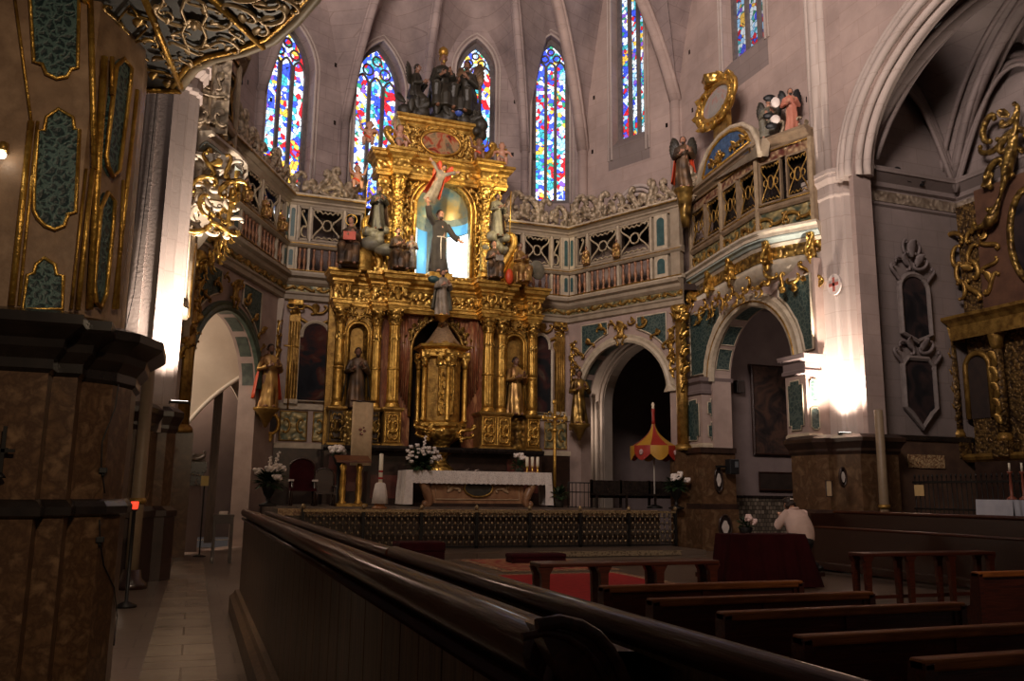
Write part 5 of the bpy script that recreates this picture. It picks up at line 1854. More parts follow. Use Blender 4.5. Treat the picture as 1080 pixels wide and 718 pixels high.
# iron cross bracket at the left edge
p_ = at(3, 475, 6.87)
ib = thing('iron_cross', 'small dark iron cross fixed on the brown marble pedestal', 'cross', p_)
obj('cross_bar', MB().box(p_.x - .075, p_.x + .075, p_.y - .008, p_.y + .008, p_.z - .012, p_.z + .012).box(p_.x - .012, p_.x + .012, p_.y - .008, p_.y + .008, p_.z - .17, p_.z + .17), IRON, ib)
obj('cross_foot', MB().lathe([(.04, -.19), (.03, -.17), (.012, -.15)], 10, Matrix.Translation(p_)).box(p_.x - .02, p_.x + .02, p_.y, p_.y + .09, p_.z - .02, p_.z + .02), IRON, ib)

# ------------------------------------------------------------------ choir partition with rolled rails along the aisle
stl = thing('choir_partition', 'long dark wooden choir partition with rolled handrails beside the aisle', 'partition', (.8, 6, 0))
m = MB()
y = 1.55
i = 0
R = random.Random(4)
while y < 12.4:
    w = R.uniform(.24, .34)
    m.box(.66, .69, y, min(y + w - .012, 12.4), .28, 1.22)
    y += w
obj('board_panel', m, WOODP, stl)
obj('back_board', MB().box(.69, .72, 1.55, 12.4, 0, 1.26), WOODP, stl)
obj('plinth', MB().sweep([(.66, 12.45), (.66, 1.55)], [(-.06, .0), (.12, .0), (.12, .2), (.07, .24), (.05, .28), (-.06, .28)]), WOODP, stl)
obj('roll_rail', MB().lathe([(.05, 1.58), (.053, 1.62), (.053, 12.4), (.04, 12.45)], 24, Matrix(((1, 0, 0, .67), (0, 0, 1, 0), (0, -1, 0, 1.295), (0, 0, 0, 1)))), WOODR, stl)
obj('rail_moulding', MB().lathe([(.02, 1.56), (.02, 12.4)], 12, Matrix(((1, 0, 0, .645), (0, 0, 1, 0), (0, -1, 0, 1.215), (0, 0, 0, 1)))), WOODR, stl)
obj('desk_board', MB().grid([[(.70, 1.5, 1.315), (.70, 12.4, 1.315)], [(.80, 1.5, 1.31), (.80, 12.4, 1.31)], [(.90, 1.5, 1.27), (.90, 12.4, 1.27)], [(.90, 1.5, 1.24), (.90, 12.4, 1.24)], [(.70, 1.5, 1.25), (.70, 12.4, 1.25)]], None, False, cap=False), WOODP, stl)
# volute that ends the rolled rail
Ty = Matrix(((0, -1, 0, 0), (-1, 0, 0, 1.56), (0, 0, 1, 0), (0, 0, 0, 1)))
m = MB()
sp = []
for k in range(30):
    t = k / 29
    a = PI / 2 + t * 3.6 * PI
    r = .078 * (1 - .82 * t)
    sp.append((.70 + r * cos(-a + PI), 1.555, 1.262 + r * sin(-a + PI)))
m.tube(sp, [.016 * (1 - .5 * k / 29) for k in range(30)], 8)
m.add([(.70 + .07 * cos(a), 1.57, 1.262 + .07 * sin(a)) for a in [k * PI / 10 for k in range(20)]], [tuple(range(20))])
obj('rail_volute', m, WOODR, stl)
m = MB()
arm = [(p_.x, p_.z) for p_ in (at(x, y, 1.5) for x, y in ((566, 660), (590, 655), (612, 660), (630, 671), (643, 686), (652, 702), (661, 722), (672, 760)))]
m.tube([(x, 1.5, z) for x, z in arm], .013, 8)
m.tube([(x - .028, 1.5, z - .018) for x, z in arm], .008, 8)
m.plate(arm + [(arm[-1][0], .2), (.69, .2), (.69, 1.2)], (), 1.50, 1.56, Matrix())
obj('end_board', m, WOODR, stl)
obj('front_rail', MB().lathe([(.032, .9), (.035, .93), (.035, 4.28), (.028, 4.3)], 18, Matrix(((1, 0, 0, .95), (0, 0, 1, 0), (0, -1, 0, 1.30), (0, 0, 0, 1)))), WOODR, stl)
obj('far_front_rail', MB().lathe([(.028, 4.33), (.031, 4.36), (.031, 12.3)], 18, Matrix(((1, 0, 0, .95), (0, 0, 1, 0), (0, -1, 0, 1.295), (0, 0, 0, 1)))), WOODR, stl)
obj('front_panel', MB().box(.93, .96, .9, 12.3, 0, 1.28), WOODP, stl)
obj('front_moulding', MB().lathe([(.014, .9), (.014, 12.3)], 10, Matrix(((1, 0, 0, .925), (0, 0, 1, 0), (0, -1, 0, 1.225), (0, 0, 0, 1)))), WOODR, stl)
# ------------------------------------------------------------------ pews and benches in the nave
def pew(x0, x1, y, label, top=.9, seat=True, ends=True):
    r = thing('church_pew', label, 'pew', ((x0 + x1) / 2, y, 0), 0, 'church pews')
    obj('back_panel', MB().box(x0 + .04, x1 - .04, y, y + .03, .22, top - .05), WOODPEW, r)
    m = MB()
    n = max(2, round((x1 - x0) / 1.0))
    for i in range(n + 1):
        x = x0 + .05 + (x1 - x0 - .1) * i / n
        obj('stile', MB().box(x - .04, x + .04, y - .015, y + .03, .1, top - .05), WOODPEW, r)
    obj('top_rail', MB().box(x0, x1, y - .03, y + .06, top - .055, top), WOODTOP, r, bevel=.012)
    obj('bottom_rail', MB().box(x0 + .04, x1 - .04, y - .01, y + .03, .16, .24), WOODPEW, r)
    for x in (x0, x1 - .05):
        pts = [(y - .03, 0), (y + .50, 0), (y + .50, .1), (y + .44, .16), (y + .46, .40), (y + .48, .47), (y + .30, .50), (y + .09, .58), (y + .06, top - .02), (y - .03, top - .02)]
        T = Matrix(((0, 1, 0, x), (1, 0, 0, 0), (0, 0, 1, 0), (0, 0, 0, 1)))
        obj('end_panel', MB().plate(pts, (), 0, .05, T), WOODPEW, r, bevel=.006)
    obj('seat', MB().box(x0 + .05, x1 - .05, y + .04, y + .45, .42, .46), WOODPEW, r)
    return r


pew(3.02, 4.9, 6.2, 'dark wooden pew with worn top edge, farthest of the five backs at front right')
pew(2.98, 4.88, 5.36, 'dark wooden pew second from the farthest of the five at front right')
pew(3.08, 5.02, 4.66, 'dark wooden pew, middle one of the five pew backs at front right')
pew(2.96, 5.1, 3.78, 'dark wooden pew second from the nearest, cut off by the right edge')
pew(3.06, 5.2, 3.1, 'dark wooden pew nearest the viewer in the bottom right corner')


def bench(x0, x1, y, label, top=.8, dep=.34):
    r = thing('kneeling_bench', label, 'bench', ((x0 + x1) / 2, y, 0), 0, 'long narrow benches')
    obj('bench_top', MB().box(x0, x1, y, y + dep, top - .05, top), WOODPEW, r, bevel=.012)
    n = 4
    for i in range(n):
        x = x0 + .08 + (x1 - x0 - .16) * i / (n - 1)
        for yy in (y + .05, y + dep - .05):
            m = MB().frustum(x, yy, 0, top - .05, .035, .03, .055, .035)
            m.frustum(x, yy, top - .16, top - .05, .04, .03, .1, .035)
            obj('leg', m, WOODPEW, r)
    obj('foot_rail', MB().box(x0 + .1, x1 - .1, y + dep - .07, y + dep - .03, .12, .17), WOODPEW, r)
    return r


bench(3.84, 6.28, 9.5, 'long narrow dark bench on legs standing before the red carpet')
bench(9.2, 11.75, 10.2, 'long narrow dark bench on legs at the right, in front of the choir stalls')
# low reddish pew seen end-on at the right edge
pew(7.2, 8.6, 6.5, 'short reddish pew behind the five, cut off at the right edge of the picture', .9)

# choir stalls along the right side
r = thing('choir_stall', 'long dark wooden choir stall with two shiny rails along the right side', 'choir stall', (13.4, 12, 0))
obj('back_panel', MB().box(13.64, 13.72, 8.0, 16.0, .35, 1.25), WOOD, r)
obj('back_rail', MB().lathe([(.04, 8.0), (.042, 8.03), (.042, 16.0), (.035, 16.03)], 16, Matrix(((1, 0, 0, 13.66), (0, 0, 1, 0), (0, -1, 0, 1.27), (0, 0, 0, 1)))), WOODR, r)
obj('desk_panel', MB().box(13.02, 13.08, 8.0, 16.2, .05, .92), WOOD, r)
obj('desk_rail', MB().lathe([(.032, 8.0), (.034, 8.03), (.034, 16.2), (.028, 16.23)], 16, Matrix(((1, 0, 0, 13.04), (0, 0, 1, 0), (0, -1, 0, .94), (0, 0, 0, 1)))), WOODR, r)
obj('seat', MB().box(13.1, 13.62, 8.0, 16.0, .42, .47), WOOD, r)
obj('kneeler', MB().box(12.35, 12.62, 8.2, 16.1, .20, .25).box(12.4, 12.5, 8.3, 8.4, 0, .2).box(12.4, 12.5, 15.8, 15.9, 0, .2), WOOD, r)
obj('end_panel', MB().box(13.0, 13.75, 16.0, 16.06, .0, 1.24), WOOD, r)

# ------------------------------------------------------------------ carpets and low red seats
BORD = mat_carved('fringed carpet border', (.50, .36, .20), (.16, .04, .03), scale=18, rough=.95, metal=0, strength=.2)
c = thing('carpet', 'red carpet with a pale fringed border lying before the altar steps', 'carpet', (6.6, 14, 0))
obj('carpet_field', MB().box(4.6, 8.2, 10.8, 16.3, .002, .016), REDCAR, c)
m = MB()
m.box(4.35, 8.45, 10.55, 16.55, .001, .010)
obj('carpet_border', m, BORD, c)
c = thing('carpet', 'smaller patterned red carpet leading up to the altar railing', 'carpet', (7.4, 19, 0))
obj('carpet_field', MB().box(6.3, 8.6, 17.3, 20.2, .002, .016), mat_carved('patterned red carpet', (.42, .22, .10), (.26, .02, .02), scale=7, rough=.95, metal=0, strength=.1), c)
obj('carpet_border', MB().box(6.1, 8.8, 17.1, 20.4, .001, .010), BORD, c)
# stone step with inlaid riser in front of the railing
STEPM = mat_lattice('inlaid step riser', (.10, .07, .04), (.24, .18, .11), 13, .10)
m = MB().box(3.0, 13.2, 20.6, 22.9, 0, .14)
o = struct('floor_step', m, FLOOR)
struct('trim_step_edge', MB().box(8.3, 12.4, 20.55, 20.62, .02, .15), STEPM, o)
for (px0, px1, pb, Y, h, d, lab) in ((421, 470, 590, 19.3, .48, .8, 'red upholstered stool block standing left of the carpets by the altar railing'),
                                     (540, 598, 592, 18.9, .22, .5, 'low red kneeling cushion bench in front of the altar railing')):
    a, b_ = at(px0, pb, Y), at(px1, pb, Y)
    r = thing('kneeler', lab, 'kneeler', ((a.x + b_.x) / 2, Y + d / 2, 0))
    obj('cushion', MB().box(a.x, b_.x, Y, Y + d, h * .55, h), REDC, r, bevel=.04)
    obj('skirt', MB().box(a.x + .02, b_.x - .02, Y + .02, Y + d - .02, .02, h * .56), REDC, r)
    for x in (a.x + .06, b_.x - .06):
        obj('foot', MB().box(x - .04, x + .04, Y + .04, Y + .12, 0, .05), WOOD, r)

# ------------------------------------------------------------------ iron altar railing
fy, x0, x1 = 22.35, 2.6, 13.3
rl = thing('altar_railing', 'long low openwork iron railing in front of the raised altar floor', 'railing', ((x0 + x1) / 2, fy, 0))
obj('top_rail', MB().box(x0, x1, fy - .05, fy + .05, 1.08, 1.14), IRONG, rl)
obj('bottom_rail', MB().box(x0, x1, fy - .04, fy + .04, .16, .2), IRON, rl)
np_ = 7
R = random.Random(3)
for i in range(np_ + 1):
    x = x0 + (x1 - x0) * i / np_
    p_ = obj('post', MB().box(x - .04, x + .04, fy - .04, fy + .04, .14, 1.15), IRON, rl)
    obj('knob', MB().lathe([(.03, 1.14), (.055, 1.19), (.05, 1.24), (.01, 1.28)], 10, Matrix.Translation((x, fy, 0))), IRONG, p_)
for i in range(np_):
    a, b_ = x0 + (x1 - x0) * i / np_ + .04, x0 + (x1 - x0) * (i + 1) / np_ - .04
    k = 9
    m = MB()
    w = (b_ - a) / k
    g = MB()
    Tl = Matrix(((1, 0, 0, 0), (0, -1, 0, fy), (0, 0, 1, 0), (0, 0, 0, 1)))
    for j in range(k):
        c_ = a + (j + .5) * w
        m.box(a + j * w - .006, a + j * w + .006, fy - .008, fy + .008, .18, 1.1)
        m.tube([(c_ + .42 * w * cos(t), fy, .92 + .09 * sin(t)) for t in [q * PI / 6 for q in range(7)]], .012, 4)
        for z, kd in ((.42, 'C'), (.68, 'C')):
            for sg in (-1, 1):
                m.scroll((c_ + sg * w * .22, 0, z), .22, PI / 2, kd, .06, Tl, 4, flip=sg, steps=14)
        m.tube([(c_ + .05 * cos(t), fy, .55 + .05 * sin(t)) for t in [q * PI / 4 for q in range(8)]], .012, 4, closed=True)
        for z in (.55, .80, .98, .30, 1.045):
            g.ball((c_, fy - .012, z), (.032, .02, .032), 6, 4)
        for z in (.42, .68, .9):
            g.ball((a + j * w, fy - .012, z), (.022, .018, .03), 6, 4)
    p_ = obj('openwork_panel', m, IRONP, rl)
    setp(obj('gilt_rosette_pattern', g, IRONG, p_), kind='stuff')

# ------------------------------------------------------------------ altar table with cloth
ZS = 1.19
al = thing('altar_table', 'carved altar table of red brown stone on the raised floor', 'altar', (7.9, 24.7, ZS))
ALTM = mat('red brown altar stone', (.34, .18, .09), (.20, .09, .045), scale=3, rough=.35, distort=1)
obj('frontal', MB().box(6.45, 9.35, 24.5, 25.1, ZS + .1, 2.12), ALTM, al)
obj('altar_step', MB().box(6.15, 9.65, 24.4, 25.2, ZS, ZS + .1), MARBD, al)
obj('mensa', MB().box(5.75, 10.08, 24.32, 25.3, 2.1, 2.19), ALTM, al)
Tl = Matrix(((1, 0, 0, 0), (0, -1, 0, 24.5), (0, 0, 1, 0), (0, 0, 0, 1)))
m = MB()
m.tube([(6.6, 24.49, 1.4), (9.2, 24.49, 1.4), (9.2, 24.49, 2.0), (6.6, 24.49, 2.0)], .025, 4, closed=True)
for sg in (-1, 1):
    m.scroll((7.9 + sg * .75, .03, 1.72), .36, sg * .5, 'S', .12, Tl, flip=sg)
    m.leaf((7.9 + sg * .95, .02, 1.6), .3, .16, PI / 2 + sg * .8, .2, Tl)
obj('frontal_relief', m, mat('pale altar relief', (.48, .33, .20), (.36, .22, .12), scale=6, rough=.4), al)
obj('emblem', MB().plate([(7.9 + .42 * cos(a), 1.74 + .24 * sin(a)) for a in [k * PI / 12 for k in range(24)]], (), .02, .05, Tl), BRONZE, al)
m = MB().tube([(7.9 + .44 * cos(a), 24.44, 1.74 + .26 * sin(a)) for a in [k * PI / 12 for k in range(24)]], .03, 5, closed=True)
obj('emblem_rim', m, GOLDD, al)
for sg in (-1, 1):
    m = MB()
    m.scroll((7.9 + sg * 1.62, .08, 1.7), .82, PI / 2, 'S', .16, Tl, flip=sg, n=8)
    m.leaf((7.9 + sg * 1.6, .05, 1.4), .5, .26, PI / 2, .3, Tl)
    obj('scroll_leg', m, ALTM, al)
cl = thing('altar_cloth', 'white lace edged linen cloth covering the altar and hanging at both ends', 'cloth', (7.9, 24.7, 2.2))
rows = []
R = random.Random(2)
obj('cloth_top', MB().box(5.66, 10.16, 24.26, 25.36, 2.2, 2.225), WHITEC, cl)
rows = []
for i in range(91):
    x = 5.66 + 4.5 * i / 90
    d = .028 * sin(i * .9) + .015 * sin(i * 2.3)
    rows.append([(x, 24.26, 2.225), (x, 24.24 + d * .3, 2.05), (x, 24.235 + d, 1.86 - .018 * (i % 3 == 0))])
obj('lace_front', MB().grid(rows), mat_lattice('lace cloth', (.52, .45, .41), (.72, .64, .58), 22, .1), cl)
for x, sg in ((5.66, -1), (10.16, 1)):
    rows = []
    for i in range(21):
        y = 24.26 + 1.1 * i / 20
        d = .02 * sin(i * 1.1)
        rows.append([(x, y, 2.225), (x + sg * (.03 + d), y, 1.7), (x + sg * (.05 + d), y, 1.25)])
    obj('cloth_drop', MB().grid(rows), WHITEC, cl)
    rows = [[(x - sg * .2, 24.252, 2.22), (x, 24.252, 2.22)], [(x - sg * .2, 24.225, 1.25), (x + sg * .06, 24.225, 1.25)]]
    obj('cloth_fold', MB().grid(rows), WHITEC, cl)


# ------------------------------------------------------------------ flowers
def bouquet(name, label, base, z0, spread, h, nb, pm, seed, vase=None, spikes=0, nl=60, bs=.07):
    R = random.Random(seed)
    r = thing(name, label, 'flowers', base, 0, None)
    bx, by, bz = base
    if vase == 'stand':
        obj('stand', MB().lathe([(.22, bz), (.24, bz + .04), (.06, bz + .1), (.05, z0 - .35), (.12, z0 - .25), (.2, z0 - .02), (.19, z0)], 14, Matrix.Translation((bx, by, 0))), IRON, r)
    elif vase == 'bowl':
        obj('bowl', MB().lathe([(.10, bz), (.12, bz + .02), (.17, z0 - .02), (.16, z0)], 14, Matrix.Translation((bx, by, 0))), BRONZE, r)
    m = MB()
    for i in range(nl):
        a, e = R.uniform(0, 2 * PI), R.uniform(-.5, 1.3)
        L = R.uniform(.5, 1.0) * spread
        d = Vector((cos(a) * cos(e), sin(a) * cos(e), sin(e) * .9))
        s_ = Vector((bx, by, z0 + .05)) + d * L * .25
        t = Vector((bx, by, z0 + .05)) + d * L * 1.05
        u = d.cross(Vector((0, 0, 1)))
        u = (u.normalized() if u.length > .01 else Vector((1, 0, 0))) * L * .13
        mid = s_.lerp(t, .55) + Vector((0, 0, .05 * L))
        m.add([s_, mid - u, t, mid + u, mid + Vector((0, 0, .02))], [(0, 1, 4), (1, 2, 4), (2, 3, 4), (3, 0, 4)])
    setp(obj('foliage', m, LEAFM, r), kind='stuff')
    for i in range(nb):
        a, e = R.uniform(0, 2 * PI), R.uniform(.1, 1.35)
        L = R.uniform(.55, 1.0)
        c_ = Vector((bx + cos(a) * cos(e) * spread * L, by + sin(a) * cos(e) * spread * .6 * L - spread * .2, z0 + .08 + sin(e) * h * L))
        s_ = bs * R.uniform(.75, 1.25)
        mm = MB()
        for k in range(9):
            q = k * 2 * PI / 9
            t = .75 if k % 2 else .5
            mm.ball((c_.x + s_ * t * cos(q), c_.y + s_ * t * sin(q) * .8, c_.z + s_ * .3 * (k % 3 - 1)), (s_ * .48, s_ * .42, s_ * .4), 6, 4)
        mm.ball((c_.x, c_.y - s_ * .3, c_.z + s_ * .15), s_ * .55, 7, 5)
        f = obj('blossom', mm, pm, r)
        obj('stem', MB().tube([(bx, by, z0 - .05), tuple(c_.lerp(Vector((bx, by, z0)), .4) + Vector((0, 0, .02))), tuple(c_)], .008, 4), LEAFM, f)
    for i in range(spikes):
        x = bx + (i - (spikes - 1) / 2) * .22 + .1
        top = z0 + h * (1.5 + .25 * (i % 2))
        mm = MB().tube([(bx + .02, by, z0), (x, by - .05, top)], .01, 5)
        for k in range(14):
            t = .4 + .6 * k / 14
            mm.ball((bx + (x - bx) * t + .03 * cos(k * 2.4), by - .05 + .03 * sin(k * 2.4), z0 + (top - z0) * t), .045 * (1.15 - .6 * t), 6, 4)
        obj('flower_spike', mm, PETAL, r)
    return r


p_ = at(284, 505, 23.5)
bouquet('flower_arrangement', 'tall arrangement of big white blooms with flower spikes, left of the altar', (p_.x, p_.y, ZS), at(284, 511, 23.5).z, .58, .5, 12, PETAL, 5, 'stand', 2, 170, .12)
p_ = at(358, 474, 25.6)
bouquet('flower_arrangement', 'small cluster of round white flowers beside the cream banner', (p_.x, p_.y, ZS), at(358, 480, 25.6).z, .34, .26, 6, PETAL, 6, 'stand', 0, 30, .13)
p_ = at(444, 490, 24.55)
bouquet('flower_arrangement', 'white flowers with trailing greenery on the left end of the altar cloth', (p_.x, p_.y, 2.225), 2.34, .62, .6, 44, PETAL, 7, 'bowl', 1, 170, .06)
p_ = at(548, 490, 25.1)
bouquet('flower_arrangement', 'dark leafy arrangement with a few white blooms on the right of the altar', (p_.x, p_.y, 2.225), 2.36, .36, .36, 5, PETAL, 8, 'bowl', 0, 70, .08)
p_ = at(713, 515, 22.8)
bouquet('flower_arrangement', 'white lilies with dark leaves on a stand by the right marble pedestal', (p_.x, p_.y, ZS), at(713, 515, 22.8).z, .5, .42, 8, PETAL, 9, 'stand', 0, 150, .095)
p_ = at(590, 518, 24.2)
bouquet('potted_plant', 'low dark potted plant on the floor right of the altar', (p_.x, p_.y, ZS), ZS + .3, .42, .4, 0, PETAL, 10, 'bowl', 0, 80)


# ------------------------------------------------------------------ things on and around the altar
def candle(px, pt, pb, Y, label):
    a, b_ = at(px, pt, Y), at(px, pb, Y)
    r = thing('altar_candle', label, 'candle', (a.x, Y, 2.225), 0, 'altar candles')
    z = 2.225
    obj('holder', MB().lathe([(.07, z), (.07, z + .02), (.03, z + .05), (.03, z + .16), (.06, z + .2)], 12, Matrix.Translation((a.x, Y, 0))), GOLD, r)
    obj('wax', MB().lathe([(.05, z + .18), (.05, a.z), (.03, a.z + .01)], 12, Matrix.Translation((a.x, Y, 0))), CANDLE, r)
    obj('wick', MB().lathe([(.006, a.z), (.004, a.z + .05)], 5, Matrix.Translation((a.x, Y, 0))), BLACK, r)
for px, lab in ((556, 'short white altar candle, leftmost of the three on the altar'), (561.5, 'short white altar candle, middle of the three on the altar'), (567, 'short white altar candle, rightmost of the three on the altar')):
    candle(px, 482, 494, 24.75, lab)
p_ = at(500, 495, 24.6)
r = thing('missal', 'small open white book lying on the altar cloth', 'book', (p_.x, 24.6, 2.226))
for sg in (-1, 1):
    obj('page', MB().grid([[(p_.x + sg * .24 * t, 24.45 + .3 * v, 2.235 + .05 * sin(t * PI * .8)) for t in (0, .25, .5, .75, 1)] for v in (0, 1)] ), PETAL, r)
obj('cover', MB().box(p_.x - .26, p_.x + .26, 24.43, 24.77, 2.226, 2.236), REDC, r)

# paschal candle on a cloth-wrapped stand
p_ = at(400, 541, 22.86)
r = thing('paschal_candle', 'tall white paschal candle with red marks on a stand wrapped in white cloth', 'candle', (p_.x, 22.86, 1.15))
zt, zm, zb = at(400, 478, 22.86).z, at(400, 510, 22.86).z, at(400, 531, 22.86).z
Tl = Matrix.Translation((p_.x, 22.86, 0))
obj('candle_shaft', MB().lathe([(.055, zm - .1), (.055, zt - .02), (.03, zt)], 14, Tl), CANDLE, r)
m = MB()
for z in (zm + .12, zm + .3):
    m.lathe([(.057, z), (.058, z + .01), (.058, z + .04), (.057, z + .05)], 14, Tl)
obj('red_band', m, REDCAR, r)
obj('cloth_wrap', MB().lathe([(.09, zm + .03), (.13, zm), (.17, zm - .2), (.21, zb)], 28, Tl, flute=(7, .07)), WHITEC, r)
obj('stand', MB().lathe([(.2, 1.15), (.21, 1.18), (.15, 1.22), (.14, zb + .05)], 16, Tl), mat('orange brown wood', (.34, .13, .04), (.22, .08, .025), scale=5, rough=.35), r)

# processional cross on its pole
p_ = at(585, 500, 24.9)
r = thing('processional_cross', 'ornate gilded processional cross on a tall pole right of the altar', 'cross', (p_.x, 24.9, ZS))
zt, zc, zb = at(584, 424, 24.9).z, at(584, 441, 24.9).z, at(584, 502, 24.9).z
Tl = Matrix(((1, 0, 0, p_.x), (0, -1, 0, 24.9), (0, 0, 1, 0), (0, 0, 0, 1)))
obj('pole', MB().tube([(p_.x, 24.9, ZS), (p_.x, 24.9, zc)], .05, 12), GOLD, r)
m = MB().box(-.04, .04, -.02, .02, zc - .3, zt, Tl).box(-.32, .32, -.02, .02, zc - .04, zc + .04, Tl)
for x, z in ((-.36, zc), (.36, zc), (0, zt)):
    m.ball((x, 0, z), (.09, .03, .09), 10, 6, Tl)
obj('cross_head', m, GOLD, r)
m = MB()
for sg in (-1, 1):
    for u, z in ((.14, .14), (.14, -.14), (.28, .08), (.28, -.08)):
        m.scroll((sg * u, .0, zc + z), .18, PI / 4 * sg, 'C', .13, Tl, flip=sg)
m.ball((0, .02, zc), (.09, .04, .09), 10, 6, Tl)
obj('cross_rays', m, GOLDC, r)
obj('node', MB().lathe([(.05, zc - .45), (.10, zc - .38), (.05, zc - .3)], 12, Matrix.Translation((p_.x, 24.9, 0))), GOLD, r)
obj('foot', MB().lathe([(.22, ZS), (.22, ZS + .04), (.06, ZS + .12)], 14, Matrix.Translation((p_.x, 24.9, 0))), IRON, r)

# lectern with two gilt columns, and the cream banner behind it
p_ = at(368, 535, 24.0)
r = thing('lectern', 'dark lectern carried by two gilded turned columns, left of the altar', 'lectern', (p_.x, 24.0, ZS))
ztop = at(368, 486, 24.0).z
for px in (361, 378):
    x = at(px, 520, 24.0).x
    h = ztop - ZS - .12
    pr = [(.10, 0), (.11, .05), (.07, .1), (.09, .3), (.075, .45), (.085, .6), (.06, .8), (.10, .92), (.05, 1.0)]
    obj('column', MB().lathe([(a, ZS + .05 + b_ * h) for a, b_ in pr], 16, Matrix.Translation((x, 24.0, 0)), flute=(8, .06)), GOLD, r)
xl, xr = at(354, 486, 24.0).x, at(390, 486, 24.0).x
obj('desk', MB().add([(xl, 23.75, ztop - .05), (xr, 23.75, ztop - .05), (xr, 24.3, ztop + .12), (xl, 24.3, ztop + .12), (xl, 23.75, ztop + .0), (xr, 23.75, ztop + .0), (xr, 24.3, ztop + .17), (xl, 24.3, ztop + .17)], [(0, 1, 2, 3), (7, 6, 5, 4), (0, 4, 5, 1), (1, 5, 6, 2), (2, 6, 7, 3), (3, 7, 4, 0)]), mat('red brown desk', (.16, .05, .02), (.10, .03, .015), scale=4, rough=.4), r)
obj('base', MB().box(xl + .05, xr - .05, 23.75, 24.3, ZS, ZS + .08), GOLDD, r)
zt, zb_ = at(382, 423, 24.9).z, at(382, 489, 24.9).z
xa, xb = at(371, 450, 24.9).x, at(393, 450, 24.9).x
r = thing('banner', 'cream hanging banner with a small red motif, left of the altarpiece centre', 'banner', ((xa + xb) / 2, 24.9, ZS))
BANN = mat('cream banner cloth', (.56, .40, .23), (.46, .32, .18), scale=7, rough=.9)
rows = [[(xa + (xb - xa) * i / 8, 24.9 + .015 * sin(i * 1.3 + z), z) for i in range(9)] for z in (zt, (zt + zb_) / 2, zb_ - .05)]
rows2 = [[(p__[0], p__[1] + .015, p__[2]) for p__ in reversed(q)] for q in rows]
obj('banner_cloth', MB().grid([a + b_ for a, b_ in zip(rows, rows2)], cu=True, cap=True), BANN, r)
obj('banner_bar', MB().tube([(xa - .06, 24.9, zt), (xb + .06, 24.9, zt)], .025, 8), WOOD, r)
obj('banner_pole', MB().tube([((xa + xb) / 2, 24.98, ZS), ((xa + xb) / 2, 24.98, zt + .05)], .025, 8), WOOD, r)
obj('pole_foot', MB().lathe([(.2, ZS), (.2, ZS + .03), (.04, ZS + .08)], 12, Matrix.Translation(((xa + xb) / 2, 24.98, 0))), WOOD, r)
m = MB()
cx, cz = (xa + xb) / 2, at(380, 455, 24.88).z
for dx, dz, s_ in ((-.05, .06, .05), (.07, .02, .045), (-.02, -.07, .05), (.04, .12, .03)):
    m.ball((cx + dx, 24.88, cz + dz), (s_, .012, s_ * .8), 8, 5)
obj('banner_motif', m, mat('red brown motif', (.22, .06, .04), (.16, .08, .05), scale=9), r)

# celebrant's chairs, dark and red
for px, lab, s_ in ((318, 'red backed armchair with white arm covers on the left of the altar floor', 1.0), (342, 'small dark chair beside the red armchair, behind the lectern', .8)):
    p_ = at(px, 536, 24.3)
    x, y = p_.x, 24.3
    r = thing('armchair', lab, 'chair', (x, y, ZS))
    pts = [(-.34, .45), (.34, .45), (.34, 1.05)] + [(.34 * cos(a), 1.05 + .25 * sin(a)) for a in [k * PI / 10 for k in range(1, 10)]] + [(-.34, 1.05)]
    T = Matrix.Translation((x, y + .3, ZS)) @ Matrix.Scale(s_, 4)
    obj('backrest', MB().plate(pts, (), 0, .06, T), REDC if s_ == 1 else WOOD, r)
    obj('back_frame', MB().tube([(a, -.02, b_) for a, b_ in pts[1:]], .03, 6, T), WOOD, r)
    T = Matrix.Translation((x, y, ZS)) @ Matrix.Scale(s_, 4)
    obj('seat', MB().box(-.34, .34, -.25, .3, .40, .48, T), REDC if s_ == 1 else WOOD, r)
    for sx in (-1, 1):
        for yy in (-.22, .27):
            obj('leg', MB().tube([(sx * .3, yy, 0), (sx * .3, yy, .66 if yy < 0 else .42)], .03, 6, T), WOOD, r)
        obj('arm', MB().box(sx * .32 - .05, sx * .32 + .05, -.28, .28, .66, .71, T), WHITEC if s_ == 1 else WOOD, r)

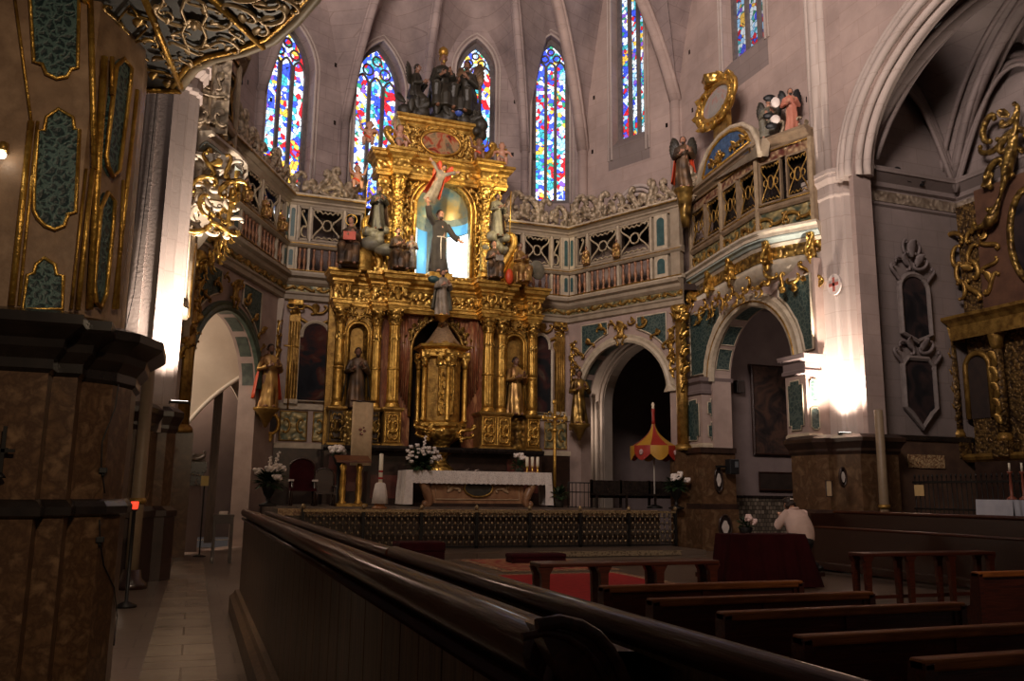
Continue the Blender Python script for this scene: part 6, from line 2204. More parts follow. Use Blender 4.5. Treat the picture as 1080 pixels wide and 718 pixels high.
# canopy umbrella, red and yellow, half open
p_ = at(690, 500, 23.7)
r = thing('basilica_umbrella', 'half open red and yellow striped silk umbrella standing before the right apse arch', 'umbrella', (p_.x, 23.7, ZS))
zt, z1, z2, z3 = at(691, 425, 23.7).z, at(691, 446, 23.7).z, at(691, 471, 23.7).z, at(691, 486, 23.7).z
Tl = Matrix.Translation((p_.x, 23.7, 0))
RU = mat('umbrella red silk', (.34, .026, .015), (.28, .02, .012), scale=5, rough=.5)
YU = mat('umbrella yellow silk', (.48, .25, .025), (.40, .20, .02), scale=5, rough=.5)
prof = []
for i in range(9):
    t = i / 8
    prof.append((.05 + .68 * t ** 2.0, z1 + (z2 - z1) * t))
ns = 8
for k in range(ns):
    a0, a1 = k * 2 * PI / ns + .13, (k + 1) * 2 * PI / ns + .13
    rows = []
    for rr, z in prof:
        rows.append([(rr * cos(a0 + (a1 - a0) * j / 4) * (1 - .04 * sin(PI * j / 4)), rr * sin(a0 + (a1 - a0) * j / 4) * (1 - .04 * sin(PI * j / 4)), z) for j in range(5)])
    obj('silk_gore', MB().grid(rows, Tl), RU if k % 2 else YU, r)
    rows = []
    for j in range(7):
        a = a0 + (a1 - a0) * j / 6
        d = (z2 - z3) * (.55 + .45 * sin(PI * j / 6))
        rows.append([(.735 * cos(a), .735 * sin(a), z2 + .01), (.745 * cos(a), .745 * sin(a), z2 - d * .5), (.73 * cos(a), .73 * sin(a), z2 - d)])
    v = obj('valance_lappet', MB().grid(rows, Tl), YU if k % 2 else RU, r)
    if not k % 2:
        a = (a0 + a1) / 2
        mm = MB().ball((.75 * cos(a), .75 * sin(a), z2 - .2), (.07, .07, .09), 8, 6, Tl)
        obj('shield_emblem', mm, mat('pale emblem %d' % k, (.55, .45, .42), (.30, .12, .12), scale=14), v)
obj('pole', MB().lathe([(.025, ZS), (.025, z1 + .05)], 10, Tl), mat('pale pole', (.5, .45, .4), rough=.4), r)
obj('neck', MB().lathe([(.06, z1 - .03), (.05, z1 + .1), (.045, zt - .3), (.06, zt - .22), (.04, zt - .18)], 12, Tl), RU, r)
obj('finial', MB().lathe([(.035, zt - .2), (.05, zt - .14), (.03, zt - .1), (.06, zt - .05), (.03, zt), (.005, zt + .03)], 12, Tl), mat('white gilt finial', (.75, .62, .45), rough=.4), r)
obj('foot', MB().lathe([(.24, ZS), (.24, ZS + .05), (.05, ZS + .12)], 14, Tl), IRON, r)

# dark choir bench and gate inside the right arch
r = thing('sanctuary_bench', 'long dark wooden bench with slatted back before the right arch', 'bench', (11.2, 23.9, ZS))
xa, xb = at(602, 520, 23.9).x, at(735, 520, 23.9).x
zt = at(670, 507, 23.9).z
obj('back', MB().box(xa + .7, xb - .6, 24.0, 24.05, ZS + .3, zt), BLACKM, r)
obj('seat', MB().box(xa + .7, xb - .6, 23.6, 24.0, ZS + .38, ZS + .44), BLACKM, r)
for i in range(4):
    x = xa + .75 + (xb - xa - 1.4) * i / 3
    obj('leg', MB().box(x - .03, x + .03, 23.62, 23.68, ZS, ZS + .38), BLACKM, r)
    obj('upright', MB().box(x - .03, x + .03, 24.0, 24.07, ZS, zt + .02), BLACKM, r)
r = thing('iron_gate', 'small dark iron gate with open bars beside the pale passage column', 'gate', (at(613, 520, 24.4).x, 24.4, ZS))
xa, xb = at(599, 520, 24.4).x, at(629, 520, 24.4).x
zt = at(613, 509, 24.4).z
obj('gate_frame', MB().tube([(xa, 24.4, ZS), (xb, 24.4, ZS), (xb, 24.4, zt), (xa, 24.4, zt)], .025, 5, closed=True), IRON, r)
for i in range(1, 7):
    x = xa + (xb - xa) * i / 7
    obj('bar', MB().tube([(x, 24.4, ZS), (x, 24.4, zt)], .012, 5), IRON, r)
obj('cross_bar', MB().box(xa, xb, 24.39, 24.41, ZS + .45, ZS + .48), IRON, r)

# ------------------------------------------------------------------ tall wax candles on the piers
def tall_candle(px, pt, pb, Y, label):
    a, b_ = at(px[0], pt, Y), at(px[1], pb, Y)
    x = (a.x + b_.x) / 2
    r = thing('tall_candle', label, 'candle', (x, Y, 0), 0, 'tall processional candles')
    Tl = Matrix.Translation((x, Y, 0))
    obj('candle_shaft', MB().lathe([(.10, .25), (.105, 1.5), (.095, a.z - .02), (.07, a.z)], 18, Tl), mat('old candle wax ' + label[:6], (.27, .195, .12), (.20, .14, .085), scale=3, rough=.5), r)
    obj('candle_foot', MB().lathe([(.26, 0), (.26, .08), (.16, .16), (.14, .3)], 18, Tl), WOOD, r)
    obj('collar', MB().lathe([(.12, 1.35), (.14, 1.4), (.12, 1.45)], 18, Tl), GOLDD, r)
tall_candle((155, 147), 389, 535, 15.6, 'thick tall old wax candle standing before the left marble pier')
tall_candle((929, 930), 432, 535, 15.55, 'thick tall old wax candle standing before the right marble plinth')
p_ = at(142, 533, 13.2)
r = thing('votive_light', 'small glowing red votive light low beside the left pier', 'candle', (p_.x, 13.2, 0))
Tl = Matrix.Translation((p_.x, 13.2, 0))
obj('glass_cup', MB().lathe([(.04, p_.z - .05), (.05, p_.z + .0), (.052, p_.z + .05), (.045, p_.z + .055)], 12, Tl), mat_emit('red votive glow', (.9, .05, .02), 1.6), r)
obj('stand_post', MB().lathe([(.14, 0), (.14, .03), (.025, .08), (.025, p_.z - .08), (.06, p_.z - .05)], 12, Tl), IRON, r)

# ------------------------------------------------------------------ pictures and small wall things
def picture(name, label, P0, P1, Y, paint, fw=.08, fm=GOLDD, outline=None, facing='y'):
    x0, x1, z0, z1 = P0.x, P1.x, P1.z, P0.z
    r = thing(name, label, 'painting', ((x0 + x1) / 2, Y, z0))
    T = Matrix.Translation((0, Y, 0))
    pts = outline or [(x0, z0), (x1, z0), (x1, z1), (x0, z1)]
    obj('canvas', MB().plate(pts, (), -.02, -.05, Matrix(((1, 0, 0, 0), (0, -1, 0, Y), (0, 0, 1, 0), (0, 0, 0, 1))) @ Matrix(((1, 0, 0, 0), (0, -1, 0, 0), (0, 0, 1, 0), (0, 0, 0, 1)))), paint, r)
    obj('frame', MB().tube([(x, Y - .05, z) for x, z in pts], fw, 6, closed=True, smooth=False), fm, r)
    return r


DARKPT = [(.012, .010, .010), (.03, .02, .018), (.075, .04, .028), (.02, .016, .015)]
picture('painting', 'large dark oil painting on the dim chapel wall inside the right choir arch', at(791, 385, 23.4), at(837, 480, 23.4), 23.38, mat_painting('dark painting', DARKPT, 2), .06, WOOD)
picture('wall_plaque', 'dark rectangular plaque on the dim chapel wall below the large dark painting', at(799, 498, 23.4), at(836, 517, 23.4), 23.38, mat_painting('dark plaque', [(.02, .014, .012), (.04, .026, .02)], 4), .03, WOOD)
x = at(778, 408, 23.38)
r = thing('wall_speaker', 'small dark loudspeaker high on the dim chapel wall left of the large painting', 'speaker', (x.x, 23.3, x.z - .25))
obj('case', MB().box(x.x - .15, x.x + .15, 23.2, 23.40, x.z - .2, x.z + .2), BLACKM, r, bevel=.015)
obj('speaker_cloth', MB().box(x.x - .12, x.x + .12, 23.185, 23.2, x.z - .17, x.z + .17), mat('speaker cloth', (.05, .035, .03), rough=.9), r)
# screen on the choir pedestal
x = at(774, 492, 21.8)
r = thing('monitor', 'small black box monitor fixed beside the right marble pedestal', 'monitor', (x.x, 21.8, x.z))
obj('housing', MB().box(x.x - .16, x.x + .16, 21.75, 22.02, x.z - .22, x.z + .22), BLACK, r, bevel=.02)
obj('screen', MB().box(x.x + .0, x.x + .12, 21.74, 21.752, x.z - .02, x.z + .15), mat('grey screen', (.10, .11, .12), rough=.15), r)
obj('wall_bracket', MB().box(x.x - .5, x.x - .1, 21.95, 22.02, x.z - .03, x.z + .03), IRON, r)
# medallions and notices on the marble
def medallion(px, py, Y, label, w, h, dark=True):
    x = at(px, py, Y)
    r = thing('medallion', label, 'medallion', (x.x, Y, x.z), 0, 'carved medallions on the marble plinths')
    m = MB().plate([(x.x + w * cos(a), x.z + h * sin(a)) for a in [k * PI / 10 for k in range(20)]], (), 0, .04, Matrix.Translation((0, Y, 0)))
    obj('dark_oval', m, BLACKM, r)
    m = MB().plate([(x.x + w * .5 * cos(a) * (1 + .15 * cos(4 * a)), x.z + h * .55 * sin(a)) for a in [k * PI / 10 for k in range(20)]], (), 0, .06, Matrix.Translation((0, Y - .02, 0)))
    obj('white_inlay', m, mat('white marble inlay ' + label[:9], (.62, .55, .50), (.5, .44, .4), scale=9, rough=.35), r)
    m = MB().tube([(x.x + w * cos(a), Y - .01, x.z + h * sin(a)) for a in [k * PI / 10 for k in range(20)]], .025, 5, closed=True)
    obj('medallion_rim', m, MARBD, r)
fP = TCR @ Vector((0, .79, 0))
medallion(758, 506, 22.1, 'tall dark oval medallion with white inlay on the choir pedestal, upper one', .14, .36)
medallion(765, 556, 22.0, 'dark oval medallion with white inlay on the lower choir pedestal base', .22, .36)
medallion(889, 503, 16.0, 'dark medallion with white inlay on the large right marble plinth', .09, .22)
x = at(874, 515, 16.0)
r = thing('framed_notice', 'small framed cream notice on the large right marble plinth', 'notice', (x.x, 16.0, x.z))
obj('paper', MB().box(x.x - .075, x.x + .075, 15.985, 16.0, x.z - .17, x.z + .17), mat('cream notice paper', (.62, .45, .27), (.55, .40, .24), scale=10), r)
obj('frame', MB().tube([(x.x - .085, 15.985, x.z - .18), (x.x + .085, 15.985, x.z - .18), (x.x + .085, 15.985, x.z + .18), (x.x - .085, 15.985, x.z + .18)], .02, 4, closed=True), WOOD, r)
# dark plant pot with pale blooms by the choir arch
p_ = at(786, 545, 20.5)
bouquet('flower_arrangement', 'small dark flower stand with a few pale blooms behind the red draped desk', (p_.x, p_.y, 0), at(786, 556, 20.5).z, .34, .3, 4, PETALP, 15, 'stand', 0, 40, .10)
p_ = at(781, 549, 20.5)

# ------------------------------------------------------------------ left aisle: dark cupboard, timber shaft, notice and table
a, b_ = at(189, 508, 24.2), at(217, 478, 24.2)
r = thing('carved_cupboard', 'dark carved cupboard under the white aisle arch', 'cupboard', ((a.x + b_.x) / 2, 24.4, 0))
zz = [at(200, y, 24.2).z for y in (512, 498, 487, 478, 470)]
obj('body', MB().box(a.x + .05, b_.x - .05, 24.2, 24.8, 0, zz[0]), GREYPL, r)
obj('carved_band', MB().box(a.x, b_.x, 24.15, 24.8, zz[0], zz[1]), BLACKM, r)
m = MB().carve(a.x + .03, b_.x - .03, zz[0] + .02, zz[1], Matrix(((1, 0, 0, 0), (0, -1, 0, 24.15), (0, 0, 1, 0), (0, 0, 0, 1))), 4, .2, .12)
obj('band_relief', m, mat('dim stone relief', (.20, .17, .14), (.14, .12, .10), scale=6), r)
obj('shelf', MB().box(a.x - .03, b_.x + .05, 24.1, 24.8, zz[1], zz[2]), BLACKM, r)
obj('crest', MB().box(a.x, b_.x, 24.2, 24.7, zz[2], zz[3]).carve(a.x, b_.x, zz[2], zz[3] + .05, Matrix(((1, 0, 0, 0), (0, -1, 0, 24.2), (0, 0, 1, 0), (0, 0, 0, 1))), 5, .25, .14), mat('dim carved stone', (.24, .20, .17), (.15, .125, .105), scale=5), r)
DWOOD = mat_wood('dark brown door wood', (.075, .042, .026), (.035, .02, .013), .5, 2, coat=0)
a, b_ = at(217, 540, 28.2), at(236, 405, 28.2)
r = thing('wooden_screen', 'tall dark brown wooden screen standing behind the white aisle arch', 'screen', ((a.x + b_.x) / 2, 28.2, 0))
obj('screen_panel', MB().box(a.x, b_.x, 28.2, 28.28, 0, b_.z), DWOOD, r)
for x in (a.x + .04, (a.x + b_.x) / 2, b_.x - .04):
    obj('screen_stile', MB().box(x - .04, x + .04, 28.14, 28.2, 0, b_.z), DWOOD, r)
x = at(216, 507, 22.5)
r = thing('notice_board', 'small yellow notice in front of the dark aisle screen', 'notice', (x.x, 22.5, 0))
obj('notice', MB().box(x.x - .09, x.x + .09, 22.48, 22.5, x.z - .12, x.z + .12), mat('yellow notice paper', (.62, .47, .18), rough=.8), r)
obj('post', MB().tube([(x.x, 22.52, 0), (x.x, 22.52, x.z - .08)], .02, 6), IRON, r)
obj('foot', MB().lathe([(.15, 0), (.15, .02), (.03, .05)], 10, Matrix.Translation((x.x, 22.52, 0))), IRON, r)
a, b_ = at(224, 557, 20.5), at(248, 533, 20.5)
r = thing('side_table', 'small dark table with white papers at the end of the aisle', 'table', ((a.x + b_.x) / 2, 20.5, 0))
obj('table_top', MB().box(a.x, b_.x, 20.4, 20.9, b_.z - .25, b_.z - .2), WOOD, r)
for x in (a.x + .04, b_.x - .04):
    for y in (20.44, 20.86):
        obj('leg', MB().box(x - .03, x + .03, y - .03, y + .03, 0, b_.z - .25), WOOD, r)
obj('apron', MB().box(a.x + .04, b_.x - .04, 20.43, 20.46, b_.z - .4, b_.z - .25), WOOD, r)
o = obj('paper_stack', MB().box(a.x + .12, b_.x - .15, 20.5, 20.72, b_.z - .2, b_.z - .15).box(a.x + .13, b_.x - .14, 20.51, 20.71, b_.z - .15, b_.z - .13), PETAL, loc=((a.x + b_.x) / 2, 20.6, b_.z - .2), label='stack of white papers on the small dark aisle table', cat='papers')

# ------------------------------------------------------------------ paintings of the apse screens
p0, p1 = at(316, 338, 27.5), at(347, 424, 27.5)
ol = [(p0.x, p1.z), (p1.x, p1.z), (p1.x, p0.z - .55), (p1.x - .1, p0.z - .5)] + [((p0.x + p1.x) / 2 + ((p1.x - p0.x) / 2 - .1) * cos(a), p0.z - .4 + .4 * sin(a)) for a in [k * PI / 10 for k in range(0, 11)]] + [(p0.x + .1, p0.z - .5), (p0.x, p0.z - .55)]
picture('painting', 'tall dark oil painting of figures in the screen left of the altarpiece', p0, p1, 27.54, mat_painting('dark figures painting', [(.006, .007, .010), (.010, .011, .015), (.014, .014, .017), (.07, .018, .012), (.10, .06, .04), (.010, .010, .011)], 7, 1.1), .06, CREAMT, ol)
p0, p1 = at(566, 352, 27.5), at(582, 436, 27.5)
p0.x -= .25
ol = [(p0.x, p1.z), (p1.x, p1.z), (p1.x, p0.z - .55), (p1.x - .1, p0.z - .5)] + [((p0.x + p1.x) / 2 + ((p1.x - p0.x) / 2 - .1) * cos(a), p0.z - .4 + .4 * sin(a)) for a in [k * PI / 10 for k in range(0, 11)]] + [(p0.x + .1, p0.z - .5), (p0.x, p0.z - .55)]
picture('painting', 'tall dark oil painting in the screen right of the altarpiece', p0, p1, 27.54, mat_painting('right figures painting', [(.006, .007, .009), (.010, .011, .013), (.014, .014, .016), (.05, .018, .016), (.09, .06, .045), (.010, .010, .011)], 12, 1.1), .06, CREAMT, ol)

# gilt mirror-like sconce on the left screen
x = at(286, 447, 27.3)
r = thing('gilt_sconce', 'small oval gilded wall sconce frame left of the altarpiece', 'sconce', (x.x, 27.3, x.z))
obj('oval_ring', MB().tube([(x.x + .22 * cos(a), 27.28, x.z + .3 * sin(a)) for a in [k * PI / 10 for k in range(20)]], .06, 6, closed=True), GOLD, r)
Tl = Matrix(((1, 0, 0, 0), (0, -1, 0, 27.28), (0, 0, 1, 0), (0, 0, 0, 1)))
obj('crest', MB().scroll((x.x - .1, 0, x.z + .42), .25, PI / 2, 'C', .15, Tl).scroll((x.x + .1, 0, x.z + .42), .25, PI / 2, 'C', .15, Tl, flip=-1).leaf((x.x, 0, x.z - .55), .3, .16, PI / 2, .1, Tl), GOLD, r)
obj('glass', MB().plate([(x.x + .2 * cos(a), x.z + .28 * sin(a)) for a in [k * PI / 10 for k in range(20)]], (), 0, .03, Matrix.Translation((0, 27.28, 0))), mat('dark mirror glass', (.06, .05, .05), rough=.1, metal=.6), r)
obj('wall_plate', MB().box(x.x - .06, x.x + .06, 27.3, 27.62, x.z - .08, x.z + .08), GOLDD, r)

# ------------------------------------------------------------------ side chapel on the right: paintings, altarpiece, railing, lamps
CYF = 16.5
def chapel_frame(p0, p1, label, seed, arched):
    x0, x1, z0, z1 = p0.x, p1.x, p1.z, p0.z
    w = x1 - x0
    c = (x0 + x1) / 2
    if arched:
        pts = [(x0, z0 + .15), (c, z0 - .05), (x1, z0 + .15), (x1, z1 - w * .45)] + [(c + w / 2 * cos(a), z1 - w * .45 + w * .45 * sin(a)) for a in [k * PI / 10 for k in range(1, 10)]] + [(x0, z1 - w * .45)]
    else:
        k = w * .18
        pts = [(x0, z0 + .5), (x0 + k, z0 + .35), (c, z0), (x1 - k, z0 + .35), (x1, z0 + .5), (x1, z1 - k), (x1 - k, z1), (x0 + k, z1), (x0, z1 - k)]
    r = picture('painting', label, p0, p1, CYF, mat_painting('chapel painting %d' % seed, [(.008, .008, .010), (.018, .016, .018), (.05, .03, .028), (.015, .014, .016)], seed, 1.3), .075, mat('pale stucco frame %d' % seed, (.22, .18, .165), (.16, .13, .12), scale=6, rough=.6), pts)
    Tl = Matrix(((1, 0, 0, 0), (0, -1, 0, CYF), (0, 0, 1, 0), (0, 0, 0, 1)))
    m = MB()
    for sg in (-1, 1):
        m.scroll((c + sg * w * .32, .06, z1 + .28), .5, sg * .5, 'C', .1, Tl, flip=sg)
        m.scroll((c + sg * w * .6, .06, z1 - .05), .5, PI / 2 - sg * .3, 'S', .1, Tl, flip=sg)
        m.leaf((c + sg * .12, .04, z1 + .2), .5, .26, PI / 2 - sg * .5, .25, Tl)
    if arched:
        m.leaf((c, .05, z1 + .45), .6, .34, PI / 2, .25, Tl)
        for sg in (-1, 1):
            m.scroll((c + sg * .2, .06, z1 + .72), .36, PI / 2, 'C', .12, Tl, flip=sg)
    obj('stucco_crest', m, mat('stucco %d' % seed, (.20, .16, .15), (.13, .10, .095), scale=6, rough=.7), r)
chapel_frame(at(946, 288, CYF), at(981, 360, CYF), 'upper round-topped dark painting in a stucco frame on the side chapel wall', 21, True)
chapel_frame(at(950, 377, CYF), at(988, 452, CYF), 'lower dark painting in a cut-corner stucco frame on the side chapel wall', 22, False)
m = MB().box(CX0 + .4, CX1, CYF - .06, CYF + .06, 0, 3.0)
o = struct('wall_chapel_dado', m, mat('chapel dado marble', (.12, .07, .045), (.07, .04, .03), scale=3, rough=.4))
struct('trim_chapel_dado', MB().box(CX0 + .4, CX1, CYF - .1, CYF + .06, 3.0, 3.12), BLACKM, o)
a, b_ = at(957, 479, CYF - .06), at(996, 494, CYF - .06)
struct('trim_tile_band', MB().box(a.x, b_.x, CYF - .09, CYF - .05, b_.z, a.z), TILEB, o)

# chapel altarpiece against the back wall
ca = thing('chapel_altarpiece', 'dim gilded altarpiece with carved columns in the right side chapel', 'altarpiece', (18.5, 13.5, 0))
XA = 18.45
Tw = frame((XA, 16.4), (XA, 6.0))   # u towards the viewer, n into the chapel
Twi = Tw.inverted()
def cu_(x, y):
    d = Twi @ atX(x, y, XA)
    return d.x, d.z
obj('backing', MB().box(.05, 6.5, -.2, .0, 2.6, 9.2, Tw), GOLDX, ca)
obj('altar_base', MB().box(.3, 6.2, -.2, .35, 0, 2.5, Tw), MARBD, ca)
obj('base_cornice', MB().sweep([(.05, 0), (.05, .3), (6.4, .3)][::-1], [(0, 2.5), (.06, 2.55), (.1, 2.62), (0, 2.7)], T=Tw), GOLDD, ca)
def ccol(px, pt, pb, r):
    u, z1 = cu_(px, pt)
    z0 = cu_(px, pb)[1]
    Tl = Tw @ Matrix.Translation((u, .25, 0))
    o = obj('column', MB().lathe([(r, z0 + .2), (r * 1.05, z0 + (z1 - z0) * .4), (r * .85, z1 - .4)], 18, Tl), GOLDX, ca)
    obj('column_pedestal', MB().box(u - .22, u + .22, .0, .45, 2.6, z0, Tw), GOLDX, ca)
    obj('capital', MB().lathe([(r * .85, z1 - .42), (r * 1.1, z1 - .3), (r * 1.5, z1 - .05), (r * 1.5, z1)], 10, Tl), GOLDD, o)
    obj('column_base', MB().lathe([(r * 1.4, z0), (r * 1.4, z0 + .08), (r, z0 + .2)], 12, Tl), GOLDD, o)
    m = MB()
    for k in range(9):
        z = z0 + .4 + k * (z1 - z0 - .9) / 9
        m.leaf((u + .06 * (-1) ** k, .25 + r, z), .36, .2, PI / 2 + .5 * (-1) ** k, .2, Tw)
    obj('vine_leaves', m, GOLDD, o)
for px, pt, pb in ((1009, 345, 462), (1058, 352, 466)):
    ccol(px, pt, pb, .13)
u0, zt_ = cu_(1021, 385)
u1, zb_ = cu_(1048, 440)
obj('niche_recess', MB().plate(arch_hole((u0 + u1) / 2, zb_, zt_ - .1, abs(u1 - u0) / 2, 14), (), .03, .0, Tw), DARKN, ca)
obj('niche_rim', MB().tube([(x, .05, z) for x, z in arch_hole((u0 + u1) / 2, zb_, zt_ - .1, abs(u1 - u0) / 2 + .05, 14)], .07, 6, Tw), GOLDD, ca)
ue, ze = cu_(1030, 340)
obj('entablature', MB().sweep([(-.0, .0), (.02, .4), (6.4, .4)][::-1], [(0, ze - .45), (.05, ze - .45), (.05, ze - .1), (.12, ze), (.22, ze + .08), (.22, ze + .16), (0, ze + .2)], T=Tw), GOLDD, ca)
m = MB()
uu, zz_ = cu_(1012, 318)
u2, z2_ = cu_(1042, 232)
m.carve(min(uu, u2) - .1, max(uu, u2) + .2, zz_, z2_, Tw, 6, .5, .12, .08, sym=False)
obj('scroll_relief', m, GOLDD, ca)
a_, b2 = cu_(1043, 205), cu_(1082, 120)
cpts = []
for k in range(12):
    t = k / 11
    cpts.append((a_[0] + (b2[0] - a_[0]) * t, .25, a_[1] - .9 + (b2[1] - a_[1] + .9) * (t ** 1.6)))
obj('gilt_arch_scroll', MB().tube(cpts, [.10 + .06 * sin(k) for k in range(12)], 8, Tw).scroll((a_[0], .25, a_[1] - .7), .6, .5, 'C', .14, Tw), GOLDCD, ca)
u3, z3_ = cu_(1082, 250)
pts = [(u3 + .55 * cos(t) + .2, z3_ + 1.15 * sin(t)) for t in [k * PI / 12 for k in range(24)]]
obj('oval_painting', MB().plate(pts, (), .06, .0, Tw), mat_painting('oval chapel painting', [(.008, .008, .012), (.03, .02, .02), (.06, .035, .03)], 31), ca)
obj('oval_frame', MB().tube([(x, .08, z) for x, z in pts], .09, 6, Tw, closed=True), GOLDCD, ca)
obj('upper_panel', MB().box(u3 - 1.3, u3 + 1.5, .0, .05, z3_ - 1.6, z3_ + 1.6, Tw), mat('rust painted panel', (.13, .06, .032), (.08, .035, .02), scale=3, rough=.6), ca)
m = MB()
m.carve(u3 - .9, u3 + .3, z3_ + 1.5, z3_ + 3.4, Tw, 12, .6, .13, .15, sym=False)
obj('crest_foliage', m, GOLDCD, ca)
# altar with white cloth and candlesticks in the chapel
a = at(1054, 545, 12.3)
r = thing('chapel_altar', 'small chapel altar under a white cloth at the right edge', 'altar', (a.x + .6, 12.3, 0))
obj('altar_block', MB().box(a.x + .06, a.x + 1.5, 12.0, 12.8, 0, 1.55), MARBD, r)
rows = []
zt = at(1060, 527, 12.0).z
for i in range(41):
    x = a.x + 1.6 * i / 40
    d = .03 * sin(i * 1.4)
    rows.append([(x, 12.8, zt), (x, 11.98, zt), (x, 11.95 + d, zt - .5 - .03 * (i % 2))])
obj('white_cloth', MB().grid(rows).grid([[(a.x, 11.98, zt), (a.x, 12.8, zt)], [(a.x - .03, 11.98, zt - .5), (a.x - .03, 12.8, zt - .5)]]), mat('bluish white cloth', (.55, .55, .60), (.46, .46, .52), scale=6, rough=.9), r)
obj('altar_top', MB().box(a.x, a.x + 1.55, 12.0, 12.8, 1.5, zt - .01), MARBD, r)
for px, lab in ((1064, 'slim candlestick with white candle on the chapel altar, first from its near end'), (1077, 'slim candlestick with white candle at the picture edge on the chapel altar')):
    x = at(px, 488, 12.4)
    r = thing('candlestick', lab, 'candlestick', (x.x, 12.4, zt), 0, 'chapel altar candlesticks')
    Tl = Matrix.Translation((x.x, 12.4, 0))
    zc = at(px, 497, 12.4).z
    obj('stick', MB().lathe([(.09, zt), (.09, zt + .03), (.025, zt + .08), (.03, zt + .25), (.02, zc - .06), (.05, zc - .02), (.05, zc)], 12, Tl), mat('red brown candlestick ' + str(px), (.25, .07, .04), rough=.4), r)
    obj('candle', MB().lathe([(.022, zc), (.02, x.z)], 10, Tl), CANDLE, r)
# railing across the chapel
r = thing('chapel_railing', 'tall dark iron railing across the right side chapel, behind the choir stalls', 'railing', (15.2, 13, 0))
zt = atX(1000, 507, 15.2).z
obj('top_rail', MB().box(15.17, 15.23, 8.5, 15.2, zt - .05, zt), IRON, r)
obj('bottom_rail', MB().box(15.17, 15.23, 8.5, 15.2, .2, .25), IRON, r)
obj('low_rail', MB().box(15.18, 15.22, 8.5, 15.2, 1.35, 1.39), IRON, r)
bar0 = None
for i in range(60):
    y = 15.15 - i * .125
    if bar0 is None:
        bar0 = obj('bar', MB().tube([(15.2, y, .22), (15.2, y, zt + .06)], .012, 5).ball((15.2, y, zt + .1), (.02, .02, .05), 6, 4), IRON, r)
        y0 = y
    else:
        o = bar0.copy()
        COL.objects.link(o)
        o.location = (0, y - y0, 0)
m = MB()
for i in range(20):
    y = 15.0 - i * .25
    m.tube([(15.19, y - .1, .5), (15.19, y, 1.2), (15.19, y + .1, .5)], .014, 4)
obj('lower_arches', m, IRONG, r)
x = atX(970, 517, 15.12)
o = thing('notice', 'square yellowish notice hung on the chapel railing', 'notice', tuple(x))
obj('paper', MB().box(15.10, 15.115, x.y - .13, x.y + .13, x.z - .12, x.z + .12), mat('yellowish paper', (.62, .42, .18), (.56, .38, .17), scale=8, rough=.8), o)
obj('hook', MB().tube([(15.11, x.y, x.z + .12), (15.15, x.y, x.z + .15), (15.2, x.y, x.z + .14)], .008, 4), IRON, o)
# spotlights standing on the chapel cornice
for px, py, lab, lit in ((945, 181, 'round black spotlight on the chapel cornice, nearest the pier', False), (957, 186, 'black spotlight with pale glass on the chapel cornice, middle of three', True), (971, 190, 'black spotlight with pale glass on the chapel cornice, farthest from the pier', True)):
    p_ = at(px, py, CYF - .12)
    r = thing('spotlight', lab, 'spotlight', tuple(p_), 0, 'spotlights on the chapel cornice')
    d = Vector((-.25, -.9, .1)).normalized()
    rot = d.to_track_quat('Z', 'Y').to_matrix().to_4x4()
    T = Matrix.Translation(p_) @ rot
    obj('housing', MB().lathe([(.03, -.14), (.08, -.1), (.10, .05), (.10, .09), (.085, .09)], 14, T), BLACK, r)
    obj('glass', MB().lathe([(.01, .075), (.082, .08)], 14, T), mat('spot glass %d' % px, (.6, .58, .55) if lit else (.03, .03, .03), rough=.2), r)
    obj('yoke', MB().tube([p_ + Vector((-.1, 0, 0)), p_ + Vector((-.08, 0, -.12)), p_ + Vector((.08, 0, -.12)), p_ + Vector((.1, 0, 0))], .014, 5), BLACK, r)
    obj('spot_base', MB().box(p_.x - .06, p_.x + .06, p_.y - .05, p_.y + .05, p_.z - .16, p_.z - .11), BLACK, r)
# flood lamps on the pier plinths
for x, y, lab in ((14.55, 16.55, 'small flood lamp lying on the right pier plinth, aimed up the stone'), (-.36, 16.13, 'small flood lamp lying on the left pier plinth, aimed up the stone')):
    r = thing('flood_lamp', lab, 'lamp', (x, y, 3.08), 0, 'pier flood lamps')
    obj('lamp_case', MB().box(x - .16, x + .16, y - .07, y + .07, 3.09, 3.13), BLACK, r, bevel=.01)
    obj('lamp_glass', MB().box(x - .14, x + .14, y - .05, y + .05, 3.128, 3.134), mat_emit('flood glass', (1, .9, .8), 8), r)
    for xx in (x - .17, x + .17):
        obj('lamp_bracket', MB().box(xx - .008, xx + .008, y - .03, y + .03, 3.07, 3.12), IRON, r)

# blue semicircular crest over the right gallery, with gilt sun
Tg = frame((14.50, 23.3), (13.96, 19.0))
Tgi = Tg.inverted()
pts = []
for x, y in ((733, 199), (738, 176), (746, 158), (757, 144), (770, 134), (782, 131), (791, 136), (797, 148), (800, 164)):
    d = Tgi @ on_seg(x, y, (14.50, 23.3), (13.96, 19.0))
    pts.append((d.x, d.z))
zb_ = 11.28
pl = [(pts[0][0] - .15, zb_)] + pts + [(pts[-1][0] + .15, zb_)]
r = thing('gallery_crest', 'arched crest with a blue field and gilt sunburst above the right gallery', 'crest', tuple(Tg @ Vector((2, -.1, 11.3))))
obj('crest_board', MB().plate(pl, (), -.05, -.3, Tg), POLY, r)
cx_ = sum(p_[0] for p_ in pl) / len(pl)
cz_ = 12.0
inn = [(cx_ + (x - cx_) * .74, zb_ + .2 + (z - zb_) * .72) for x, z in pts]
obj('blue_field', MB().plate([(inn[0][0], zb_ + .14)] + inn + [(inn[-1][0], zb_ + .14)], (), -.02, -.06, Tg), mat('mottled blue paint', (.07, .14, .26), (.02, .05, .12), scale=7, rough=.5, bump=.4, bscale=9), r)
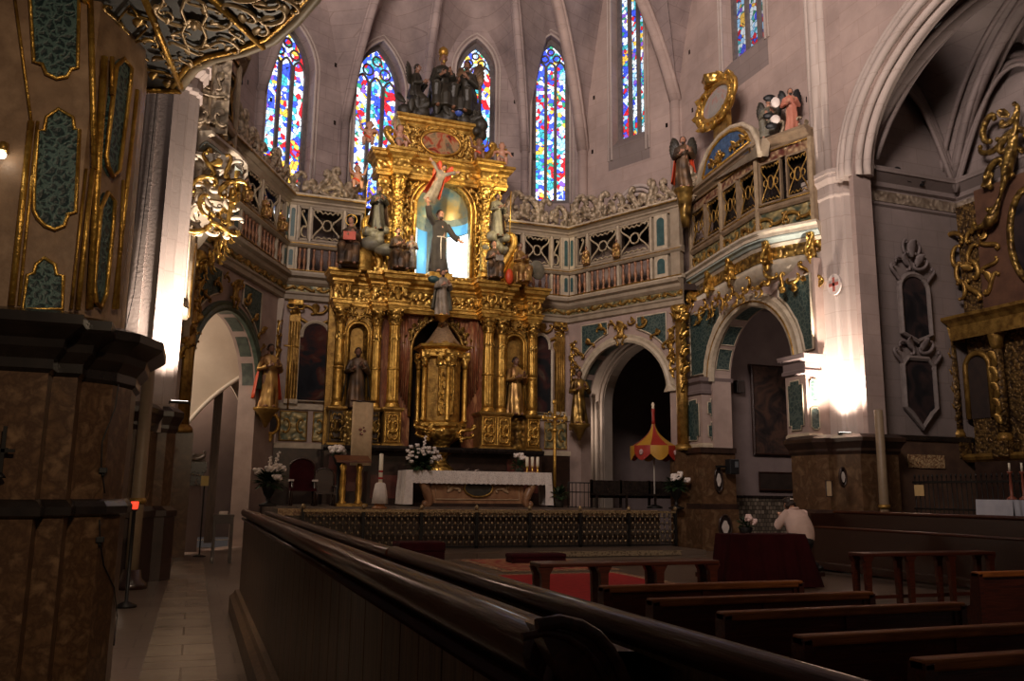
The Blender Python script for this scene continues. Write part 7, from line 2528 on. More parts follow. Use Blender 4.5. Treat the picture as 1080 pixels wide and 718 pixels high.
obj('crest_rim', MB().tube([(x, -.03, z) for x, z in [(inn[0][0], zb_ + .14)] + inn + [(inn[-1][0], zb_ + .14)]], .06, 6, Tg, closed=True), GOLD, r)
obj('crest_moulding', MB().tube([(x, -.05, z) for x, z in pts], .08, 6, Tg), CREAMT, r)
d = Tgi @ on_seg(758, 167, (14.50, 23.3), (13.96, 19.0))
m = MB().ball((d.x, .02, d.z), (.16, .08, .16), 12, 8, Tg)
for k in range(12):
    a = k * PI / 6
    m.leaf((d.x + .12 * cos(a), .0, d.z + .12 * sin(a)), .2, .08, a, .1, Tg)
obj('gilt_sun', m, GOLD, r)
for u in (-.9, -.4, .5, 1.0):
    m = MB()
    m.scroll((cx_ + u, .02, zb_ + .35), .45, .3 * u, 'S', .13, Tg, flip=1 if u > 0 else -1)
    m.leaf((cx_ + u, .0, zb_ + .2), .4, .24, PI / 2, .3, Tg)
    obj('crest_scroll', m, GOLDC, r)
# gilt cartouche standing on the crest
c_ = Tgi @ on_seg(753, 105, (14.50, 23.3), (13.96, 19.0))
r = thing('cartouche', 'tilted gilded cartouche with a grey and red shield on top of the blue crest', 'cartouche', tuple(Tg @ Vector((c_.x, -.1, c_.z))))
obj('shield', MB().plate([(c_.x + .85 * cos(a), c_.z - .08 + .42 * sin(a)) for a in [k * PI / 12 for k in range(24)]], (), -.05, -.2, Tg), mat_painting('grey red shield', [(.22, .20, .18), (.34, .31, .28), (.45, .06, .03)], 3, 1.4), r)
m = MB().tube([(c_.x + .95 * cos(a), -.06, c_.z - .08 + .5 * sin(a)) for a in [k * PI / 12 for k in range(24)]], .09, 6, Tg, closed=True)
for k in range(10):
    a = k * PI / 5
    m.scroll((c_.x + 1.15 * cos(a), -.04, c_.z - .08 + .6 * sin(a)), .6, a + PI / 2, 'C', .15, Tg, flip=1)
    m.leaf((c_.x + 1.05 * cos(a), -.05, c_.z - .08 + .52 * sin(a)), .45, .3, a, .3, Tg)
obj('gilt_frame', m, GOLD, r)
m = MB().lathe([(.32, .5), (.36, .55), (.34, .66), (.42, .78), (.3, .84), (.1, .95)], 10, Tg @ Matrix.Translation((c_.x - .1, -.1, c_.z)), flute=(5, .12))
obj('crown', m, GOLDC, r)
obj('cartouche_foot', MB().box(c_.x - .3, c_.x + .6, -.25, -.1, c_.z - 1.35, c_.z - .55, Tg), GOLDD, r)

# gilt column at the corner between the choir wall and the right apse arch
x = at(722, 475, 22.6)
def corner_column(MM, lab):
    P = MM @ Vector((14.05, 23.05, 0)) if MM is IDM else Vector((-.42, 22.35, 0))
    r = thing('corner_column', lab, 'column', (P.x, P.y, 3.0), 0, 'corner columns of the apse')
    Tl = Matrix.Translation((P.x, P.y, 0))
    obj('shaft', MB().lathe([(.17, 3.1), (.17, 4.9), (.15, 7.0)], 30, Tl, flute=(10, .06)), GOLDD, r)
    obj('base', MB().lathe([(.28, 2.95), (.28, 3.05), (.2, 3.15)], 16, Tl), GOLDD, r)
    m = MB()
    for k in range(9):
        z = 5.0 + k * .28
        m.scroll((P.x - .08 * (-1) ** k, 0, z), .4, PI / 2, 'SC'[k % 2], .14, Matrix(((1, 0, 0, 0), (0, -1, 0, P.y - .2), (0, 0, 1, 0), (0, 0, 0, 1))), flip=(-1) ** k)
        m.leaf((P.x + .05 * (-1) ** k, .02, z), .4, .24, PI / 2 + .5 * (-1) ** k, .3, Matrix(((1, 0, 0, 0), (0, -1, 0, P.y - .18), (0, 0, 1, 0), (0, 0, 0, 1))))
    obj('garland', m, GOLDC, r)
    m = MB().lathe([(.16, 6.95), (.2, 7.1), (.3, 7.4), (.3, 7.5)], 12, Tl)
    for k in range(6):
        TT = Tl @ Matrix.Rotation(k * PI / 3, 4, 'Z') @ Matrix(((1, 0, 0, 0), (0, -1, 0, -.2), (0, 0, 1, 0), (0, 0, 0, 1)))
        m.leaf((0, 0, 7.0), .4, .22, PI / 2, .35, TT)
    obj('capital', m, GOLDC, r)
    obj('pedestal', MB().box(P.x - .3, P.x + .3, P.y - .1, P.y + .3, 0, 2.96), MARB, r)
corner_column(IDM, 'gilded corner column with carved garland right of the right apse arch')
corner_column(MIR, 'gilded corner column with carved garland left of the left apse arch')

# consecration cross on the right pier
d = on_seg(881, 300, (14.86, 17.5), (14.86, 16.98))
r = thing('wall_cross', 'small white plaque with a red cross on the right stone pier', 'plaque', (14.84, d.y, d.z))
Tp = frame((14.86, 17.5), (14.86, 16.98))
dd = Tp.inverted() @ d
obj('plaque', MB().plate([(dd.x + .24 * cos(a), dd.z + .27 * sin(a)) for a in [k * PI / 12 for k in range(24)]], (), .05, .0, Tp), mat('white plaque paint', (.60, .52, .48), (.52, .44, .41), scale=6), r)
obj('red_cross', MB().box(dd.x - .04, dd.x + .04, .05, .06, dd.z - .18, dd.z + .18, Tp).box(dd.x - .17, dd.x + .17, .05, .06, dd.z - .04, dd.z + .04, Tp), mat('faded red cross', (.35, .09, .07), rough=.7), r)
# ------------------------------------------------------------------ carved figures
def hand_mesh(m, wrist, d, s=1.0, curl=.6, T=None):
    """Palm, four unequal bent fingers and a side thumb, pointing along d."""
    w, d = Vector(wrist), Vector(d).normalized()
    sd = d.cross(Vector((0, -1, 0)))
    sd = sd.normalized() if sd.length > .05 else Vector((1, 0, 0))
    nn = sd.cross(d).normalized()
    m.tube([w, w + d * .028 * s, w + d * .055 * s], [.014 * s, .022 * s, .02 * s], 8, T)
    for k, L in enumerate((.036, .043, .040, .030)):
        b = w + d * .05 * s + sd * (k - 1.5) * .0115 * s
        q = b + d * L * .55 * s + nn * .006 * curl * s
        e = q + (d * (1 - curl * .6) + nn * curl).normalized() * L * .5 * s
        m.tube([b, q, e], [.0068 * s, .0062 * s, .005 * s], 5, T)
    b = w + d * .02 * s - sd * .016 * s
    m.tube([b, b + (d * .6 - sd).normalized() * .026 * s, b + (d * 1.5 - sd * .8 + nn * .4).normalized() * .048 * s], [.008 * s, .0075 * s, .006 * s], 5, T)


def figure(name, label, loc, h, rz=0, pose='stand', robe=HABIT, skin=SKIN, hair=HAIR, arms=None, wings=None, halo=None, group=None, seed=0, cat='statue', cloud=None, extra=None, bare=False, cape=None):
    R = random.Random(seed)
    r = thing(name, label, cat, loc, rz, group, h)
    dz = 0
    if pose == 'stand':
        prof = [(0, .155, .13, 0), (.06, .15, .125, 0), (.2, .135, .115, 0), (.36, .12, .10, 0), (.5, .112, .088, 0), (.58, .10, .078, 0), (.68, .115, .085, 0), (.76, .125, .074, .0), (.805, .10, .06, 0), (.835, .045, .042, 0)]
        hz, sz, hip = .92, .775, .5
    else:
        prof = [(.26, .15, .15, .02), (.36, .145, .13, .02), (.48, .115, .10, .02), (.58, .12, .10, .01), (.68, .135, .09, .0), (.735, .11, .07, 0), (.77, .05, .046, 0)]
        hz, sz, hip = .885, .70, .32
    sway = R.uniform(-.035, .035)
    k7 = R.choice((5, 6, 7))
    rows = []
    n = 36
    for i in range(len(prof) * 3 - 2):
        a, f = divmod(i, 3)
        f /= 3
        p0, p1 = prof[a], prof[min(a + 1, len(prof) - 1)]
        z, rx, ry, oy = (p0[j] * (1 - f) + p1[j] * f for j in range(4))
        amp = .13 * max(0, 1 - z / .8)
        ox = sway * sin(z * 4)
        rows.append([((rx * (1 + amp * sin(k7 * q + 3 * z + seed) + .5 * amp * sin(11 * q + seed))) * cos(q) + ox, oy + (ry * (1 + amp * sin(k7 * q + 3 * z + seed))) * sin(q), z) for q in [t * 2 * PI / n for t in range(n)]])
    mr = MB().grid(rows, None, True, cu=True, cap=True)
    body = MB().tube([(0, .0, hip), (0, 0, sz - .06), (0, 0, sz + .03), (0, -.005, hz - .04)], [.075, .085, .05, .032], 10)
    if pose == 'sit':
        for sg in (-1, 1):
            kx = sg * (.12 + R.uniform(-.02, .03))
            mr.tube([(sg * .08, .02, .33), (kx, -.2, .37), (kx, -.25, .33)], [.095, .085, .075], 10)
            mr.tube([(kx, -.24, .36), (kx * .95, -.2, .18), (kx * .9, -.22, .02)], [.08, .075, .085], 10)
            body.tube([(sg * .08, .02, .33), (kx, -.22, .35), (kx * .9, -.22, .04)], .045, 8)
            body.ball((kx * .9, -.27, .02), (.03, .06, .022), 8, 5)
        mr.tube([(0, -.1, .33), (0, -.22, .2), (0, -.22, .03)], [.11, .09, .1], 10)
        mr.frustum(0, .03, 0, .3, .15, .12, .14, .12)
    elif pose == 'kneel':
        mr.tube([(0, .02, .33), (0, -.16, .16), (.02, -.1, .06)], [.14, .13, .1], 12)
        mr.tube([(0, -.1, .08), (0, .2, .06), (0, .3, .03)], [.13, .1, .06], 12)
    else:
        for sg in (-1, 1):
            body.tube([(sg * .05, 0, hip), (sg * .055, -.01, .26), (sg * .055, 0, .05)], [.055, .042, .03], 8)
            body.ball((sg * .06, -.11, .02), (.03, .06, .022), 8, 5)
    arms = arms or (((-.17, -.05, sz - .2), (-.05, -.19, sz - .14)), ((.17, -.05, sz - .2), (.07, -.18, sz - .08)))
    for sg, (el, ha) in zip((-1, 1), arms):
        sh = (sg * .105, 0, sz - .005)
        el, ha = Vector(el), Vector(ha)
        wr = el.lerp(ha, .86)
        mr.tube([sh, el, el.lerp(ha, .72)], [.05, .047, .052 if not bare else .04], 10)
        body.tube([sh, el, wr], [.036, .03, .02], 8)
        hand_mesh(body, wr, ha - el, 1.15)
    # head with face
    hc = Vector((sway * .4, -.015, hz))
    body.ball(tuple(hc), (.05, .06, .068), 14, 10)
    body.ball((hc.x, hc.y - .02, hc.z - .035), (.036, .042, .036), 12, 8)
    body.tube([(hc.x, hc.y - .052, hc.z + .018), (hc.x, hc.y - .073, hc.z - .012), (hc.x, hc.y - .05, hc.z - .02)], [.008, .012, .009], 6)
    for sg in (-1, 1):
        body.ball((hc.x + sg * .05, hc.y + .005, hc.z - .005), (.009, .014, .02), 6, 5)
        body.ball((hc.x + sg * .02, hc.y - .05, hc.z + .024), (.016, .012, .006), 6, 4)
    body.ball((hc.x, hc.y - .056, hc.z - .036), (.016, .01, .006), 6, 4)
    vox = max(.007, .022 / max(h, .5) * .8)
    obj('body', body, skin, r, remesh=vox * .75, smooth=1, local=True)
    if not bare:
        obj('robe', mr, robe, r, remesh=vox, smooth=2, local=True)
    else:
        pass
    hm = MB().ball((hc.x, hc.y + .012, hc.z + .018), (.056, .062, .062), 14, 9)
    for k in range(10):
        q = k * 2 * PI / 10
        if sin(q) > -.6:
            hm.ball((hc.x + .045 * cos(q), hc.y + .018 + .045 * sin(q), hc.z + .0), (.02, .02, .03), 7, 5)
    if seed % 2 and not bare:
        hm.ball((hc.x, hc.y - .035, hc.z - .06), (.03, .025, .04), 8, 6)
    obj('hair', hm, hair, r, local=True)
    for sg in (-1, 1):
        pass
    if cape is not None:
        rows = []
        for i in range(9):
            z = sz - .01 - i * (sz - .15) / 8
            w = .12 + .08 * i / 8
            rows.append([(w * cos(q) * 1.15, .02 + (w * .8) * sin(q) * (1 + .05 * sin(6 * q)), z) for q in [PI * (-.12 + 1.24 * t / 14) for t in range(15)]])
        rows2 = [[(x * 1.04, y * 1.04 + .006, z) for x, y, z in reversed(q)] for q in rows]
        obj('cape', MB().grid([a + b_ for a, b_ in zip(rows, rows2)], cu=True, cap=True), cape, r, local=True)
    if halo is not None:
        obj('halo', MB().tube([(hc.x + .105 * cos(q), .05, hc.z + .03 + .105 * sin(q)) for q in [t * PI / 12 for t in range(24)]], .009, 6, closed=True), halo, r, local=True)
    if wings is not None:
        for sg in (-1, 1):
            mw = MB()
            for k in range(7):
                L = .42 - .035 * k
                mw.leaf((sg * .05, -.09, sz - .03 - .02 * k), L, .11, (PI / 2 - sg * (.45 + .17 * k)) if True else 0, -.12, Matrix(((1, 0, 0, 0), (0, -1, 0, 0), (0, 0, 1, 0), (0, 0, 0, 1))), lobes=1)
            obj('wing', mw, wings, r, local=True)
    if cloud is not None:
        mc = MB()
        for k in range(16):
            mc.ball((R.uniform(-.28, .28), R.uniform(-.08, .12), R.uniform(-.28, .04)), R.uniform(.07, .13), 9, 6)
        obj('cloud', mc, cloud, r, local=True, remesh=.02, smooth=1)
    if extra:
        for nm, mb, mm in extra:
            obj(nm, mb, mm, r, local=True)
    return r


def place(px, yb, yt, Y):
    a, b_ = at(px, yb, Y), at(px, yt, Y)
    return (a.x, Y, a.z), b_.z - a.z


def book(x, y, z, s=.07):
    return MB().box(x - s, x + s, y - .02, y + .02, z - s * .7, z + s * .7)


# St Francis-like friar in the lit niche
loc, h = place(463, 289, 219, 26.85)
cordm = MB().tube([(-.02, -.095, .55), (-.035, -.115, .4), (-.03, -.13, .2)], .009, 6).tube([(.095 * cos(q), .085 * sin(q) - .005, .555) for q in [t * PI / 8 for t in range(16)]], .009, 5, closed=True)
figure('friar_statue', 'friar statue in dark habit with white cord standing in the lit niche', (loc[0], loc[1], 8.77), h * .97, .15, 'stand', HABIT, SKIN, HAIR, (((-.22, -.08, .86), (-.27, -.14, 1.04)), ((.2, -.05, .6), (.27, -.13, .52))), seed=1, extra=[('cord_belt', cordm, PETAL)])
obj('pedestal_block', MB().box(loc[0] - .4, loc[0] + .4, 26.6, 27.2, 8.55, 8.77), GOLD, alt)
# crucified seraph above him
loc, h = place(452, 212, 172, 26.6)
r = figure('seraph_statue', 'small red winged seraph with arms spread, hovering above the friar', (loc[0], 26.6, loc[2]), h, -.4, 'stand', ROBEW, SKIN, HAIR, (((-.22, 0, .86), (-.36, -.02, .95)), ((.22, 0, .86), (.36, -.02, .95))), wings=REDP, seed=2, cape=REDP)
r.rotation_euler = (.35, .45, -.3)
# small figure before the cornice under the niche
loc, h = place(466, 333, 284, 26.1)
figure('virgin_statue', 'small standing statue on the cornice below the lit niche', loc, h, .1, 'stand', ROBEW, SKIN, HAIR, seed=3, cape=CLOUD, extra=[('bracket', MB().lathe([(.03, -.14), (.16, -.02), (.2, .0)], 12), GOLD), ('mantle_cloud', MB().ball((-.2, 0, .76), (.14, .08, .08), 8, 6), TEALP)])
# seated saints left of the niche
loc, h = place(368, 289, 233, 26.35)
figure('seated_saint', 'seated haloed saint holding a bright red book on the left end of the altarpiece cornice', (loc[0], loc[1], 8.56), h, -.25, 'sit', HABITG, SKIN, HAIR, halo=GOLD, seed=4, extra=[('book', book(0, -.2, .54, .11), REDP)])
loc, h = place(418, 288, 240, 26.25)
figure('seated_saint', 'seated haloed saint in brown beside the lit niche, left side', (loc[0], loc[1], 8.56), h, .2, 'sit', HABITG, SKIN, HAIR, halo=GOLD, seed=5)
loc, h = place(433, 288, 252, 26.5)
figure('standing_putto', 'small standing child angel between the seated saint and the lit niche', (loc[0], loc[1], 8.76), h, -.3, 'stand', ROBEW, SKIN, HAIR, seed=6)
loc, h = place(399, 243, 196, 26.6)
figure('bishop_statue', 'dark robed saint standing on a silvery cloud left of the upper columns', loc, h, -.2, 'stand', BRONZE, SKIND, HAIR, seed=7, cloud=CLOUD, cape=HABITG, extra=[('crozier', MB().tube([(-.3, -.12, -.1), (-.27, -.12, 1.0), (-.25, -.12, 1.08), (-.2, -.12, 1.06), (-.21, -.12, 1.0)], .012, 6), GOLD), ('cloud_trail', MB().ball((.2, 0, -.42), (.3, .15, .14), 10, 7).ball((-.12, 0, -.3), (.28, .15, .16), 10, 7), CLOUD)])
# right side of the niche
loc, h = place(521, 291, 247, 26.2)
figure('seated_saint', 'seated saint with pale cloth beside the lit niche, right side', (loc[0], loc[1], 8.56), h, -.2, 'sit', HABITG, SKIN, HAIR, seed=8, extra=[('open_book', book(.1, -.2, .5, .09), ROBEW)])
loc, h = place(524, 250, 204, 26.7)
figure('saint_statue', 'grey robed saint with staff right of the upper columns', loc, h, .3, 'stand', CLOUD, SKIND, HAIR, seed=9, cloud=CLOUD, cape=HABITG, extra=[('staff', MB().tube([(.26, -.12, .0), (.3, -.1, 1.1)], .012, 6), GOLD)])
loc, h = place(548, 292, 246, 26.35)
figure('seated_saint', 'seated saint with a round shield on the right end of the altarpiece cornice', (loc[0], loc[1], 8.56), h, .3, 'sit', ROBEG, SKIND, HAIR, seed=10, extra=[('round_shield', MB().lathe([(.01, -.02), (.2, -.02), (.22, 0), (.2, .02), (.01, .02)], 20, Matrix.Translation((.42, -.1, .38)) @ Matrix.Rotation(PI / 2, 4, 'X')), CLOUD), ('red_cloth', MB().ball((-.36, -.1, .1), (.1, .08, .18), 10, 7), REDP)])
# niche statues of the lower tier
loc, h = place(379, 437, 366, 26.85)
figure('niche_saint', 'dark bearded saint statue in the gilded niche left of the tabernacle', (4.57, 26.82, 4.16), 1.95, -.15, 'stand', HABITG, SKIND, HAIR, seed=11, cape=BRONZE)
figure('niche_saint', 'dark saint statue with gilded cloak in the niche right of the tabernacle', (9.9, 26.82, 4.16), 2.0, .2, 'stand', ROBEG, SKIND, HAIR, seed=12, cape=GOLDCD)
# virgin with wide robe over the tabernacle
figure('robed_virgin', 'small crowned figure in a wide spreading robe on top of the tabernacle', (XC + .02, 26.62, 6.3), 1.0, 0, 'stand', mat('brocade robe', (.48, .32, .17), (.25, .15, .08), scale=9, rough=.6), SKIND, HAIR, seed=14, extra=[('wide_mantle', MB().lathe([(.62, .0), (.58, .06), (.42, .26), (.27, .5), (.15, .68), (.09, .78)], 28, flute=(9, .05)), mat('brown brocade mantle', (.34, .22, .12), (.18, .11, .06), scale=14, rough=.6)), ('crown', MB().lathe([(.05, .97), (.065, 1.0), (.06, 1.06), (.02, 1.1)], 10), GOLD)])
# gilded statues on the arch piers
for px, yb, yt, Y, lab, sd in ((281, 430, 362, 26.2, 'gilded statue of a standing saint against the pier left of the altarpiece', 15), (611, 447, 390, 26.5, 'gilded statue of a standing saint against the pier left of the right apse arch', 16)):
    loc, h = place(px, yb, yt, Y)
    figure('pier_saint', lab, loc, h, .3 if sd == 15 else -.2, 'stand', ROBEG if sd == 15 else GOLDCD, SKIND, HAIR, seed=sd, cape=REDP if sd == 15 else None, extra=[('bracket', MB().lathe([(.02, -.3), (.12, -.1), (.2, -.03), (.2, 0)], 12).box(-.12, .12, .0, .34, -.1, 0), GOLDD)] + ([('cross_staff', MB().tube([(.3, -.1, .0), (.3, -.1, 1.12)], .014, 8).tube([(.18, -.1, .98), (.42, -.1, .98)], .014, 8), GOLD)] if sd == 15 else []))
# sculptured group on the attic
loc, h = place(465, 112, 53, 27.45)
figure('crowning_figure', 'dark seated crowned figure at the very top of the altarpiece', (loc[0] + .05, 27.5, 14.75), 2.4, 0, 'sit', BRONZE, SKIND, GOLDD, seed=17, cape=BRONZE, cloud=BRONZE, extra=[('crown', MB().lathe([(.06, .94), (.075, .97), (.07, 1.03), (.02, 1.08)], 12), GOLD)])
loc, h = place(440, 120, 85, 27.3)
figure('kneeling_angel', 'dark kneeling angel left of the crowning figure on top of the altarpiece', (loc[0] - .05, 27.3, 14.6), 1.85, .9, 'kneel', BRONZE, SKIND, HAIR, seed=18, wings=BRONZE)
loc, h = place(492, 125, 68, 27.3)
figure('winged_angel', 'dark winged angel right of the crowning figure on top of the altarpiece', (loc[0], 27.35, 14.65), 2.3, -.7, 'sit', BRONZE, SKIND, HAIR, seed=19, wings=HABITG, cloud=BRONZE)
r = thing('cloud_base', 'dark carved cloud with foliage under the figures on the attic', 'carving', (7.15, 27.4, 14.38))
m = MB()
R = random.Random(9)
for k in range(34):
    x = R.uniform(-1.35, 1.5)
    m.ball((7.15 + x, 27.3 + R.uniform(-.1, .3), 14.42 + R.uniform(0, .45) * (1 - abs(x) / 2)), R.uniform(.14, .3), 9, 6)
obj('cloud_mass', m, BRONZE, r, remesh=.05, smooth=1)
m = MB()
Tl = Matrix(((1, 0, 0, 0), (0, -1, 0, 27.1), (0, 0, 1, 0), (0, 0, 0, 1)))
for k in range(14):
    m.leaf((7.15 + R.uniform(-1.4, 1.7), .05, 14.45 + R.uniform(0, .3)), .55, .28, R.uniform(.3, 2.8), .3, Tl)
obj('leaf_sprays', m, BRONZE, r)
obj('blue_globe', MB().ball((7.75, 27.05, 14.75), .17, 14, 10), mat('blue globe', (.05, .10, .42), rough=.3), r)

# putti on the upper cornice
def putto(px, yb, yt, Y, label, sd, z=None):
    loc, h = place(px, yb, yt, Y)
    if z:
        loc = (loc[0], loc[1], z)
    r = thing('putto', label, 'statue', loc, random.Random(sd).uniform(-.5, .5), 'putti of the altarpiece', h)
    R = random.Random(sd)
    m = MB()
    m.ball((0, 0, .36), (.15, .13, .2), 12, 8).ball((0, 0, .54), (.14, .11, .13), 12, 8).ball((0, -.02, .78), (.12, .12, .13), 14, 10).tube([(0, 0, .6), (0, 0, .7)], .07, 8)
    m.ball((0, -.13, .76), (.02, .03, .02), 6, 4)
    for sg in (-1, 1):
        kx = sg * .14
        m.tube([(sg * .08, 0, .3), (kx, -.2 + .1 * R.random(), .26), (kx * 1.0, -.18, .02)], [.09, .075, .05], 9)
        m.ball((kx, -.22, .02), (.04, .07, .03), 8, 5)
        up_ = R.random()
        el = Vector((sg * .26, -.04, .52 + .12 * up_))
        ha = el + Vector((sg * .05, -.08, .22 if up_ > .5 else -.14))
        m.tube([(sg * .13, 0, .58), el, ha], [.06, .05, .035], 8)
        hand_mesh(m, ha, ha - el, 1.4)
    obj('body', m, SKIN if sd % 3 else SKIND, r, remesh=.02, smooth=1, local=True)
    hm = MB()
    for k in range(14):
        q = k * 2.4
        t = k / 13
        hm.ball((.1 * cos(q) * (1 - t * .7), .03 + .09 * sin(q) * (1 - t * .7), .80 + .1 * t), .05, 7, 5)
    obj('hair', hm, GOLDD, r, local=True)
    for sg in (-1, 1):
        mw = MB()
        for k in range(4):
            mw.leaf((sg * .04, -.1, .55 - .03 * k), .34 - .04 * k, .12, PI / 2 - sg * (.6 + .3 * k), -.1, Matrix(((1, 0, 0, 0), (0, -1, 0, 0), (0, 0, 1, 0), (0, 0, 0, 1))), lobes=1)
        obj('wing', mw, GOLD, r, local=True)
    obj('sash', MB().tube([(.15 * cos(q), .13 * sin(q), .32 + .05 * sin(2 * q)) for q in [t * PI / 8 for t in range(16)]], .04, 6, closed=True), REDP if sd % 2 else ROBEW, r, local=True)
putto(388, 178, 148, 26.75, 'child angel sitting at the far left end of the upper cornice', 1, 12.82)
putto(421, 165, 136, 26.6, 'child angel beside the left edge of the attic with the red medallion', 2, 12.82)
putto(505, 182, 155, 26.6, 'child angel beside the right edge of the attic with the red medallion', 3, 12.82)
putto(529, 188, 160, 26.75, 'child angel at the far right end of the upper cornice', 4, 12.82)
putto(376, 200, 172, 26.9, 'child angel above the silvery cloud saint left of the upper tier', 5)

# figures on the right gallery, and the dark ones on the left gallery
loc, h = place(722, 200, 144, 22.9)
figure('gallery_saint', 'brown robed statue standing at the far end of the right gallery', (loc[0], loc[1], loc[2]), h, -.5, 'stand', HABITG, SKIN, HAIR, seed=21, wings=BRONZE, cape=REDP, extra=[('bracket', MB().lathe([(.06, -.7), (.1, -.4), (.14, -.1), (.2, -.02), (.2, 0)], 12), GOLDCD)])
loc, h = place(804, 141, 90, 18.9)
figure('reclining_angel', 'grey draped angel sitting on the right gallery cornice beside the blue crest', (14.45, 18.75, 11.34), h * .95, -.7, 'sit', CLOUD, SKIN, HAIR, seed=22, wings=BRONZE, cape=BRONZE)
loc, h = place(843, 132, 86, 17.9)
figure('gallery_angel', 'red robed angel holding black and white plumes at the near end of the right gallery', (14.55, 17.95, 11.34), h * 1.0, -.6, 'stand', mat('salmon robe', (.52, .20, .13), (.42, .14, .09), scale=5, rough=.6), SKIN, HAIR, seed=23, wings=BLACK, extra=[('white_plume', MB().ball((-.3, -.12, .66), (.1, .05, .12), 8, 6), PETAL), ('white_plume', MB().ball((-.32, -.12, .28), (.11, .05, .1), 8, 6), PETAL)] + [('black_plume', MB().ball(c_, (.13, .04, .08), 8, 6), BLACK) for c_ in ((-.42, -.1, .78), (-.44, -.1, .38), (-.4, -.12, .14))])
loc, h = place(242, 118, 75, 20.5)
figure('gallery_saint', 'dark statue standing above the white cornice of the left gallery', (loc[0], 20.5, 11.34), 1.6, .5, 'stand', BRONZE, SKIND, GOLDD, seed=24, wings=GOLDD)
# small half figures between the grilles of the apse balconies
TB = frame((12.2, 27.5), (14.28, 23.15))
i = 0
for MM, us in ((IDM, (.88, 2.23)), (MIR, (.88, 2.23, 3.65))):
    for u in us:
        P = MM @ (TB @ Vector((u, .14, 9.58)))
        lab = {0: 'small gilded figure on the right balcony rail, nearest the apse corner', 1: 'small gilded figure on the right balcony rail between two grilles', 2: 'small gilded figure on the left balcony rail, nearest the apse corner', 3: 'small gilded figure on the left balcony rail, middle of three', 4: 'small gilded figure on the left balcony rail, nearest the side gallery'}[i]
        figure('balcony_figurine', lab, P, .72, (-.5 if i < 2 else .6), 'sit', ROBEG, SKIN, HAIR, seed=30 + i, group='figurines of the apse balconies')
        i += 1

# ------------------------------------------------------------------ red draped prie-dieu and the kneeling person
pd = thing('prie_dieu', 'long kneeling desk covered by a dark red velvet cloth', 'prie-dieu', (9.6, 13.2, 0))
x0, x1, yf, zt = 8.85, 10.42, 13.0, .93
rows = []
n = 60
per = []
for i in range(n + 1):
    t = i / n
    per.append((x0 + (x1 - x0) * t, yf, 0, -1))
for i in range(1, 16):
    per.append((x1, yf + .5 * i / 15, 1, 0))
left = [(x0, yf + .5 * (15 - i) / 15, -1, 0) for i in range(15)]
per = left + per
for k, z in enumerate((zt, zt - .03, .6, .3, .02)):
    row = []
    fl = (zt - z) * .16
    for i, (x, y, nx, ny) in enumerate(per):
        wv = .03 * (zt - z) * sin(i * .42) + .012 * (zt - z) * sin(i * 1.1)
        corner = 1.0
        row.append((x + nx * (fl + wv) + (fl * 1.6 if x >= x1 - .01 else (-fl * .9 if x <= x0 + .01 else 0)) * (1 if ny else 0), y + ny * (fl + wv), z))
    rows.append(row)
obj('cloth_skirt', MB().grid(rows), REDC, pd)
obj('cloth_top', MB().box(x0, x1, yf, yf + .5, zt - .02, zt + .006), REDC, pd)
obj('desk_frame', MB().box(x0 + .05, x1 - .05, yf + .05, yf + .45, .05, zt - .03), WOOD, pd)
obj('knee_board', MB().box(x0, x1 + .9, yf + .62, yf + 1.2, .12, .2), WOOD, pd)
for x in (x0 + .1, x1 - .1):
    obj('foot', MB().box(x - .05, x + .05, yf + .45, yf + 1.2, .02, .12), WOOD, pd)
PX, PY, PZ, PR = 11.06, 13.98, .22, PI + .02
pr_ = thing('person', 'person seen from behind in a pale pink blouse, kneeling with bowed head', 'person', (PX, PY, PZ), PR, None, 1.1)
PSK = mat('skin', (.50, .27, .18), (.44, .23, .15), scale=8, rough=.5)
PBL = mat('pale pink blouse', (.72, .54, .48), (.62, .45, .40), scale=5, rough=.85, bump=.35, bscale=7)
PTR = mat('dark trousers', (.02, .018, .02), rough=.9)
b = MB()
b.tube([(0, .06, .46), (0, .0, .7), (0, -.08, .93), (0, -.145, 1.03), (0, -.2, 1.08)], [.13, .13, .12, .058, .052], 12)
hc = Vector((.0, -.255, 1.12))
Th = Matrix.Translation(hc) @ Matrix.Rotation(.8, 4, 'X')
b.ball((0, 0, 0), (.075, .092, .105), 16, 12, Th)
b.ball((0, -.035, -.06), (.055, .062, .055), 12, 8, Th)
b.tube([(0, -.085, .02), (0, -.118, -.025), (0, -.085, -.035)], [.011, .017, .012], 6, Th)
b.ball((0, -.09, -.06), (.026, .014, .009), 8, 5, Th)
for sg in (-1, 1):
    b.ball((sg * .077, .008, -.008), (.014, .022, .033), 8, 6, Th)
    b.ball((sg * .032, -.083, .028), (.02, .012, .009), 7, 5, Th)
    b.tube([(sg * .175, -.075, .965), (sg * .28, -.2, .76), (sg * .06, -.40, .86)], [.055, .042, .028], 10)
    hand_mesh(b, (sg * .05, -.41, .865), (-sg * .1, -.35, .5), 1.7, .5)
    b.tube([(sg * .10, .07, .47), (sg * .13, -.2, .10), (sg * .13, -.18, .07)], [.095, .07, .06], 10)
    b.tube([(sg * .13, -.17, .07), (sg * .12, .25, .06), (sg * .12, .33, .05)], [.06, .05, .04], 10)
obj('body', b, PSK, pr_, remesh=.0095, smooth=1, local=True)
c = MB()
rows = []
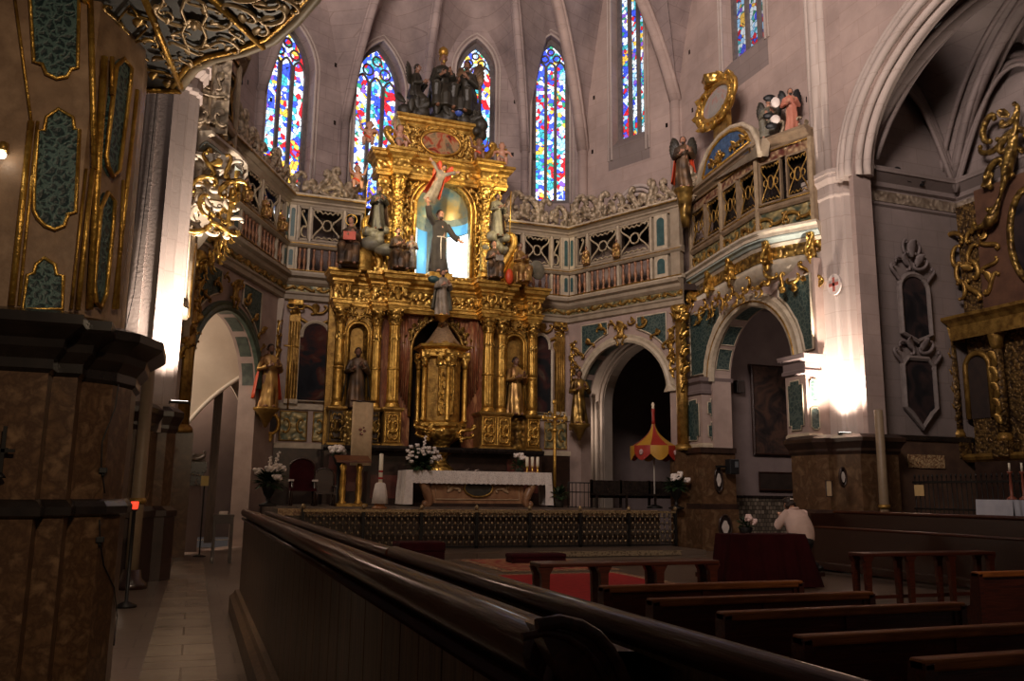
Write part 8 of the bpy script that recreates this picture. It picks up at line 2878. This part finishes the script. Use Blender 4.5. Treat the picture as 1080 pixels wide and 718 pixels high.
for i in range(15):
    t = i / 14
    z = .50 + .53 * t
    oy = .07 - .19 * t ** 1.4
    rx = .225 + .04 * sin(PI * min(1, t * 1.25)) if t < .8 else .265 - .6 * (t - .8)
    ry = .165 + .02 * sin(PI * t) if t < .8 else .17 - .36 * (t - .8)
    rows.append([((rx * (1 + .025 * sin(7 * q + 5 * t) * (1 - t))) * cos(q), oy + ry * (1 + .03 * sin(8 * q + 4 * t) * (1 - t)) * sin(q), z) for q in [k * 2 * PI / 32 for k in range(32)]])
c.grid(rows, None, True, cu=True, cap=True)
for sg in (-1, 1):
    c.tube([(sg * .15, -.07, .98), (sg * .22, -.13, .88), (sg * .30, -.20, .74), (sg * .20, -.30, .80), (sg * .09, -.385, .85)], [.085, .085, .075, .065, .052], 12)
obj('blouse', c, PBL, pr_, remesh=.012, smooth=3, local=True)
col = MB().tube([(.078 * cos(q), -.115 + .07 * sin(q), 1.035 + .02 * sin(q)) for q in [k * PI / 8 for k in range(16)]], .02, 8, closed=True)
obj('collar', col, PBL, pr_, local=True)
tr_ = MB()
for sg in (-1, 1):
    tr_.tube([(sg * .10, .07, .52), (sg * .125, -.08, .28), (sg * .135, -.2, .11)], [.135, .115, .095], 12)
    tr_.tube([(sg * .135, -.18, .095), (sg * .125, .1, .085), (sg * .12, .27, .075)], [.09, .085, .07], 12)
tr_.ball((0, .09, .50), (.2, .16, .13), 14, 8)
obj('trousers', tr_, PTR, pr_, remesh=.014, smooth=2, local=True)
for sg in (-1, 1):
    obj('shoe', MB().tube([(sg * .12, .27, .06), (sg * .12, .36, .045), (sg * .12, .38, -.0 + .03)], [.05, .055, .04], 10), BLACK, pr_, local=True)
hm = MB().ball((0, .022, .026), (.086, .092, .098), 16, 11, Th)
for k in range(16):
    q = -.35 + k * (PI + .7) / 15
    hm.ball((.07 * cos(q), .02 + .07 * sin(q), -.05), (.026, .026, .05), 8, 6, Th)
obj('hair', hm, HAIR, pr_, local=True)
obj('hair_clip', MB().box(-.05, .01, .105, .12, -.0, .025, Th), PETAL, pr_, local=True)
# ------------------------------------------------------------------ light
w = bpy.data.worlds.new('dusk')
S.world = w
w.use_nodes = True
w.node_tree.nodes['Background'].inputs[0].default_value = (1.0, .80, .72, 1)
w.node_tree.nodes['Background'].inputs[1].default_value = .035


def spot(name, loc, tgt, power, ang, col=(1, .8, .58), r=.08, blend=.6):
    l = bpy.data.lights.new(name, 'SPOT')
    l.energy = power
    l.color = col
    l.spot_size = math.radians(ang)
    l.spot_blend = blend
    l.shadow_soft_size = r
    o = bpy.data.objects.new(name, l)
    COL.objects.link(o)
    o.location = loc
    o.rotation_euler = (Vector(tgt) - Vector(loc)).to_track_quat('-Z', 'Y').to_euler()
    return o


def point(name, loc, power, col=(1, .78, .55), r=.1):
    l = bpy.data.lights.new(name, 'POINT')
    l.energy = power
    l.color = col
    l.shadow_soft_size = r
    o = bpy.data.objects.new(name, l)
    COL.objects.link(o)
    o.location = loc
    return o


def area(name, loc, tgt, power, sx, sy, col):
    l = bpy.data.lights.new(name, 'AREA')
    l.shape = 'RECTANGLE'
    l.size, l.size_y = sx, sy
    l.energy = power
    l.color = col
    o = bpy.data.objects.new(name, l)
    COL.objects.link(o)
    o.location = loc
    o.rotation_euler = (Vector(tgt) - Vector(loc)).to_track_quat('-Z', 'Y').to_euler()
    return o


# the two flood lamps standing on the pier plinths
for sg, x, pw in ((1, 14.3, 1500), (-1, -.15, 1700)):
    nm = 'right' if sg > 0 else 'left'
    tx = 14.9 if sg > 0 else -.5
    yl = 16.5 if sg > 0 else 16.05
    spot('flood_' + nm, (x, yl, 3.2), (tx, 17.0 if sg > 0 else 16.7, 6.2), pw, 95, (1, .83, .70), .12, .9)
    spot('flood_high_' + nm, (x, yl + .05, 3.2), (tx - sg * 2.2, 20.5, 11), pw * .9, 70, (1, .82, .68), .12, .9)
# unseen area lights added to brighten the right wall and the apse
l = area('nave_wall_fill', (-.2, 5, 15), (15, 20, 16.5), 1500, 6, 4, (1, .83, .75))
l.data.spread = math.radians(110)
l = area('apse_fill', (-.2, 14, 16), (9, 30, 18), 260, 5, 4, (1, .84, .78))
l.data.spread = math.radians(110)
# warm spots aimed at the altarpiece from the balconies and the vault
spot('retable_spot_left', (1.2, 22.6, 12.0), (6.9, 27.1, 10.7), 2300, 38, (1, .80, .44), .1, .7)
spot('retable_spot_right', (13.0, 22.6, 12.0), (7.6, 27.1, 11.0), 2300, 38, (1, .80, .44), .1, .7)
spot('altar_spot', (7.2, 20.0, 16.0), (7.2, 27, 6.2), 520, 24, (1, .78, .48), .15, .8)
# left aisle, passage and chapel lamps, and two added fill lights
point('aisle_lamp', (-2.2, 25.3, 5.6), 260, (1, .82, .64), .25)
point('aisle_lamp_far', (-.6, 30.6, 5.6), 160, (1, .78, .58), .25)
point('side_chapel_fill', (18.3, 19.0, 5.6), 70, (1, .80, .68), .25)  # unseen point light added to lift the dark chapel wall
point('passage_lamp', (13.0, 28.7, 4.4), 70, (1, .80, .66), .2)
spot('tribune_fill', (.4, 9.6, 3.7), (.0, 7.2, 5.5), 130, 60, (1, .80, .6), .15, .9)  # spot added from below only to brighten the canopy carving
spot('chapel_lamp', (16.9, 16.1, 10.35), (17.2, 10.5, 13.4), 130, 110, (1, .85, .78), .15, .9)
# unseen spots added to brighten the pedestal, aisle floor and pews
spot('pedestal_fill', (.5, .5, 4.6), (-1.1, 7, 2.6), 460, 80, (1, .74, .48), .15, .9)
spot('aisle_floor_fill', (.15, 8.0, 5.3), (-.05, 11.5, 0), 300, 85, (1, .80, .6), .15, .9)
spot('nave_floor_fill', (6, -1, 9), (7.2, 17, 0), 1300, 60, (1, .68, .42), .25, .9)

S.view_settings.view_transform = 'Standard'
S.view_settings.look = 'None'
S.view_settings.exposure = 0
S.view_settings.gamma = 1
S.view_settings.use_curve_mapping = False
S.cycles.use_denoising = True
S.cycles.max_bounces = 6
S.cycles.sample_clamp_indirect = 4
